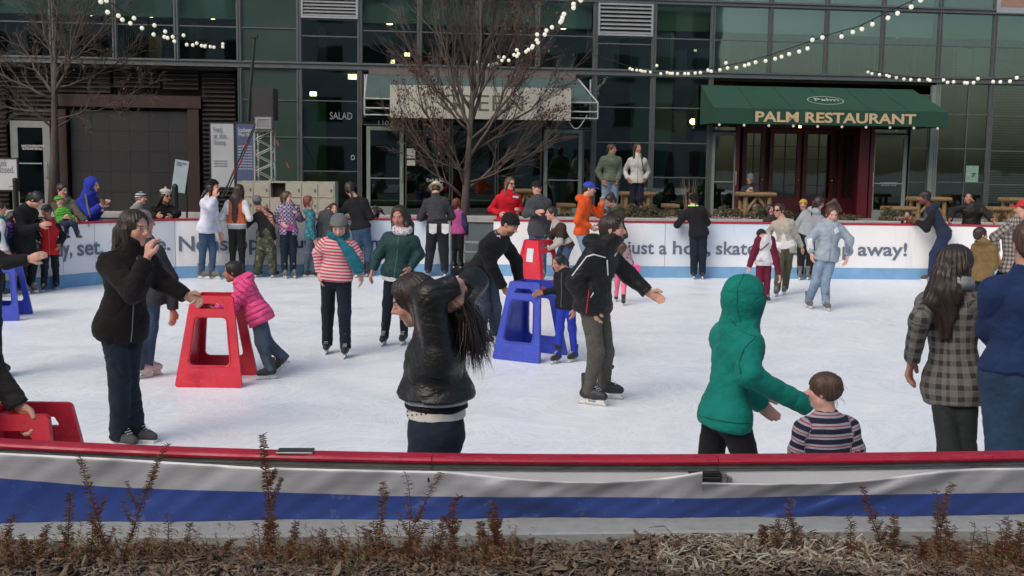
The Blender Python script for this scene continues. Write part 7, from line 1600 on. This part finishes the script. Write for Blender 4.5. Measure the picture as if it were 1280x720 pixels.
J = person('young man in orange hooded sweatshirt and blue cap, facing right', f=(728, 353), H=1.76, yaw=72, hy=82, hp=8, lod=1, hd=(737, 236), nk=(731, 250), pv=(727, 289), top=T(org, n='hooded_sweatshirt', hem=.03, t=.030, hood='down', f=.006), bot=T(jl, w=1.05), hat=('cap', bcap), hair=('short', 'dbr'), rw=(738, 284, -.1), lw=(752, 254, .05), group=GS)
J = person('woman in dark brown jacket and olive scarf, head bowed, behind the ski jacket man', f=(775, 350), H=1.68, yaw=-65, hy=-62, hp=38, lod=1, hd=(763, 251, -.03), nk=(770, 263), pv=(774, 291), top=T(brj, hem=.06, t=.030), bot=T(jd), hair=('bun', 'dbr'), scarf=(oscarf,), lw=(756, 283, -.1), rw=(757, 274, .1), group=GS)
J = person('small child in pink leggings and patterned coat behind the ski jacket man', f=(776, 380), H=.98, kid=.5, yaw=165, hy=100, lod=2, hd=(776, 309), top=T(pprint, hem=.08, t=.03, hood='down'), bot=T(pkp, t=.008), hair=('long', 'br'), rw=(792, 342, 0), lf=(770, 376), rf=(779, 382), group=GS)
fl_ = MB(); c = at(795, 336, gz(776, 380)[1]-.05)
for k in range(6): a = k*1.047; fl_.ball((.045*math.cos(a), -.01, .045*math.sin(a)), (.03, .012, .03), 8, 5)
tag(fl_.build('gift_bow', mat('hot_pink_ribbon', (.8, .06, .22), .5, .1), None, loc=c), 'hot pink bow held by the child in pink leggings', 'bow')
J = person('man in black with a glowing necklace leaning on the boards', f=(871, 347), H=1.62, yaw=172, hy=-175, lod=2, hd=(867, 250, .05), nk=(867, 259), pv=(873, 289), top=T(blkc, hem=.06, t=.028), bot=T(jd, w=1.1), hat=('beanie', blk), hair=('short', 'blk'), lw=(850, 276, .32), rw=(880, 278, .3), lf=(867, 348), rf=(878, 347), group=GS)
nb2 = MB(); tlv, tfv, tuv = J['tl'], J['tf'], J['tu']; ctr = J['nck']+tuv*.03-J['off']
for k in range(14):
    a0, a1 = 2*math.pi*k/14, 2*math.pi*(k+1)/14; nb2 = MB(); nb2.tube([ctr+tlv*.085*math.cos(a)+tfv*.09*math.sin(a)+tuv*.02*math.sin(a+2) for a in (a0, a1)], .012, 6); nb2.build('glow_bead', mat('glow_green', (.1, .8, .2), .4, 0, emit=(.1, .9, .15), es=.7) if k % 3 else mat('glow_red', (.9, .05, .1), .4, 0, emit=(.9, .05, .08), es=.7), J['root'])
J = person('man in hooded navy vest and navy trousers leaning over the boards at right', Y=20.95, f=(1168, 349), H=1.78, yaw=-120, hy=-92, hp=5, lod=1, tone='k', hd=(1155, 247, .1), nk=(1164, 261, .1), pv=(1181, 293), top=[T(blkc, n='sweatshirt', hem=.0, t=.020), T(K('navy_vest_cloth', (.018, .024, .045)), n='vest', hem=.0, t=.034, sl=0, hood='down', band=K('red_rib', (.35, .02, .03)))], bot=T(navyp, w=1.15), hair=('short', 'blk'), rw=(1139, 277, .3), lw=(1146, 277, .1), lf=(1180, 350), rf=(1164, 346), shoe='sneaker', group=GS)
# ------------------------------------------------------------- left cluster
J = person('adult in open black jacket cut off at the left edge, arm stretched out', Y=10.6, f=(-22, 474), H=1.72, yaw=70, hy=75, lod=1, pv=(-20, 347), nk=(-26, 283), hd=(-26, 262), top=[T(lgsh, n='shirt', hem=.03, t=.014), T(blkc, hem=.03, t=.028, open=.04)], bot=T(jd, w=1.1), hair=('short', 'dbr'), rw=(36, 324, -.1), re=(8, 328, -.12), lw=(-10, 352, .1), rhd=(1, 0, .35), group=GS)
J = person('child in teal and white jacket at the left edge beside the purple coat', Y=16.9, f=(2, 368), H=1.36, kid=.1, yaw=120, lod=2, top=T(tl_, hem=.04, t=.03, sm=whs), bot=T(jd), hair=('short', 'dbr'), group=GS)
J = person('girl in purple puffer coat with dark hair, back turned, at far left', Y=17.4, f=(14, 364), H=1.26, kid=.25, yaw=120, hy=75, lod=2, hd=(17, 272), top=T(purp, hem=.12, t=.034), bot=T(blkc), hair=('long', 'dbr'), group=GS)
J = person('woman in long black coat bending down to the boy in red', f=(38, 364), H=1.70, yaw=68, hy=72, hp=48, lod=1, hd=(46, 250, -.05), nk=(33, 259), pv=(30, 293), top=T(blkc, n='coat', hem=.16, t=.030, flare=.03), bot=T(blkc), hair=('pony', 'blk'), rw=(50, 282, -.15), lw=(52, 278, .2), shoe='greyskate', group=GS)
J = person('boy in red parka with black sleeves beside the bending woman in black', f=(64, 361), H=1.24, kid=.3, yaw=18, hy=-30, hp=22, lod=1, tone='d', hd=(58, 264, -.04), top=T(redj, hem=.10, t=.034, sm=blkc, hood='down', zip=zipm), bot=T(jd, w=1.05), hair=('short', 'blk'), lw=(75, 306), rw=(50, 300), lf=(71, 360), rf=(55, 365), group=GS)
J = person('toddler in a lime striped hat sitting on the top of the boards', Y=18.2, f=(80, 360), H=.92, kid=.6, yaw=20, hy=75, lod=1, hd=(74, 251), nk=(77, 262), pv=(80, 276.5), top=T(lime_k, n='jumper', hem=-.02, t=.02), bot=T(K('toddler_navy', (.02, .025, .06)), t=.018), hat=('beanie', lime_k), hair=('short', 'lbr'), lk=(93, 281, -.28), rk=(83, 282, -.26), lf=(98, 298, -.30), rf=(83, 298, -.28), lw=(88, 273, -.1), rw=(80, 272, -.12), shoe='boot', ftl=50, ftr=50)
J = person('man in olive jacket and grey hood steadying the toddler on the boards', Y=18.95, f=(80, 360), H=1.62, yaw=20, hy=60, hp=10, lod=2, hd=(78, 238), nk=(80, 250), pv=(86, 292), top=T(olj, hem=.03, t=.03, sm=olj, hood='down'), bot=T(jd), hair=('short', 'dbr'), lw=(108, 277, -.35), le=(98, 268, -.2), rw=(84, 272, -.3), shoe='boot', group=GB)
J = person('child peering over the boards between toddler and blue hood', Y=19.0, f=(96, 360), H=1.18, kid=.3, yaw=0, lod=2, hd=(96, 275), top=T(olj, hem=.03, t=.03), bot=T(jd), hair=('short', 'dbr'), shoe='boot', group=GB)
J = person('woman in royal blue hooded sweatshirt with hood up, holding a paper cup', Y=19.05, f=(112, 360), H=1.78, yaw=72, hy=80, hp=6, lod=1, tone='p', hd=(116, 232), nk=(109, 245), pv=(112, 292), top=T(blu, n='hooded_sweatshirt', hem=.03, t=.034, hood='up', f=.007), bot=T(jd), hair=('bob', 'red'), rw=(126, 257, -.15), re=(112, 268, -.2), lw=(126, 262, .1), shoe='boot', group=GB)
cp = MB().tube([(0, 0, 0), (0, 0, .10)], [.032, .04], 12); cpo = empty('paper_cup', at(128.5, 256.5, 18.85)); tag(cpo, 'brown paper cup held by the woman in the blue hood', 'cup'); cp.build('cup', mat('kraft_cup', (.16, .09, .05), .8), cpo); MB().tube([(0, 0, .1005), (0, 0, .112)], [.043, .040], 12).build('lid', black, cpo)
strip(J, [(107, 242), (109, 256), (113, 272)], .016, mat('tan_strap', (.15, .11, .08), .8), 'backpack_strap')
J = person('child in navy and white striped knitted hat behind the boards', Y=20.2, f=(174, 350), H=1.52, kid=.1, yaw=75, hy=80, lod=2, tone='p', hd=(177, 248), top=T(K('pale_grey_fleece', (.25, .25, .24)), hem=.03, t=.028, collar=1.5), bot=T(jd), hat=('beanie', nwk), hair=('short', 'bl'), shoe='boot', group=GB)
J = person('woman in white beret and sunglasses leaning on the boards in black coat', Y=20.35, f=(206, 350), H=1.66, yaw=10, hy=48, hp=4, lod=1, hd=(208, 245, -.1), nk=(203, 256), pv=(206, 300), top=T(blk, n='coat', hem=.05, t=.026), bot=T(jd), hat=('beret', whk), hair=('long', 'dbr'), glasses=sung, rw=(197, 270, -.45), re=(190, 269, -.15), lw=(214, 271, -.45), le=(222, 267, -.1), shoe='boot', group=GB)
# ------------------------------------------------------------- outside the far boards
J = person('dark-haired girl peeking sideways over the boards, hair blowing right', Y=21.4, f=(466, 346), H=1.25, kid=.2, yaw=-30, hy=-45, ht=20, lod=2, hd=(467, 266), top=T(blkc, hem=.03, t=.02), bot=T(jd), hair=('long', 'dbr', [(469, 259, .05), (476, 263, .05), (481, 269, .05)], (.06, .04, .015)), shoe='boot', group=GB)
J = person('woman in red hooded sweatshirt and glasses standing behind the boards gap', Y=22.4, f=(634, 340), H=1.80, yaw=12, hy=35, lod=1, tone='p', hd=(638, 230), bw=1.1, top=T(redh, n='hooded_sweatshirt', hem=.0, t=.034, hood='down', f=.006), bot=T(K('dark_green_trousers', (.03, .045, .03))), hair=('side', 'lbr'), glasses=sung, lw=(649, 263, -.15), rw=(625, 268, -.1), shoe='boot', group=GB)
patch(J, [(641, 244.5), (648, 245.5), (648, 248), (641, 247)], wtrim, 'chest_print')
J = person('middle-aged man in sage green shirt standing above the rink, hands in pockets', Y=26.3, z0=.80, f=(762, 270), H=1.80, yaw=15, hy=55, lod=1, tone='m', hd=(765, 187), bw=1.12, bd=1.2, top=T(gshirt, n='shirt', hem=.02, t=.024, f=.006), bot=T(jl, w=1.1), hair=('short', 'br'), lw=(772, 226, -.15), rw=(753, 226, -.15), shoe='boot', group=GB)
J = person('woman in off-white fleece jacket beside the sage green shirt man', Y=26.3, z0=.80, f=(795, 270), H=1.78, yaw=0, hy=25, hp=-8, lod=1, tone='m', top=T(wj, hem=.035, t=.022, f=.004, zip=zipm, collar=1.4), bot=T(K('black_navy_trousers', (.012, .015, .03)), t=.004), hair=('long', 'dbr'), lw=(806, 224, -.05), rw=(785, 224, -.05), shoe='boot', group=GB)
strip(J, [(801, 191), (803, 205), (804, 214)], .012, mat('bag_strap', (.05, .03, .02), .6), 'bag_strap')
J = person('man in grey cap and dark jacket seated at the log table', Y=28.6, z0=.72, f=(938, 268), H=1.76, yaw=0, hp=14, lod=2, hd=(938, 223, -.05), nk=(938, 232.5), pv=(938, 256), top=T(K('dark_blue_grey_jacket', (.022, .028, .035)), hem=.02, t=.03), bot=T(K('stone_trousers', (.25, .22, .18)), w=1.1), hat=('cap', gcap), hair=('short', 'dbr'), lk=(943, 258, -.42), rk=(933, 258, -.42), lf=(944, 272, -.40), rf=(932, 272, -.40), lw=(941, 239, -.38), rw=(934, 239, -.38), shoe='boot', group=GB)
J = person('dark-haired woman partly hidden left of the sunglasses woman', Y=21.7, f=(961, 350), H=1.36, yaw=20, hy=40, lod=2, hd=(962, 262), top=T(brj, hem=.03, t=.02), bot=T(jd), hair=('long', 'dbr'), shoe='boot', group=GB)
J = person('child in yellow and black knitted hat beyond the grey hooded top', Y=21.7, f=(1002, 350), H=1.46, yaw=-20, lod=2, hd=(1004, 256), top=T(blkc, hem=.03, t=.02), bot=T(jd), hat=('beanie', yel), hair=('short', 'dbr'), shoe='boot', group=GB)
J = person('boy resting his arms on the boards left of the hooded navy vest', Y=21.75, f=(1134, 350), H=1.33, kid=.15, yaw=0, hy=-20, lod=2, tone='m', hd=(1134, 269), top=T(blkc, hem=.03, t=.02), bot=T(jd), hair=('short', 'blk'), lw=(1147, 277, -.45), rw=(1130, 277.5, -.45), shoe='boot', group=GB)
J = person('smiling man in black jacket with arms spread along the boards', Y=21.9, f=(1210, 350), H=1.72, yaw=-3, hy=-14, lod=1, tone='m', hd=(1210, 247), bw=1.12, top=T(K('black_waxed_jacket', (.016, .015, .014), rough=.5), hem=.03, t=.034, f=.007), bot=T(jd), hair=('short', 'blk'), lw=(1240, 275, -.40), le=(1230, 264, -.1), rw=(1187, 275, -.40), re=(1190, 264, -.05), shoe='boot', group=GB)
# ------------------------------------------------------------- skating aids
AW = .46
def aid_at(px, py, yaw, H_, m, label, lm=None, W0=.46, W1=.26): g = gz(px, py); return aid(label, g, yaw, H_, m, lm, W0, W1, 'plastic skating aids')
aid_at(272, 476, 0, .84, redp, 'large red skating aid pushed by the girl in pink', None, .62, .40)
g5 = at(38, 600, 5.5); aid('red skating aid in the bottom left corner, behind the rail', (g5[0], 5.45, 0), 0, .88, redp, (lbw, .55, .72), .60, .38, 'plastic skating aids')
g5 = gz(663, 446); aid('blue skating aid between the man in black and the girl in blue leggings', (g5[0], g5[1], 0), -30, .84, blup, None, .58, .38, 'plastic skating aids')
g5 = gz(672, 364); aid('far red skating aid with a paper label, held by the brown shirt boy', (g5[0], g5[1], 0), 48, .86, redp, (lbw, .5, .72), .58, .38, 'plastic skating aids')
g5 = gz(8, 397); aid('blue skating aid half hidden by the black jacket at the left edge', (g5[0], g5[1], 0), 8, .80, blup, None, .50, .32, 'plastic skating aids')
# scarf, gloves on the rail in front of the man in black
